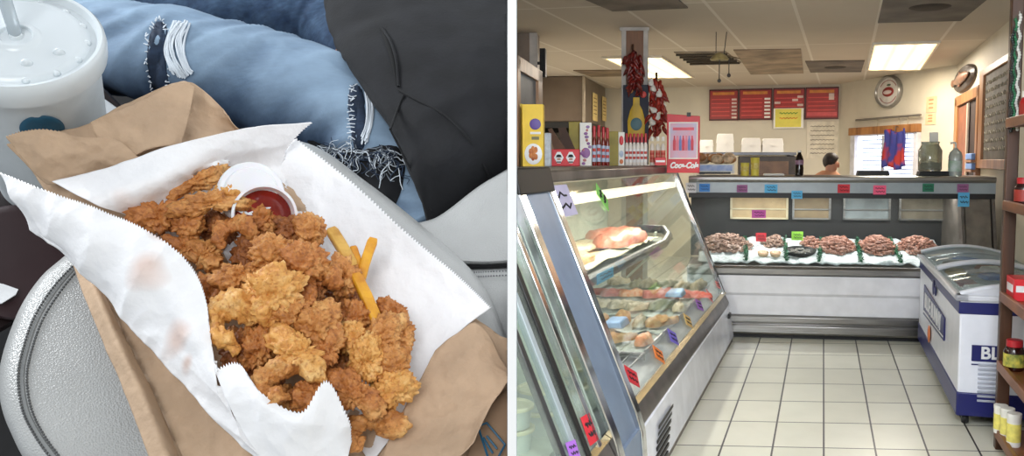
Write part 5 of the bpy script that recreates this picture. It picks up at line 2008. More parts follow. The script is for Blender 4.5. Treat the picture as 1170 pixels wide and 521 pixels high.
# logo panel on the long side (seen from the aisle, local -x)
Ml = MFz @ Matrix.Translation((-.008, FLn * .54, .49)) @ Matrix.Rotation(-math.pi / 2, 4, 'Z')
LW, LH = 1.28, .15
Mt = Ml @ Matrix.Rotation(-.0, 4, 'Y')
q = MB(Mt)
q.prism([(-LW / 2, -.12), (LW / 2, -.08), (LW / 2, .08), (-LW / 2, .13)], -.004, .006)
q.build('logo_panel', M_navy, t, bevel=.003)
q = MB(Mt)
q.prism([(-LW / 2 + .03, -.095), (LW / 2 - .03, -.06), (LW / 2 - .03, -.05), (-LW / 2 + .03, -.08)], -.007, .0)
q.build('logo_line', M_white, t)
text('BLUE BUNNY', M_white, Mt @ Matrix.Translation((0, -.008, .015)) @ Matrix.Rotation(math.pi / 2, 4, 'X'), .17, t, 'lettering', .002, .003)
q = MB(Mt)
q.sphere((-.2, -.004, -.2), (.07, .008, .07), 14, 8)
q.build('logo_cone', mat('orange_print', (214, 120, 70), .5), t)
q = MB(Mt)
q.sphere((.0, -.004, .2), (.05, .008, .06), 14, 8)
q.sphere((.12, -.004, .19), (.04, .008, .04), 14, 8)
q.build('logo_crest', M_navy, t)
text('ice cream', mat('pale_violet_print', (160, 160, 220), .5), MFz @ Matrix.Translation((-.009, FLn * .5, .15)) @ Matrix.Rotation(-math.pi / 2, 4, 'Z') @ Matrix.Rotation(math.pi / 2, 4, 'X'), .1, t, 'small_lettering', .001) if False else None
# near end: blue lettering panel and louvre
pz = MFz.inverted() @ atplane(1110, 403, MFz.translation, MFz.to_3x3() @ V((0, 1, 0)))
q = MB(MFz)
q.box(pz.x, FWd - .04, -.008, .0, pz.z - .05, pz.z + .05)
q.build('name_panel', M_navy, t)
text('BLUE BUNNY', M_white, MFz @ Matrix.Translation((pz.x + .05, -.009, pz.z)) @ Matrix.Rotation(math.pi / 2, 4, 'X'), .105, t, 'lettering', .001, .003, align='LEFT')
q = MB(MFz)
q.box(pz.x + .0, FWd - .05, -.005, .0, pz.z - .075, pz.z - .068)
q.build('thin_line', M_navy, t)
pl = MFz.inverted() @ atplane(1118, 455, MFz.translation, MFz.to_3x3() @ V((0, 1, 0)))
for k in range(9):
    q = MB(MFz)
    q.box(pl.x - .01, pl.x + .16, -.012, .002, pl.z - .02 + .028 * k, pl.z - .006 + .028 * k)
    q.build('louvre', mat('louvre_grey', (168, 172, 186), .4), t, bevel=.003)
for x in (.06, FWd - .06):
    for y in (.08, FLn - .08):
        q = MB(MFz @ Matrix.Translation((x, y, 0)))
        q.lathe([(0, -.02), (.03, -.02), (.035, -.01), (.035, .01), (.03, .02), (0, .02)], 16, Matrix.Translation((0, 0, .035)) @ Matrix.Rotation(math.pi / 2, 4, 'Y'))
        q.box(-.012, .012, -.012, .012, .035, .075)
        q.build('caster', M_black, t)

# ------------------------------------------------------------------ wooden shelf unit at the right edge
SO = atz(1137, 514, 0)
SDx = V((-UX, -.9676, 0)).normalized()               # towards us
MSh = frame(SO, V((-SDx.y, SDx.x, 0)) if V((-SDx.y, SDx.x, 0)).x > 0 else V((SDx.y, -SDx.x, 0)))
# local x to the right (unit depth), local y away from us
t = thing('shelf_unit', 'tall dark wood shelf unit at the right edge of the shop', 'shelf', MSh)
SWd, SLn = .42, 1.6
PWd = .065
q = MB(MSh)
q.box(0, PWd, 0, .06, 0, 2.62)
q.build('post', M_dwood, t, bevel=.006)
q = MB(MSh)
q.box(SWd - .04, SWd, 0, .06, 0, 2.62)
q.build('post', M_dwood, t, bevel=.006)
q = MB(MSh)
q.box(0, PWd, -SLn, -SLn + .06, 0, 2.62)
q.build('post', M_dwood, t, bevel=.006)
ZS_ = {}
for nm, y in (('a', 139), ('b', 233), ('c', 337), ('d', 416), ('e', 492)):
    ZS_[nm] = aty(1146, y, SO.y).z
for k, z in ZS_.items():
    q = MB(MSh)
    q.box(.0, SWd, -SLn, .05, z - .03, z)
    q.build('shelf_board', M_shelfw, t, bevel=.004)
    q = MB(MSh)
    q.box(-.006, .02, -SLn, .02, z - .035, z + .02)
    q.build('shelf_lip', M_shelfw, t, bevel=.004)
q = MB(MSh)
q.box(SWd, SWd + .015, -SLn, .06, 0, 2.62)
q.build('back_panel', mat('pale_back_panel', (186, 184, 186), .6), t)
# goods on the unit


def on_sh(px, k, y):
    l = MSh.inverted() @ atplane(px, 300, MSh @ V((0, y, 0)), MSh.to_3x3() @ V((0, 1, 0)))
    return V((l.x, y, ZS_[k]))


def jar_on(px, k, y, r, h, body, lid, lbl, label, name='sauce_jar'):
    M = MSh @ Matrix.Translation(on_sh(px, k, y))
    t = thing(name, label, 'jar', M)
    q = MB(M)
    q.lathe([(r * .85, 0), (r, h * .06), (r, h * .62), (r * .8, h * .76), (r * .7, h * .8)], 24)
    q.build('jar', body, t)
    q = MB(M)
    q.lathe([(r * .78, h * .78), (r * .78, h * .98), (r * .7, h), (0, h)], 20)
    q.build('lid', lid, t)
    q = MB(M)
    q.lathe([(r * 1.02, h * .14), (r * 1.02, h * .56)], 24)
    q.build('label', lbl, t)


M_dj = mat('dark_jam', (44, 16, 14), .15, var=.2)
M_yl = mat('yellow_jar_label', (206, 190, 80), .5, c2=(90, 110, 50), scale=30)
jar_on(1163, 'd', -.12, .055, .17, M_dj, M_cap, M_yl, 'dark jar with a red lid and yellow label on the shelf unit')
M = MSh @ Matrix.Translation(on_sh(1162, 'c', -.12))
t = thing('red_carton', 'red carton with white print on the middle shelf of the unit', 'box', M)
q = MB(M)
q.box(-.03, .12, -.1, .1, 0, .12)
q.build('carton', M_bred, t, bevel=.004)
patch(M, t, -.02, .1, .05, .085, M_white, 'print', -.103)
q = MB(M)
q.box(-.033, -.03, -.07, .07, .045, .085)
q.build('side_print', M_white, t)
for k, (px, y, h) in enumerate(((1150, -.03, .16), (1158, -.12, .17), (1166, -.25, .18))):
    l = on_sh(px, 'e', y)
    M = MSh @ Matrix.Translation(l)
    t = thing('yellow_tub', ('far yellow and white tub on the bottom shelf of the unit', 'middle yellow and white tub on the bottom shelf of the unit', 'nearest yellow and white tub on the bottom shelf of the unit')[k], 'tub', M, 'yellow tubs on the bottom shelf')
    r = .036
    q = MB(M)
    q.lathe([(r * .95, 0), (r, .01), (r, h * .85), (r * 1.05, h * .87), (r * 1.05, h), (0, h)], 20)
    q.build('tub', M_styro, t)
    q = MB(M)
    q.lathe([(r * 1.02, h * .15), (r * 1.02, h * .7)], 20)
    q.build('label', mat('lemon_label', (226, 214, 110), .5, var=.12, scale=30), t)
jar_on(1167, 'b', -.1, .05, .15, M_dj, M_cap, mat('red_lbl', (160, 50, 40), .5), 'dark jar on the shelf below the red topped packets')
jar_on(1169, 'a', -.1, .05, .16, mat('red_jar', (170, 30, 30), .3), M_styro, mat('red_lbl', (160, 50, 40), .5), 'red jar on the top shelf of the unit')
# bead strings on the post
for k, (px, y0b, y1b, mm, lb) in enumerate(((1161, 22, 146, mat('green_beads', (40, 104, 70), .15, var=.2), 'dark green bead string hanging on the shelf post'), (1165, 17, 148, mat('white_beads', (206, 206, 200), .15), 'white bead string hanging on the shelf post'),
                                            (1158, 34, 150, mat('black_beads', (34, 40, 38), .15), 'black bead string hanging on the shelf post'))):
    a = atplane(px, y0b, MSh @ V((0, -.03, 0)), MSh.to_3x3() @ V((0, 1, 0)))
    b = atplane(px - 4, y1b, MSh @ V((0, -.03, 0)), MSh.to_3x3() @ V((0, 1, 0)))
    M = Matrix.Translation(a)
    q = MB(M)
    n_ = 44
    for i in range(n_):
        f_ = i / (n_ - 1)
        c = (b - a) * f_ + V((.006 * math.sin(i * .9 + k), .006 * math.cos(i * .9 + k), 0))
        q.sphere(c, .0095, 8, 6)
    q.tube([(0, 0, .02), (b - a)], .002, 4)
    q.build('bead_string', mm, None, lb, M=M, cat='beads', group='bead strings on the shelf post', smooth=80)

# =================================================================== the car: food on the arm rest
# Everything here rests on one tilted plane, the top of the padded arm rest.
CD = ray(290, 260)
CDn = CD.normalized()
PC = EYE + CD * 0.65
side = CDn.cross(V((0, 0, 1))).normalized()
upp = side.cross(CDn).normalized()
AL = math.radians(38)
NP = (-CDn * math.cos(AL) + upp * math.sin(AL)).normalized()
EX = (side - NP * side.dot(NP)).normalized()
EY = NP.cross(EX).normalized()


def P(x, y, h=0.0): return atplane(x, y, PC + NP * h, NP)


def pframe(x, y, h=0.0):
    m = Matrix((EX, EY, NP)).transposed().to_4x4()
    m.translation = P(x, y, h)
    return m


def catmull(p0, p1, p2, p3, t):
    return 0.5 * ((2 * p1) + (p2 - p0) * t + (2 * p0 - 5 * p1 + 4 * p2 - p3) * t * t + (3 * p1 - p0 - 3 * p2 + p3) * t ** 3)


def resample(pts, n):
    m = len(pts)
    out = []
    for i in range(n):
        u = (m - 1) * i / (n - 1)
        k = min(int(u), m - 2)
        t = u - k
        p1, p2 = pts[k], pts[k + 1]
        p0 = pts[k - 1] if k > 0 else p1 * 2 - p2
        p3 = pts[k + 2] if k + 2 < m else p2 * 2 - p1
        out.append(catmull(p0, p1, p2, p3, t))
    return out


def surf(rows, nu, nv):
    """rows of (px, py, h) -> dense grid of points nu x nv"""
    R = [resample([P(*c) for c in r], nv) for r in rows]
    cols = [resample([R[i][j] for i in range(len(R))], nu) for j in range(nv)]
    return [[cols[j][i] for j in range(nv)] for i in range(nu)]


def gnormals(G):
    m, n = len(G), len(G[0])
    N = []
    for i in range(m):
        r = []
        for j in range(n):
            a = G[min(i + 1, m - 1)][j] - G[max(i - 1, 0)][j]
            b = G[i][min(j + 1, n - 1)] - G[i][max(j - 1, 0)]
            c = a.cross(b)
            if c.length < 1e-12: c = NP.copy()
            c.normalize()
            if c.dot(NP) < 0: c = -c
            r.append(c)
        N.append(r)
    return N


def crumple(p, f, seed):
    """creased paper: ridged noise"""
    q = p * f + V((seed * 3.7, seed * 1.3, seed))
    a = 1 - abs(noise.noise(q)) * 2
    b = 1 - abs(noise.noise(q * 2.1 + V((5, 2, 1)))) * 2
    return a * .7 + b * .35


def sheet(name, rows, nu, nv, m, parent=None, amp=.0015, f=22, seed=1, zig=(), tooth=.0016, solid=.0006, clip=CLIP_LEFT, stain=None, fold=0.0, **kw):
    G = surf(rows, nu, nv)
    N = gnormals(G)
    out = [[G[i][j] + N[i][j] * (amp * crumple(G[i][j], f, seed) + fold * noise.noise(G[i][j] * f * .35 + V((seed, 0, 0)))) for j in range(nv)] for i in range(nu)]
    for s in zig:
        if s in ('u0', 'u1'):
            i, k = (0, 1) if s == 'u0' else (nu - 1, nu - 2)
            for j in range(nv):
                d = (out[i][j] - out[k][j]).normalized()
                out[i][j] = out[i][j] + d * (tooth * (1 if j % 2 else -1))
        else:
            j, k = (0, 1) if s == 'v0' else (nv - 1, nv - 2)
            for i in range(nu):
                d = (out[i][j] - out[i][k]).normalized()
                out[i][j] = out[i][j] + d * (tooth * (1 if i % 2 else -1))
    attr = None
    q = MB()
    if stain:
        attr = {'stain': [stain(p) for r in out for p in r]}
    q.grid(out)
    return q.build(name, m, parent, clip=clip, solid=solid, smooth=60, attr=attr, **kw)


# ---- materials
M_wax = mat('white_deli_paper', (238, 238, 240), .45, var=.02, scale=14, bump=.4, bscale=70)
attr_mix(M_wax, 'stain', (190, 134, 96), .9)
_b = M_wax.node_tree.nodes['Principled BSDF']
M_kraft = mat('brown_kraft_paper', (188, 160, 132), .75, var=.09, scale=26, bump=.6, bscale=110)
M_kraftin = mat('kraft_inside', (150, 122, 96), .8, var=.08, scale=20)
M_leather = mat('grey_leather', (168, 169, 168), .33, var=.05, scale=10)


def add_pebble(m, s, st):
    nt = m.node_tree
    b = nt.nodes['Principled BSDF']
    tc = nt.nodes.new('ShaderNodeTexCoord')
    v = nt.nodes.new('ShaderNodeTexVoronoi')
    v.inputs['Scale'].default_value = s
    bp = nt.nodes.new('ShaderNodeBump')
    bp.inputs['Strength'].default_value = st
    bp.inputs['Distance'].default_value = .0006
    nt.links.new(tc.outputs['Object'], v.inputs['Vector'])
    nt.links.new(v.outputs['Distance'], bp.inputs['Height'])
    nt.links.new(bp.outputs['Normal'], b.inputs['Normal'])


add_pebble(M_leather, 800, .6)
M_thread = mat('grey_thread', (96, 98, 100), .6)
M_console = mat('dark_brown_console', (24, 13, 13), .45, var=.12, scale=6, spec=.25)
M_floorcar = mat('black_car_carpet', (20, 20, 22), .9, var=.2, scale=40)
M_foam = mat('white_cup_foam', (204, 211, 215), .5, var=.03, scale=60, bump=.12, bscale=300)
M_lid = mat('white_cup_lid', (214, 221, 225), .25, var=.02)
M_teal = mat('teal_print', (24, 84, 112), .5, var=.06)
M_straw = mat('frosted_straw', (206, 216, 222), .25, var=.02, trans=.45)


def denim(name, c1, c2):
    if name in MATS: return MATS[name]
    m = mat(name, c1, .85, c2=c2, scale=42, lo=.3, hi=.75, bump=.3, bscale=420)
    nt = m.node_tree
    b = nt.nodes['Principled BSDF']
    src = b.inputs['Base Color'].links[0].from_socket
    tc = nt.nodes.new('ShaderNodeTexCoord')
    mp = nt.nodes.new('ShaderNodeMapping')
    mp.inputs['Rotation'].default_value = (.4, .5, .5)
    mp.inputs['Scale'].default_value = (90, 420, 90)
    n = nt.nodes.new('ShaderNodeTexNoise')
    n.inputs['Scale'].default_value = 1
    n.inputs['Detail'].default_value = 2
    nt.links.new(tc.outputs['Object'], mp.inputs[0])
    nt.links.new(mp.outputs[0], n.inputs['Vector'])
    mx = nt.nodes.new('ShaderNodeMix')
    mx.data_type = 'RGBA'
    mx.blend_type = 'OVERLAY'
    mx.inputs[0].default_value = .5
    nt.links.new(src, mx.inputs[6])
    nt.links.new(n.outputs['Fac'], mx.inputs[7])
    nt.links.new(mx.outputs[2], b.inputs['Base Color'])
    return m


M_jean = denim('faded_blue_denim', (96, 120, 146), (44, 68, 98))
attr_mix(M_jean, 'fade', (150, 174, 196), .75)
attr_mix(M_jean, 'dark', (38, 58, 88), .85)  # shade on the underside of the leg, put into the colour
M_jean2 = denim('mid_blue_denim', (72, 98, 128), (34, 56, 86))
M_dden = denim('dark_inner_denim', (44, 62, 88), (24, 36, 54))
M_fray = mat('white_frayed_thread', (214, 222, 230), .8)
M_hood = mat('charcoal_fleece', (20, 21, 25), .92, var=.25, scale=30, bump=.3, bscale=260)
M_hoods = mat('charcoal_seam', (13, 14, 17), .9)

# ---- the car itself
def pillow(name, outline, hs, m, parent=None, n=160, puff=0.0, **kw):
    """closed padded shape: outline pixels, hs = list of (scale towards the middle, height)"""
    cx = sum(p[0] for p in outline) / len(outline)
    cy = sum(p[1] for p in outline) / len(outline)
    cl = outline + outline[:1]
    dens = []
    m_ = len(outline)
    for i in range(n):
        u = m_ * i / n
        k = int(u)
        t = u - k
        a = [V((*outline[(k + j) % m_], 0)) for j in (-1, 0, 1, 2)]
        dens.append(catmull(*a, t))
    rings = []
    for sc, h in hs:
        rings.append([P(cx + (p.x - cx) * sc, cy + (p.y - cy) * sc, h) for p in dens])
    q = MB()
    q.loft(rings)
    return q.build(name, m, parent, clip=CLIP_LEFT, smooth=50, **kw)


f = MB()
f.add([P(-260, -260, -.34), P(640, -260, -.34), P(640, 700, -.34), P(-260, 700, -.34)] + [P(-260, -260, -.36), P(640, -260, -.36), P(640, 700, -.36), P(-260, 700, -.36)],
      [(0, 1, 2, 3), (7, 6, 5, 4), (0, 4, 5, 1), (1, 5, 6, 2), (2, 6, 7, 3), (3, 7, 4, 0)])
f.build('floor_car', M_floorcar, kind='structure', clip=CLIP_LEFT)

arm = thing('armrest', 'padded grey leather arm rest with a double stitched edge under the paper bag', 'armrest', pframe(290, 300, -.06))
out_a = [(78, 290), (150, 226), (250, 170), (345, 163), (420, 210), (495, 270), (545, 318), (572, 372), (592, 440), (600, 545), (420, 580), (180, 580), (56, 548), (12, 490), (0, 430), (18, 365), (45, 320)]
pillow('cushion', out_a, [(.9, -.075), (1.0, -.07), (1.005, -.045), (1.0, -.022), (.985, -.010), (.96, -.005), (.92, -.003), (.5, -.003), (.02, -.003)], M_leather, arm)
# double row of stitches along the left edge
st = [(88, 300), (62, 328), (40, 362), (27, 398), (21, 432), (26, 470), (42, 502), (66, 535)]
st2 = [(97, 300), (72, 330), (50, 364), (37, 399), (31, 432), (36, 468), (51, 499), (74, 530)]
for ln in (st, st2):
    pts = resample([P(x, y, -.0035) for x, y in ln], 150)
    q = MB()
    for i in range(0, 148, 2):
        q.tube([pts[i] + NP * .0006, (pts[i] + pts[i + 1]) / 2 + NP * .0014, pts[i + 1] + NP * .0006], .0007, 5)
    q.build('stitching', M_thread, arm)
q = MB()
q.tube(resample([P((a[0] + b[0]) / 2, (a[1] + b[1]) / 2, -.0045) for a, b in zip(st, st2)], 90), .0022, 8)
q.build('seam', mat('grey_leather_seam', (132, 134, 134), .4), arm)
# side bolster beyond the stitching, rounded down to the left
sb = [[(70, 288, -.004), (42, 318, -.004), (18, 362, -.003), (4, 400, -.002), (0, 435, -.002), (6, 480, -.002), (24, 515, -.002), (46, 545, -.002)],
      [(50, 300, -.02), (22, 330, -.018), (-6, 372, -.016), (-22, 408, -.014), (-28, 440, -.014), (-22, 488, -.014), (-4, 525, -.014), (18, 556, -.014)],
      [(36, 312, -.05), (4, 342, -.05), (-30, 384, -.05), (-50, 416, -.05), (-56, 448, -.05), (-50, 500, -.05), (-32, 540, -.05), (-10, 575, -.05)]]

seat = thing('car_seat', 'grey leather passenger seat with a stitched seam behind the arm rest', 'seat', pframe(540, 290, -.1))
pillow('seat_cushion', [(452, 262), (500, 248), (560, 205), (640, 170), (660, 240), (650, 292), (590, 300), (540, 302), (490, 296)], [(.9, -.16), (1.0, -.15), (1.01, -.09), (1.0, -.062), (.97, -.053), (.92, -.05), (.5, -.047), (.02, -.047)], M_leather, seat)
pillow('seat_bolster', [(470, 306), (520, 308), (580, 306), (650, 300), (670, 380), (640, 460), (560, 440), (500, 370)], [(.9, -.16), (1.0, -.15), (1.01, -.09), (1.0, -.066), (.97, -.055), (.92, -.051), (.5, -.048), (.02, -.048)], M_leather, seat)
for off in (0, 5):
    pts = resample([P(x, y + off + 312, -.049) for x, y in ((500, 0), (530, 0), (560, -1), (600, -3))], 70)
    q = MB()
    for i in range(0, 68, 2): q.tube([pts[i] + NP * .001, pts[i + 1] + NP * .001], .0007, 5)
    q.build('stitching', M_thread, seat, clip=CLIP_LEFT)

con = thing('console_panel', 'glossy dark brown console panel at the left edge below the cup', 'console', pframe(30, 300, -.12))
pillow('panel', [(-160, 215), (-20, 205), (60, 230), (92, 262), (84, 300), (50, 340), (-10, 385), (-160, 440)], [(.9, -.2), (1.0, -.19), (1.0, -.075), (.98, -.066), (.94, -.062), (.5, -.06), (.02, -.06)], M_console, con)
q = MB()
q.loft([[P(20 + r * 74 * math.cos(a), 300 + r * 66 * math.sin(a), h) for a in [2 * math.pi * i / 48 for i in range(48)]] for r, h in ((1.0, -.062), (1.0, -.054), (.96, -.051), (.88, -.051), (.02, -.05))])
q.build('round_cap', mat('console_cap', (44, 26, 28), .4, var=.1, spec=.3), con, smooth=50)
con2 = thing('console_trim', 'dark console side with a pale grey trim strip between cup and jeans', 'trim', pframe(110, 130, -.1))
pillow('side', [(60, 95), (105, 92), (150, 130), (205, 165), (170, 205), (60, 230), (-40, 240), (-60, 120)], [(.95, -.2), (1.0, -.19), (1.0, -.11), (.97, -.1), (.5, -.098), (.02, -.098)], M_console, con2)
q = MB()
a = [P(93, 108, -.095), P(101, 103, -.095), P(140, 131, -.095), P(128, 142, -.095)]
q.add(a + [p + NP * .006 for p in a], [(0, 1, 2, 3), (4, 5, 6, 7), (0, 1, 5, 4), (1, 2, 6, 5), (2, 3, 7, 6), (3, 0, 4, 7)])
q.build('pale_strip', mat('pale_trim', (196, 200, 204), .4), con2, bevel=.002)
q = MB()
a = [P(92, 126, -.095), P(104, 122, -.095), P(122, 138, -.095), P(96, 148, -.095)]
q.add(a + [p + NP * .003 for p in a], [(0, 1, 2, 3), (4, 5, 6, 7), (0, 1, 5, 4), (1, 2, 6, 5), (2, 3, 7, 6), (3, 0, 4, 7)])
q.build('red_brown_insert', mat('red_brown_insert', (72, 36, 34), .4), con2)
a = [P(-12, 322, -.046), P(4, 325, -.046), P(21, 331, -.046), P(18, 337, -.046), (P(2, 347, -.046)), P(-12, 348, -.046)]
q = MB()
q.add(a + [p + NP * .0006 for p in a], [tuple(range(6)), tuple(range(11, 5, -1))] + [(i, (i + 1) % 6, 6 + (i + 1) % 6, 6 + i) for i in range(6)])
q.build('paper_scrap', mat('white_scrap', (226, 228, 230), .6), None, 'small torn white paper scrap on the dark console at the left edge', M=pframe(5, 335, -.046), cat='paper')

# ---- the cup
hL = .085
lc = P(20, 47, hL)
R0 = 88 * zcam(lc) / FPX
Mcup = Matrix((EX, EY, NP)).transposed().to_4x4()
# the cup leans slightly; axis close to the plane's normal
Mcup.translation = lc
cup = thing('drink_cup', 'large white foam cup with a frosted lid, straw and teal print', 'cup', Mcup @ Matrix.Translation((0, 0, -.20)))
q = MB(Mcup)
q.lathe([(0, -.20), (R0 * .68, -.20), (R0 * .69, -.195), (R0 * .865, -.028), (R0 * .875, -.025), (R0 * .925, -.010), (R0 * .94, -.008), (R0 * .94, .0), (R0 * .5, .0)], 72)
q.build('cup_body', M_foam, cup, smooth=40)
q = MB(Mcup)
q.lathe([(R0 * .955, -.012), (R0 * .975, -.014), (R0 * .99, -.010), (R0 * 1.0, -.003), (R0 * .99, .003), (R0 * .96, .0055), (R0 * .92, .005), (R0 * .895, .002), (R0 * .87, -.001), (R0 * .84, -.001), (R0 * .80, .0005), (R0 * .77, .003),
         (R0 * .7, .0035), (R0 * .3, .0035), (R0 * .27, .0045), (R0 * .24, .006), (R0 * .19, .006), (R0 * .17, .004), (R0 * .08, .004), (R0 * .07, .0065), (R0 * .05, .0065), (0, .003)], 96)
lid = q.build('lid', M_lid, cup, smooth=50)
for a_, rr in ((-.5, .56), (-1.25, .52), (-2.1, .56), (2.4, .55)):
    q = MB(Mcup)
    q.sphere((R0 * rr * math.cos(a_), R0 * rr * math.sin(a_), .003), (R0 * .07, R0 * .05, .0045), 16, 10)
    q.build('press_bump', M_lid, lid, smooth=80)
for a_ in range(14):
    q = MB(Mcup)
    t_ = a_ * 2 * math.pi / 14
    q.sphere((R0 * .775 * math.cos(t_), R0 * .775 * math.sin(t_), .001), (R0 * .05, R0 * .05, .0025), 12, 8)
    q.build('rim_rib', M_lid, lid, smooth=80)
q = MB(Mcup)
for dx, dy in ((-.42, -.42), (-.36, -.46), (-.30, -.44)):
    q.tube([(R0 * dx, R0 * dy, .0036), (R0 * (dx + .04), R0 * (dy + .1), .0042)], .0012, 6)
q.build('embossed_mark', M_lid, lid)
q = MB(Mcup)
q.tube([(0, 0, -.05), (0, 0, .0), (-.006, .02, .06), (-.010, .04, .12)], .0042, 14)
q.build('straw', M_straw, cup, smooth=80)
# printed oval, wrapped on the wall
inv = Mcup.inverted()


def on_cup(px, py, dr=.0006):
    d = (inv.to_3x3() @ ray(px, py))
    o = inv @ EYE
    best = None
    for k in range(1, 4000):
        t_ = .3 + k * .0002
        p = o + d * t_
        if p.z > -.0285 or p.z < -.2: continue
        rr = R0 * (.865 + (-.028 - p.z) / .167 * (-.175)) + dr
        if math.hypot(p.x, p.y) <= rr:
            return Mcup @ p
    return None


cen, rx_, ry_ = (48, 146), 26, 14
ringp = []
for rr in (.0, .33, .66, 1.0):
    ringp.append([on_cup(cen[0] + rr * rx_ * math.cos(a), cen[1] + rr * ry_ * math.sin(a), .0008) for a in [2 * math.pi * i / 40 for i in range(40)]])
if all(p is not None for r in ringp for p in r):
    q = MB()
    q.loft(ringp, cap=False)
    q.build('oval_print', M_teal, cup, smooth=80, solid=.0003)

# ---- brown bag
bag = thing('paper_bag', 'brown paper bag lying on the arm rest under the white paper', 'bag', pframe(290, 330, .003))
sheet('back_panel', [[(10, 166, .028), (60, 152, .036), (102, 140, .044), (150, 116, .05), (206, 94, .052), (236, 106, .047), (268, 142, .035)],
                     [(52, 215, .014), (90, 215, .02), (130, 205, .024), (175, 185, .03), (220, 165, .032), (255, 165, .028), (310, 180, .015)],
                     [(84, 300, .006), (140, 285, .006), (210, 270, .005), (290, 260, .005), (360, 270, .006), (440, 310, .006), (545, 366, .006)],
                     [(125, 405, .007), (180, 400, .005), (250, 400, .005), (330, 400, .005), (410, 400, .006), (500, 400, .007), (592, 408, .008)],
                     [(176, 535, .009), (230, 535, .006), (290, 535, .006), (360, 535, .006), (440, 535, .007), (520, 535, .008), (600, 535, .008)]],
      90, 100, M_kraft, bag, amp=.0026, f=58, seed=2, fold=.006)
sheet('front_panel', [[(8, 157, .052), (36, 150, .056), (70, 151, .058), (96, 157, .058), (132, 160, .055), (166, 186, .045)],
                      [(28, 180, .045), (55, 178, .05), (90, 180, .05), (120, 182, .048), (150, 186, .046), (172, 196, .04)],
                      [(54, 210, .03), (78, 210, .034), (105, 206, .036), (130, 204, .036), (155, 202, .035), (178, 206, .03)]],
      36, 80, M_kraft, bag, amp=.0024, f=60, seed=4, fold=.004, zig=('u0',), tooth=.0006)
sheet('mouth_fold', [[(104, 141, .054), (130, 130, .06), (165, 114, .062), (205, 95, .064), (222, 101, .062)],
                     [(112, 160, .05), (140, 150, .055), (170, 138, .058), (200, 130, .058), (214, 140, .054)],
                     [(128, 186, .04), (150, 180, .046), (172, 172, .05), (192, 168, .05), (204, 172, .044)]],
      30, 50, M_kraft, bag, amp=.0022, f=60, seed=6, fold=.004)
sheet('gusset', [[(82, 298, .012), (100, 345, .015), (122, 400, .018), (146, 455, .02), (176, 535, .022)],
                 [(96, 300, .022), (114, 345, .027), (138, 400, .03), (164, 455, .03), (196, 535, .03)],
                 [(104, 306, .02), (124, 350, .022), (150, 402, .022), (176, 455, .02), (208, 535, .018)]],
      24, 70, M_kraft, bag, amp=.0006, f=30, seed=8)
sheet('front_fold', [[(128, 352, .016), (150, 400, .012), (180, 460, .010), (215, 535, .010)],
                     [(150, 360, .028), (190, 400, .022), (230, 455, .018), (275, 535, .016)],
                     [(195, 400, .03), (240, 440, .024), (290, 490, .02), (330, 540, .018)]],
      40, 60, M_kraft, bag, amp=.0026, f=50, seed=9, fold=.005)
sheet('side_fold', [[(498, 402, .022), (520, 385, .026), (544, 371, .026), (566, 398, .024), (584, 432, .022)],
                    [(470, 455, .018), (500, 440, .024), (535, 420, .03), (560, 430, .034), (580, 436, .034)],
                    [(450, 495, .016), (485, 485, .022), (520, 470, .03), (545, 468, .036), (560, 462, .04)],
                    [(430, 540, .014), (470, 540, .02), (505, 530, .028), (526, 522, .034), (535, 512, .04)]],
      50, 50, M_kraft, bag, amp=.0022, f=46, seed=12, fold=.004)
sheet('inner_panel', [[(552, 470, .014), (570, 452, .016), (592, 436, .018)], [(540, 500, .012), (566, 490, .014), (592, 480, .016)], [(530, 535, .011), (560, 535, .012), (595, 535, .012)]],
      16, 20, M_kraftin, bag, amp=.0008, f=30, seed=13)
# teal printed box on the inner panel
for a_, b_ in (((546, 487), (556, 483)), ((556, 483), (577, 508)), ((546, 487), (560, 530)), ((556, 498), (568, 513)), ((552, 500), (563, 518)), ((577, 508), (566, 528))):
    q = MB()
    q.tube([P(*a_, .0195), P((a_[0] + b_[0]) / 2, (a_[1] + b_[1]) / 2, .0195), P(*b_, .0195)], .0008, 5)
    q.build('printed_mark', M_teal, bag, clip=CLIP_LEFT)

# ---- white deli paper
def stain_fn(spots):
    pts = [(P(x, y, .04), r) for x, y, r in spots]

    def f_(p):
        v = 0
        for c, r in pts:
            d = (p - c)
            d = (d - NP * d.dot(NP)).length / r
            v = max(v, 1 - d * (1 + .6 * noise.noise(p * 60)))
        return max(0, min(.55, v * .7))
    return f_


p1 = thing('deli_paper', 'white serrated deli paper under the fried food, its right side raised', 'paper', pframe(400, 300, .01))
sheet('top_wall', [[(60, 208, .040), (130, 190, .055), (192, 168, .062), (275, 148, .064), (357, 140, .06)],
                   [(105, 232, .048), (160, 215, .055), (215, 190, .055), (272, 172, .05), (334, 164, .046)],
                   [(150, 250, .035), (195, 232, .036), (240, 210, .03), (285, 200, .026), (325, 195, .026)],
                   [(170, 290, .013), (215, 275, .011), (260, 265, .010), (300, 262, .010), (340, 260, .012)]],
      60, 120, M_wax, p1, amp=.0022, f=30, seed=21, fold=.005, zig=('v1',), tooth=.0009, stain=stain_fn([(150, 250, .012)]))
sheet('right_wall', [[(338, 160, .034), (400, 207, .036), (465, 267, .036), (520, 313, .036), (561, 352, .036)],
                     [(322, 178, .03), (384, 228, .026), (446, 292, .024), (500, 340, .024), (530, 375, .024)],
                     [(300, 205, .016), (355, 265, .012), (415, 335, .011), (466, 390, .012), (495, 410, .014)],
                     [(285, 240, .010), (325, 310, .009), (380, 380, .009), (435, 425, .010), (478, 455, .012)],
                     [(255, 290, .009), (290, 350, .008), (340, 420, .008), (390, 480, .009), (424, 530, .012)]],
      80, 170, M_wax, p1, amp=.0016, f=30, seed=23, fold=.003, zig=('u0',), tooth=.001, stain=stain_fn([(440, 400, .0)] if False else [(420, 470, .008)]))
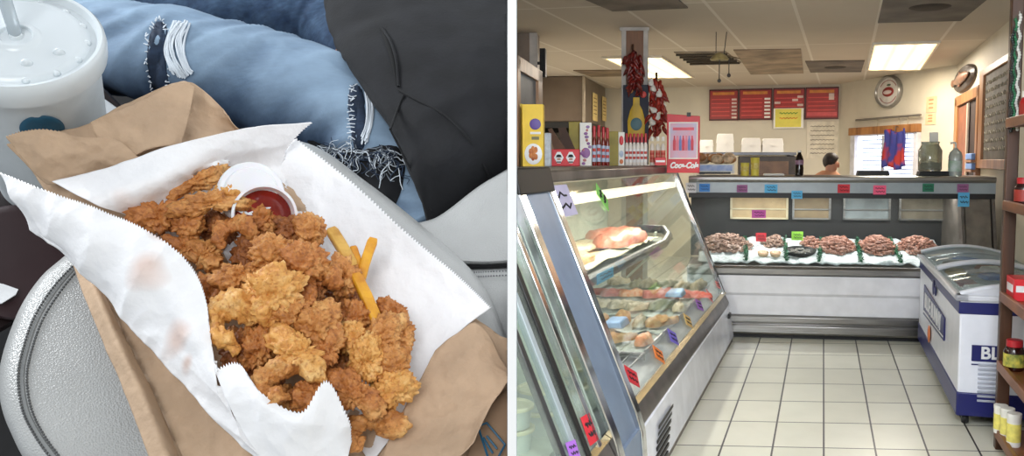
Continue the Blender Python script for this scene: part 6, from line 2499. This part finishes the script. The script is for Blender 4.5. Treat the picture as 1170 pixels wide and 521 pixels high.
p2 = thing('deli_paper', 'white serrated deli paper flap folded down at the left over the bag, greasy spots', 'paper', pframe(150, 300, .03))
sheet('left_flap', [[(2, 198, .062), (62, 222, .07), (112, 240, .072), (160, 262, .07), (212, 300, .066), (237, 348, .062), (247, 424, .058)],
                    [(14, 222, .058), (68, 248, .066), (114, 270, .068), (160, 303, .066), (198, 342, .062), (228, 392, .058), (252, 446, .054)],
                    [(26, 244, .048), (74, 276, .054), (122, 312, .054), (166, 350, .052), (205, 390, .048), (240, 440, .046), (276, 490, .044)],
                    [(36, 262, .036), (77, 293, .038), (126, 340, .036), (166, 388, .034), (206, 433, .033), (256, 487, .032), (312, 538, .032)]],
      70, 190, M_wax, p2, amp=.0026, f=28, seed=25, fold=.005, zig=('u0',), tooth=.001, stain=stain_fn([(172, 335, .014), (206, 398, .010), (190, 300, .008), (215, 420, .006)]))
sheet('front_flap', [[(246, 424, .056), (274, 417, .06), (301, 451, .06), (345, 472, .06), (371, 437, .066), (394, 474, .054), (400, 505, .04)],
                     [(256, 446, .054), (284, 450, .058), (312, 474, .058), (348, 488, .058), (372, 470, .06), (388, 492, .05), (397, 516, .038)],
                     [(276, 490, .046), (300, 495, .048), (325, 508, .048), (352, 512, .046), (372, 505, .046), (384, 515, .042), (394, 528, .036)],
                     [(308, 536, .034), (324, 540, .034), (342, 544, .034), (360, 546, .032), (374, 546, .032), (384, 546, .03), (392, 546, .028)]],
      44, 110, M_wax, p2, amp=.0022, f=32, seed=27, fold=.004, zig=('u0',), tooth=.0011)

# ---- fried pieces
def fry_mat(name, lo_c, mid, hi_c, edge):
    m = bpy.data.materials.new(name)
    m.use_nodes = True
    nt = m.node_tree
    L = nt.links.new
    b = nt.nodes['Principled BSDF']
    b.inputs['Roughness'].default_value = .55
    b.inputs['Specular IOR Level'].default_value = .45
    tc = nt.nodes.new('ShaderNodeTexCoord')
    n = nt.nodes.new('ShaderNodeTexNoise')
    n.inputs['Scale'].default_value = 75
    n.inputs['Detail'].default_value = 5
    n.inputs['Roughness'].default_value = .65
    L(tc.outputs['Object'], n.inputs['Vector'])
    r = nt.nodes.new('ShaderNodeValToRGB')
    e = r.color_ramp.elements
    e[0].position, e[0].color = .28, lin(lo_c)
    e[1].position, e[1].color = .72, lin(hi_c)
    x = e.new(.5)
    x.color = lin(mid)
    L(n.outputs['Fac'], r.inputs['Fac'])
    # crumbs: small flecks of darker crust
    v = nt.nodes.new('ShaderNodeTexNoise')
    v.inputs['Scale'].default_value = 420
    v.inputs['Detail'].default_value = 3
    L(tc.outputs['Object'], v.inputs['Vector'])
    r2 = nt.nodes.new('ShaderNodeValToRGB')
    r2.color_ramp.elements[0].position, r2.color_ramp.elements[1].position = .52, .68
    L(v.outputs['Fac'], r2.inputs['Fac'])
    mx = nt.nodes.new('ShaderNodeMix')
    mx.data_type = 'RGBA'
    ml = nt.nodes.new('ShaderNodeMath')
    ml.operation = 'MULTIPLY'
    ml.inputs[1].default_value = .55
    L(r2.outputs['Color'], ml.inputs[0])
    L(ml.outputs[0], mx.inputs[0])
    L(r.outputs['Color'], mx.inputs[6])
    mx.inputs[7].default_value = lin(edge)
    L(mx.outputs[2], b.inputs['Base Color'])
    bp = nt.nodes.new('ShaderNodeBump')
    bp.inputs['Strength'].default_value = .8
    bp.inputs['Distance'].default_value = .0012
    L(v.outputs['Fac'], bp.inputs['Height'])
    L(bp.outputs['Normal'], b.inputs['Normal'])
    MATS[name] = m
    return m


M_fry = [fry_mat('golden_breading', (150, 88, 38), (200, 136, 72), (228, 180, 114), (122, 64, 26)),
         fry_mat('amber_breading', (140, 78, 34), (188, 120, 60), (216, 162, 98), (112, 56, 24)),
         fry_mat('light_breading', (186, 116, 48), (222, 164, 88), (240, 200, 134), (164, 88, 36)),
         fry_mat('shade_breading', (112, 60, 28), (156, 94, 46), (190, 136, 82), (84, 42, 20))]  # last one darkened: painted shade for the gaps between pieces
_ICO = {}


def ico(sub):
    if sub not in _ICO:
        bm = bmesh.new()
        bmesh.ops.create_icosphere(bm, subdivisions=sub, radius=1)
        _ICO[sub] = ([v.co.copy() for v in bm.verts], [tuple(v.index for v in f.verts) for f in bm.faces])
        bm.free()
    return _ICO[sub]


def crumb(p, seed):
    """breading relief for a piece about 1 unit in radius"""
    o = V((seed * 5.3, seed * 2.1, seed * 9.7))
    a = noise.noise(p * 2.2 + o) * .24
    d = noise.voronoi(p * 4.2 + o)[0]
    b = (.45 - d[0]) * .30
    c = (.4 - noise.voronoi(p * 9.0 + o)[0][0]) * .17
    return a + b + c


def nugget(x, y, rx, ry, ang, style, h, mi, label, seed):
    """fried piece about rx x ry pixels, turned by ang degrees in the picture, h above the arm rest"""
    rnd = random.Random(seed)
    c = P(x, y, h)
    s = zcam(c) / FPX
    M = Matrix((EX, EY, NP)).transposed().to_4x4()
    M.translation = c
    M = M @ Matrix.Rotation(math.radians(-ang), 4, 'Z')
    q = MB(M)
    a_, b_ = rx * s * 1.03, ry * s / math.cos(AL) * .95
    if style == 'curl':
        R, r0 = .62, .42
        n, k = 54, 30
        arc = math.radians(rnd.uniform(235, 275))
        a0 = rnd.uniform(-.4, .4)
        vs, rings = [], []
        for i in range(n + 1):
            f_ = i / n
            t_ = a0 + arc * f_
            rr = r0 * (1.06 - .45 * f_) * (min(1, (f_ * 7 + .12)) ** .5) * (min(1, ((1 - f_) * 9 + .1)) ** .5)
            ring = []
            cen_ = V((R * math.cos(t_), R * math.sin(t_), .12 * math.sin(3 * f_ * math.pi)))
            rad = V((math.cos(t_), math.sin(t_), 0))
            for j in range(k):
                b2 = 2 * math.pi * j / k
                nrm = rad * math.cos(b2) + V((0, 0, 1)) * math.sin(b2)
                p = cen_ + nrm * rr
                p = p + nrm * crumb(p * 1.1, seed) * .8
                ring.append((p.x * a_, p.y * b_, p.z * (a_ + b_) / 2 * .95))
            rings.append(ring)
        q.loft(rings)
    else:
        V0, F0 = ico(5)
        nb = 6 if style == 'lump' else 5
        bl = []
        for k in range(nb):
            if style == 'strip':
                u = -0.75 + 1.5 * k / (nb - 1)
                bl.append((V((u, rnd.uniform(-.16, .16), rnd.uniform(-.1, .1))), rnd.uniform(.36, .5) * (1 - .25 * abs(u))))
            else:
                d = V((rnd.uniform(-1, 1), rnd.uniform(-1, 1), rnd.uniform(-.6, .8)))
                d.normalize()
                bl.append((d * rnd.uniform(.25, .5), rnd.uniform(.42, .6)))
        out = []
        for d in V0:
            best = .28
            acc = 0
            for cb, rb in bl:
                t_ = d.dot(cb)
                disc = rb * rb - (cb.length_squared - t_ * t_)
                if disc > 0:
                    best_ = t_ + math.sqrt(disc)
                    acc += math.exp(9 * best_)
            if acc > 0: best = max(best, math.log(acc) / 9)
            p = d * best
            p = p + d * crumb(p * 1.25, seed)
            zz_ = min(a_, b_) if style == 'strip' else (a_ + b_) / 2
            sx = .95 if style == 'strip' else 1.1
            sy = 1.7 if style == 'strip' else 1.1
            out.append((p.x * a_ * sx, p.y * b_ * sy, p.z * zz_ * (1.5 if style == 'strip' else 1.0)))
        q.add(out, F0)
    return q.build('fried_shrimp' if style == 'curl' else 'fried_nugget', M_fry[mi], None, label, M=M, cat='fried food', group='fried pieces on the deli paper', smooth=180)


NUG = [
    # x, y, rx, ry, angle, style, h, material, label
    (226, 207, 36, 13, -32, 'strip', .040, 0, 'pointed golden fried strip at the top left of the pile'),
    (240, 233, 42, 13, -6, 'strip', .052, 0, 'long fried strip lying crosswise below the pointed one'),
    (182, 246, 36, 18, -18, 'strip', .036, 1, 'fried strip at the far left tip of the pile, by the serrated paper'),
    (212, 258, 22, 19, 10, 'lump', .038, 1, 'amber fried piece beside the left tip strip'),
    (268, 270, 25, 26, 0, 'curl', .050, 1, 'round curled fried shrimp below the crosswise strip'),
    (210, 284, 26, 13, 35, 'strip', .036, 1, 'slanting fried strip along the left serrated edge, upper one'),
    (234, 292, 24, 15, 62, 'strip', .040, 0, 'steep fried strip right of the upper edge strip'),
    (262, 226, 20, 17, 0, 'lump', .046, 2, 'pale crusty piece touching the sauce cup'),
    (300, 252, 19, 17, 0, 'lump', .038, 1, 'amber piece just under the red sauce'),
    (310, 288, 30, 22, 0, 'lump', .056, 0, 'knobbly golden piece in the upper middle below the sauce'),
    (332, 263, 20, 15, 0, 'lump', .042, 3, 'darker piece between the knobbly one and the upper right piece'),
    (358, 263, 22, 20, 0, 'lump', .048, 0, 'crusty piece at the upper right beside the fries'),
    (244, 335, 20, 19, 0, 'lump', .036, 1, 'amber piece at the left edge above the large curled shrimp'),
    (274, 314, 30, 18, -10, 'strip', .050, 0, 'golden strip above the large curled shrimp'),
    (346, 300, 28, 21, 10, 'lump', .060, 1, 'reddish topped piece in the middle of the pile'),
    (368, 332, 28, 33, 0, 'curl', .056, 1, 'dark ringed curled shrimp in the middle of the pile'),
    (391, 316, 22, 26, 0, 'lump', .046, 0, 'golden piece beside the tall fries'),
    (311, 336, 38, 28, 0, 'lump', .066, 2, 'big craggy light piece at the centre of the pile'),
    (332, 362, 28, 21, 10, 'lump', .060, 0, 'golden piece just below the big craggy one'),
    (268, 371, 31, 40, -20, 'curl', .058, 2, 'largest pale curled shrimp near the front left edge'),
    (294, 398, 22, 28, 10, 'lump', .046, 1, 'amber piece tucked right of the largest curled shrimp'),
    (362, 372, 27, 23, 0, 'lump', .058, 0, 'golden piece right of centre above the V shaped strips'),
    (342, 402, 36, 20, 50, 'strip', .060, 2, 'light strip leaning down towards the front paper peak'),
    (372, 400, 34, 17, -60, 'strip', .056, 1, 'amber strip standing right of the light leaning one'),
    (324, 438, 36, 26, -20, 'curl', .056, 0, 'curled shrimp at the front between the two paper peaks'),
    (404, 362, 22, 20, 0, 'lump', .042, 1, 'amber piece left of the lower fry'),
    (402, 386, 24, 18, -15, 'lump', .044, 2, 'pale piece below the fries, left of the long strip'),
    (432, 384, 40, 17, -42, 'strip', .046, 0, 'long golden strip rising to the right of the pile'),
    (450, 356, 18, 17, 0, 'lump', .038, 1, 'orange tip piece at the far right top'),
    (456, 380, 18, 20, 0, 'lump', .034, 0, 'piece at the right edge below the orange tip'),
    (418, 412, 24, 26, 0, 'lump', .046, 2, 'pale crusty piece in the lower right cluster'),
    (446, 418, 24, 22, 0, 'lump', .040, 0, 'golden piece at the right of the lower right cluster'),
    (448, 446, 26, 23, 0, 'lump', .036, 2, 'light knobbly piece at the bottom right of the pile'),
    (406, 450, 38, 17, 48, 'strip', .044, 1, 'slanting amber strip at the bottom of the pile'),
    (424, 497, 40, 25, 0, 'curl', .030, 0, 'single curled shrimp lying apart at the bottom'),
    (352, 330, 24, 20, 0, 'lump', .044, 3, 'darker piece deep in the middle of the pile'),  # deep filler pieces, their breading darkened as shade
    (286, 288, 22, 20, 0, 'lump', .036, 3, 'darker piece deep under the upper middle pieces'),
    (300, 425, 24, 20, 0, 'lump', .030, 3, 'dark piece deep at the front left of the pile'),
    (384, 425, 24, 20, 0, 'lump', .030, 3, 'dark piece deep at the front right of the pile'),
    (390, 340, 22, 22, 0, 'lump', .030, 3, 'dark piece deep beside the fries'),
    (250, 262, 22, 18, 0, 'lump', .028, 3, 'dark piece deep under the crosswise strip'),
    (352, 452, 24, 21, 0, 'lump', .046, 1, 'amber piece showing in the dip between the two front paper peaks'),
    (318, 458, 26, 18, 0, 'lump', .040, 0, 'golden piece low behind the left front paper peak'),
    (270, 402, 22, 22, 0, 'lump', .034, 3, 'dark piece deep inside the largest curled shrimp'),
    (330, 395, 26, 22, 0, 'lump', .036, 3, 'dark piece deep below the centre of the pile'),
]
for k, a_ in enumerate(NUG):
    nugget(*a_, seed=k + 3)

# ---- fries
M_fries = mat('golden_fry', (226, 166, 40), .45, c2=(198, 126, 26), scale=90, bump=.3, bscale=300)
M_fries2 = mat('pale_fry', (214, 170, 84), .45, c2=(180, 128, 50), scale=90, bump=.3, bscale=300)
for x0_, y0_, h0, x1_, y1_, h1, w_, mt, lb in ((412, 320, .044, 427, 273, .054, 5.5, M_fries, 'bright yellow fry pointing up at the right of the pile'), (378, 262, .054, 403, 306, .050, 6, M_fries2, 'pale fry lying left of the bright pointing one'),
                                               (403, 282, .05, 410, 305, .046, 4, M_fries, 'short fry tip between the pale and the pointing fry'), (406, 314, .052, 434, 378, .046, 6, M_fries, 'long fry running down towards the right cluster')):
    a_, b_ = P(x0_, y0_, h0), P(x1_, y1_, h1)
    d = (b_ - a_)
    M = frame(a_, d, NP)
    w = w_ * zcam(a_) / FPX
    q = MB(M)
    L_ = d.length
    rings = []
    for i in range(13):
        f_ = i / 12
        o_ = .06 * L_ * math.sin(f_ * 3) * .3
        ws = w * (1 + .1 * noise.noise(V((f_ * 4, x0_, 0))))
        if i in (0, 12): ws *= .8
        rings.append([(L_ * f_, o_ + ws * cx_, ws * cz_) for cx_, cz_ in ((-1, -.8), (-.8, -1), (.8, -1), (1, -.8), (1, .8), (.8, 1), (-.8, 1), (-1, .8))])
    q.loft(rings)
    q.build('french_fry', mt, None, lb, M=M, cat='french fry', group='french fries', smooth=50)

# ---- sauce cup
c = P(302, 246, .046)
ax = (P(316, 288, .05) - P(303, 240, .05)).normalized() * .55 + NP * .8
ax.normalize()
Msc = frame(c, (EX - ax * EX.dot(ax)), ax)
sc_ = thing('sauce_cup', 'small tilted translucent white cup of red sauce behind the fried pieces', 'sauce cup', Msc)
r = 34 * zcam(c) / FPX
q = MB(Msc)
q.lathe([(0, -r * .95), (r * .72, -r * .95), (r * .75, -r * .9), (r * .95, .0), (r * 1.03, .002), (r * 1.03, .0045), (r * .94, .0045), (r * .92, 0), (r * .74, -r * .86), (0, -r * .88)], 48)
q.build('cup', mat('translucent_cup', (236, 234, 238), .3, var=.02, sss=.2), sc_, smooth=50)
q = MB(Msc)
q.lathe([(0, -r * .14), (r * .5, -r * .13), (r * .86, -r * .15), (r * .88, -r * .2), (0, -r * .4)], 40)
q.build('sauce', mat('red_sauce', (150, 34, 18), .15, c2=(110, 20, 12), scale=40, bump=.3, bscale=120), sc_, smooth=80)
la = (P(300, 262, .05) - P(284, 212, .05)).normalized() * .45 + NP * .75
Mld = frame(P(287, 220, .050), (EX - la * EX.dot(la)), la)
q = MB(Mld)
q.lathe([(0, .004), (r * .8, .004), (r * .86, .001), (r * .98, .001), (r * 1.06, -.001), (r * 1.07, -.004), (r * 1.03, -.004), (r * .98, -.001), (r * .84, -.002), (r * .78, .002), (0, .002)], 48)
q.build('lid', mat('translucent_cup', (236, 234, 238), .3, var=.02, sss=.2), sc_, smooth=50, label='white lid opened behind the sauce')

# ---- the person in the passenger seat
per = thing('person', 'seated person in ripped blue jeans and a charcoal hooded top, seen from waist to knee', 'person', pframe(470, 150, -.2))


def limb(name, path, m, parent, k=40, n=90, h=None, amp=.0025, f=14, seed=1, fold=.004, attrs=False, flat=1.0):
    """path of (px, py, height, radius px)"""
    cs = resample([P(a, b, c) for a, b, c, r_ in path], n)
    rs = [v.x for v in resample([V((r_ * zcam(P(a, b, c)) / FPX, 0, 0)) for a, b, c, r_ in path], n)]
    rings, fade, dark = [], [], []
    for i in range(n):
        t_ = (cs[min(i + 1, n - 1)] - cs[max(i - 1, 0)]).normalized()
        u = (NP - t_ * NP.dot(t_)).normalized()
        w = t_.cross(u)
        ring = []
        for j in range(k):
            a = 2 * math.pi * j / k
            d = u * math.cos(a) * flat + w * math.sin(a)
            p = cs[i] + d * rs[i]
            s_ = i / n
            g = noise.noise(V((s_ * 9 + .8 * math.sin(a), math.cos(a) * .9 + seed, math.sin(a) * .9)))
            g2 = 1 - 2 * abs(noise.noise(V((s_ * 16 + math.sin(a) * 1.5, a * .3, seed + 3))))
            g3 = noise.noise(p * 90)
            p = p + d * (fold * g + amp * g2 + .0006 * g3)
            ring.append(p)
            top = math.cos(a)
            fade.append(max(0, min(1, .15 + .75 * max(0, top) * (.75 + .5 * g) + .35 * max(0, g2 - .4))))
            dark.append(max(0, min(1, .75 - .9 * top - .3 * g)) if abs(math.sin(a)) > .55 and top < .72 else (0 if top > 0 else .8))  # painted shade: darker where the leg turns under
        rings.append(ring)
    q = MB()
    q.loft(rings)
    return q.build(name, m, parent, clip=CLIP_LEFT, smooth=180, attr={'fade': fade, 'dark': dark} if attrs else None)


# body under the clothes
J = [(P(480, 130, -.17), .075), (P(560, 95, -.12), .08), (P(660, 50, -.08), .09), (P(400, 125, -.17), .045), (P(300, 92, -.17), .045), (P(190, 62, -.16), .042), (P(90, 60, -.2), .035), (P(60, 120, -.3), .03),
     (P(400, 30, -.24), .04), (P(270, 2, -.26), .035), (P(160, -20, -.28), .03)]
skin_body('body', J, [(0, 1), (1, 2), (0, 3), (3, 4), (4, 5), (5, 6), (6, 7), (0, 8), (8, 9), (9, 10)], per, M_skin, clip=CLIP_LEFT, sub=1)
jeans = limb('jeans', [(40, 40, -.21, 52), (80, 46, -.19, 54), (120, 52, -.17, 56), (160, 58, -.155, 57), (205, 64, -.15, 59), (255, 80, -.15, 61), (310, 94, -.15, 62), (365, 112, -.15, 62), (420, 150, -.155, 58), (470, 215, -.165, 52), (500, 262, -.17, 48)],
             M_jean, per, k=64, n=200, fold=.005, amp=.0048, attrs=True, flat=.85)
limb('far_jeans_leg', [(120, -40, -.3, 42), (190, -12, -.27, 42), (250, 2, -.25, 42), (310, 8, -.24, 42), (370, 20, -.235, 45), (440, 60, -.23, 50)], M_jean2, per, k=36, n=90, fold=.003, amp=.002, seed=5)

dg = bpy.context.evaluated_depsgraph_get()
JB = BVHTree.FromPolygons([WM[jeans] @ v.co for v in jeans.data.vertices], [tuple(p.vertices) for p in jeans.data.polygons])


def on_jean(px, py, off=.0012):
    d = ray(px, py).normalized()
    h_ = JB.ray_cast(EYE, d)
    if h_[0] is None: return P(px, py, -.12)
    n_ = h_[1]
    if n_.dot(d) > 0: n_ = -n_
    return h_[0] + n_ * off


def patch_on(name, poly, m, parent, off=.0014, seed=0):
    c_ = V((sum(p[0] for p in poly) / len(poly), sum(p[1] for p in poly) / len(poly), 0))
    n_ = 60
    mm = len(poly)
    edge = []
    for i in range(n_):
        u = mm * i / n_
        k = int(u)
        a = [V((*poly[(k + j) % mm], 0)) for j in (-1, 0, 1, 2)]
        e = catmull(*a, u - k)
        e += V((noise.noise(V((i * .8, seed, 0))), noise.noise(V((i * .8, seed, 5))), 0)) * 1.6
        edge.append(e)
    rings = []
    for s_ in (0.02, .35, .7, 1.0):
        rings.append([on_jean((c_ + (e - c_) * s_).x, (c_ + (e - c_) * s_).y, off * (1 if s_ < 1 else .2)) for e in edge])
    q = MB()
    q.loft(rings, cap=False)
    return q.build(name, m, parent, smooth=80, solid=.0006)


rip = patch_on('knee_rip', [(178, 26), (190, 30), (192, 50), (190, 75), (193, 98), (186, 108), (174, 98), (169, 78), (169, 52)], M_dden, jeans, seed=1)
rnd = random.Random(4)


def thread(pts, r_, parent, mt=M_fray, name='frayed_thread', off=.003):
    q = MB()
    q.tube(resample([on_jean(x, y, off + rnd.uniform(0, .002)) for x, y in pts], 14), r_, 5)
    q.build(name, mt, parent, smooth=80)


for k in range(22):
    x = 194 + k * .95 + rnd.uniform(-1, 1)
    b_ = 6 + 10 * math.sin(k / 21 * math.pi)
    thread([(x + 6 - k * .15, 30 + rnd.uniform(-3, 3)), (x - b_ * .35, 46), (x - b_ * .3 + rnd.uniform(-2, 2), 62), (x + 3, 78), (x + 8 + rnd.uniform(-3, 3), 90 - abs(k - 9) * .6)], .0007 + .0005 * rnd.random(), rip)
for k in range(40):
    f_ = k / 40 * 2 * math.pi
    x, y = 181 + 13 * math.cos(f_), 66 + 43 * math.sin(f_)
    thread([(x, y), (x + rnd.uniform(-3, 3), y + rnd.uniform(-3, 3)), (x + 2 * math.cos(f_) + rnd.uniform(-1.5, 1.5), y + 2.5 * math.sin(f_) + rnd.uniform(-1.5, 1.5))], .0006, rip, off=.0012)
# folds and the long tear near the hip
tear = patch_on('thigh_tear', [(402, 98), (414, 104), (418, 140), (416, 168), (406, 172), (400, 140), (398, 115)], M_dden, jeans, seed=3)
for k in range(16):
    x = 416 + rnd.uniform(-1, 9)
    thread([(x, 108 + rnd.uniform(-4, 4)), (x + 3, 125), (x + 2, 145), (x - 2, 160 + rnd.uniform(-5, 5))], .0008, tear)
for k in range(20):
    y = 100 + k * 3.6
    thread([(399 + rnd.uniform(-2, 2), y), (402, y + rnd.uniform(-2, 2)), (405 + rnd.uniform(-2, 3), y + rnd.uniform(-3, 3))], .0006, tear)
hole = patch_on('torn_hole', [(352, 160), (380, 168), (410, 172), (440, 166), (458, 172), (462, 200), (450, 235), (425, 215), (395, 190), (365, 176)], mat('black_patch', (16, 17, 22), .9), jeans, off=.002, seed=6)  # plain black patch laid on the denim for the torn hole
for k in range(150):
    x = 352 + rnd.random() * 108
    y = 164 + (x - 350) * .26 * rnd.random() + rnd.uniform(-3, 12)
    a = rnd.uniform(-.6, 2.4)
    L_ = rnd.uniform(8, 26)
    thread([(x, y), (x + L_ * .35 * math.cos(a) + rnd.uniform(-4, 4), y + L_ * .35 * math.sin(a) + rnd.uniform(-3, 3)), (x + L_ * .7 * math.cos(a) + rnd.uniform(-4, 4), y + L_ * .7 * math.sin(a) + rnd.uniform(-3, 3)), (x + L_ * math.cos(a), y + L_ * math.sin(a) + rnd.uniform(-2, 2))], rnd.uniform(.0003, .0006), hole, [M_fray, mat('grey_frayed_thread', (120, 128, 136), .8), M_dden][k % 3], off=.0045)

# hooded top
G = surf([[(398, -40, -.30), (410, 40, -.26), (440, 95, -.24), (470, 150, -.24), (492, 215, -.24), (500, 275, -.26)],
          [(368, -30, -.19), (383, 48, -.13), (418, 102, -.105), (452, 156, -.10), (474, 214, -.11), (492, 264, -.15)],
          [(385, -35, -.14), (402, 40, -.085), (440, 92, -.066), (478, 146, -.066), (500, 200, -.08), (512, 254, -.135)],
          [(450, -40, -.11), (468, 36, -.055), (500, 80, -.04), (530, 125, -.042), (548, 180, -.06), (560, 226, -.125)],
          [(540, -40, -.09), (555, 30, -.04), (580, 70, -.03), (605, 110, -.034), (620, 150, -.055), (630, 195, -.125)],
          [(660, -40, -.08), (670, 20, -.04), (680, 60, -.03), (690, 90, -.036), (690, 130, -.055), (690, 170, -.13)],
          [(665, -45, -.30), (675, 20, -.30), (685, 60, -.30), (692, 90, -.30), (695, 130, -.30), (695, 172, -.30)]], 120, 90)
N = gnormals(G)
G = [[G[i][j] + N[i][j] * (.006 * noise.noise(G[i][j] * 11 + V((3, 1, 2))) + .0022 * (1 - 2 * abs(noise.noise(G[i][j] * 16)))) for j in range(90)] for i in range(120)]
q = MB()
q.grid(G)
hood = q.build('hooded_top', M_hood, per, clip=CLIP_LEFT, smooth=180, solid=.003)
HB = BVHTree.FromPolygons([p for r_ in G for p in r_], [(i * 90 + j, i * 90 + j + 1, (i + 1) * 90 + j + 1, (i + 1) * 90 + j) for i in range(119) for j in range(89)])


def on_hood(px, py, off=.001):
    d = ray(px, py).normalized()
    h_ = HB.ray_cast(EYE, d)
    if h_[0] is None: return P(px, py, -.06)
    n_ = h_[1]
    if n_.dot(d) > 0: n_ = -n_
    return h_[0] + n_ * off


def on_hood_tube(name, pts, r_, m, off=.0026):
    q = MB()
    q.tube(resample([on_hood(x, y, off) for x, y in pts], 40), r_, 8)
    q.build(name, m, hood, smooth=80, clip=CLIP_LEFT)


q = MB()
L1 = resample([on_hood(x, y, .0028) for x, y in ((435, 34), (441, 52), (448, 72), (455, 100))], 20)
L2 = resample([on_hood(x, y, .0028) for x, y in ((437, 34), (446, 50), (453, 72), (456, 100))], 20)
q.grid([L1, L2])
q.build('pocket_opening', mat('pocket_shade', (6, 6, 8), .95), hood, solid=.0005)  # black strip on the fleece, painted shade of the slit
on_hood_tube('pocket_edge', [(437, 34), (447, 50), (454, 72), (457, 100)], .0016, M_hood)
on_hood_tube('pocket_seam', [(457, 104), (478, 116), (510, 134), (535, 160), (553, 192), (562, 212)], .0013, M_hoods)
on_hood_tube('hem_seam', [(463, 110), (456, 126), (446, 148)], .0014, M_hoods)
on_hood_tube('hem_seam', [(446, 148), (470, 190), (492, 240)], .0011, M_hoods)
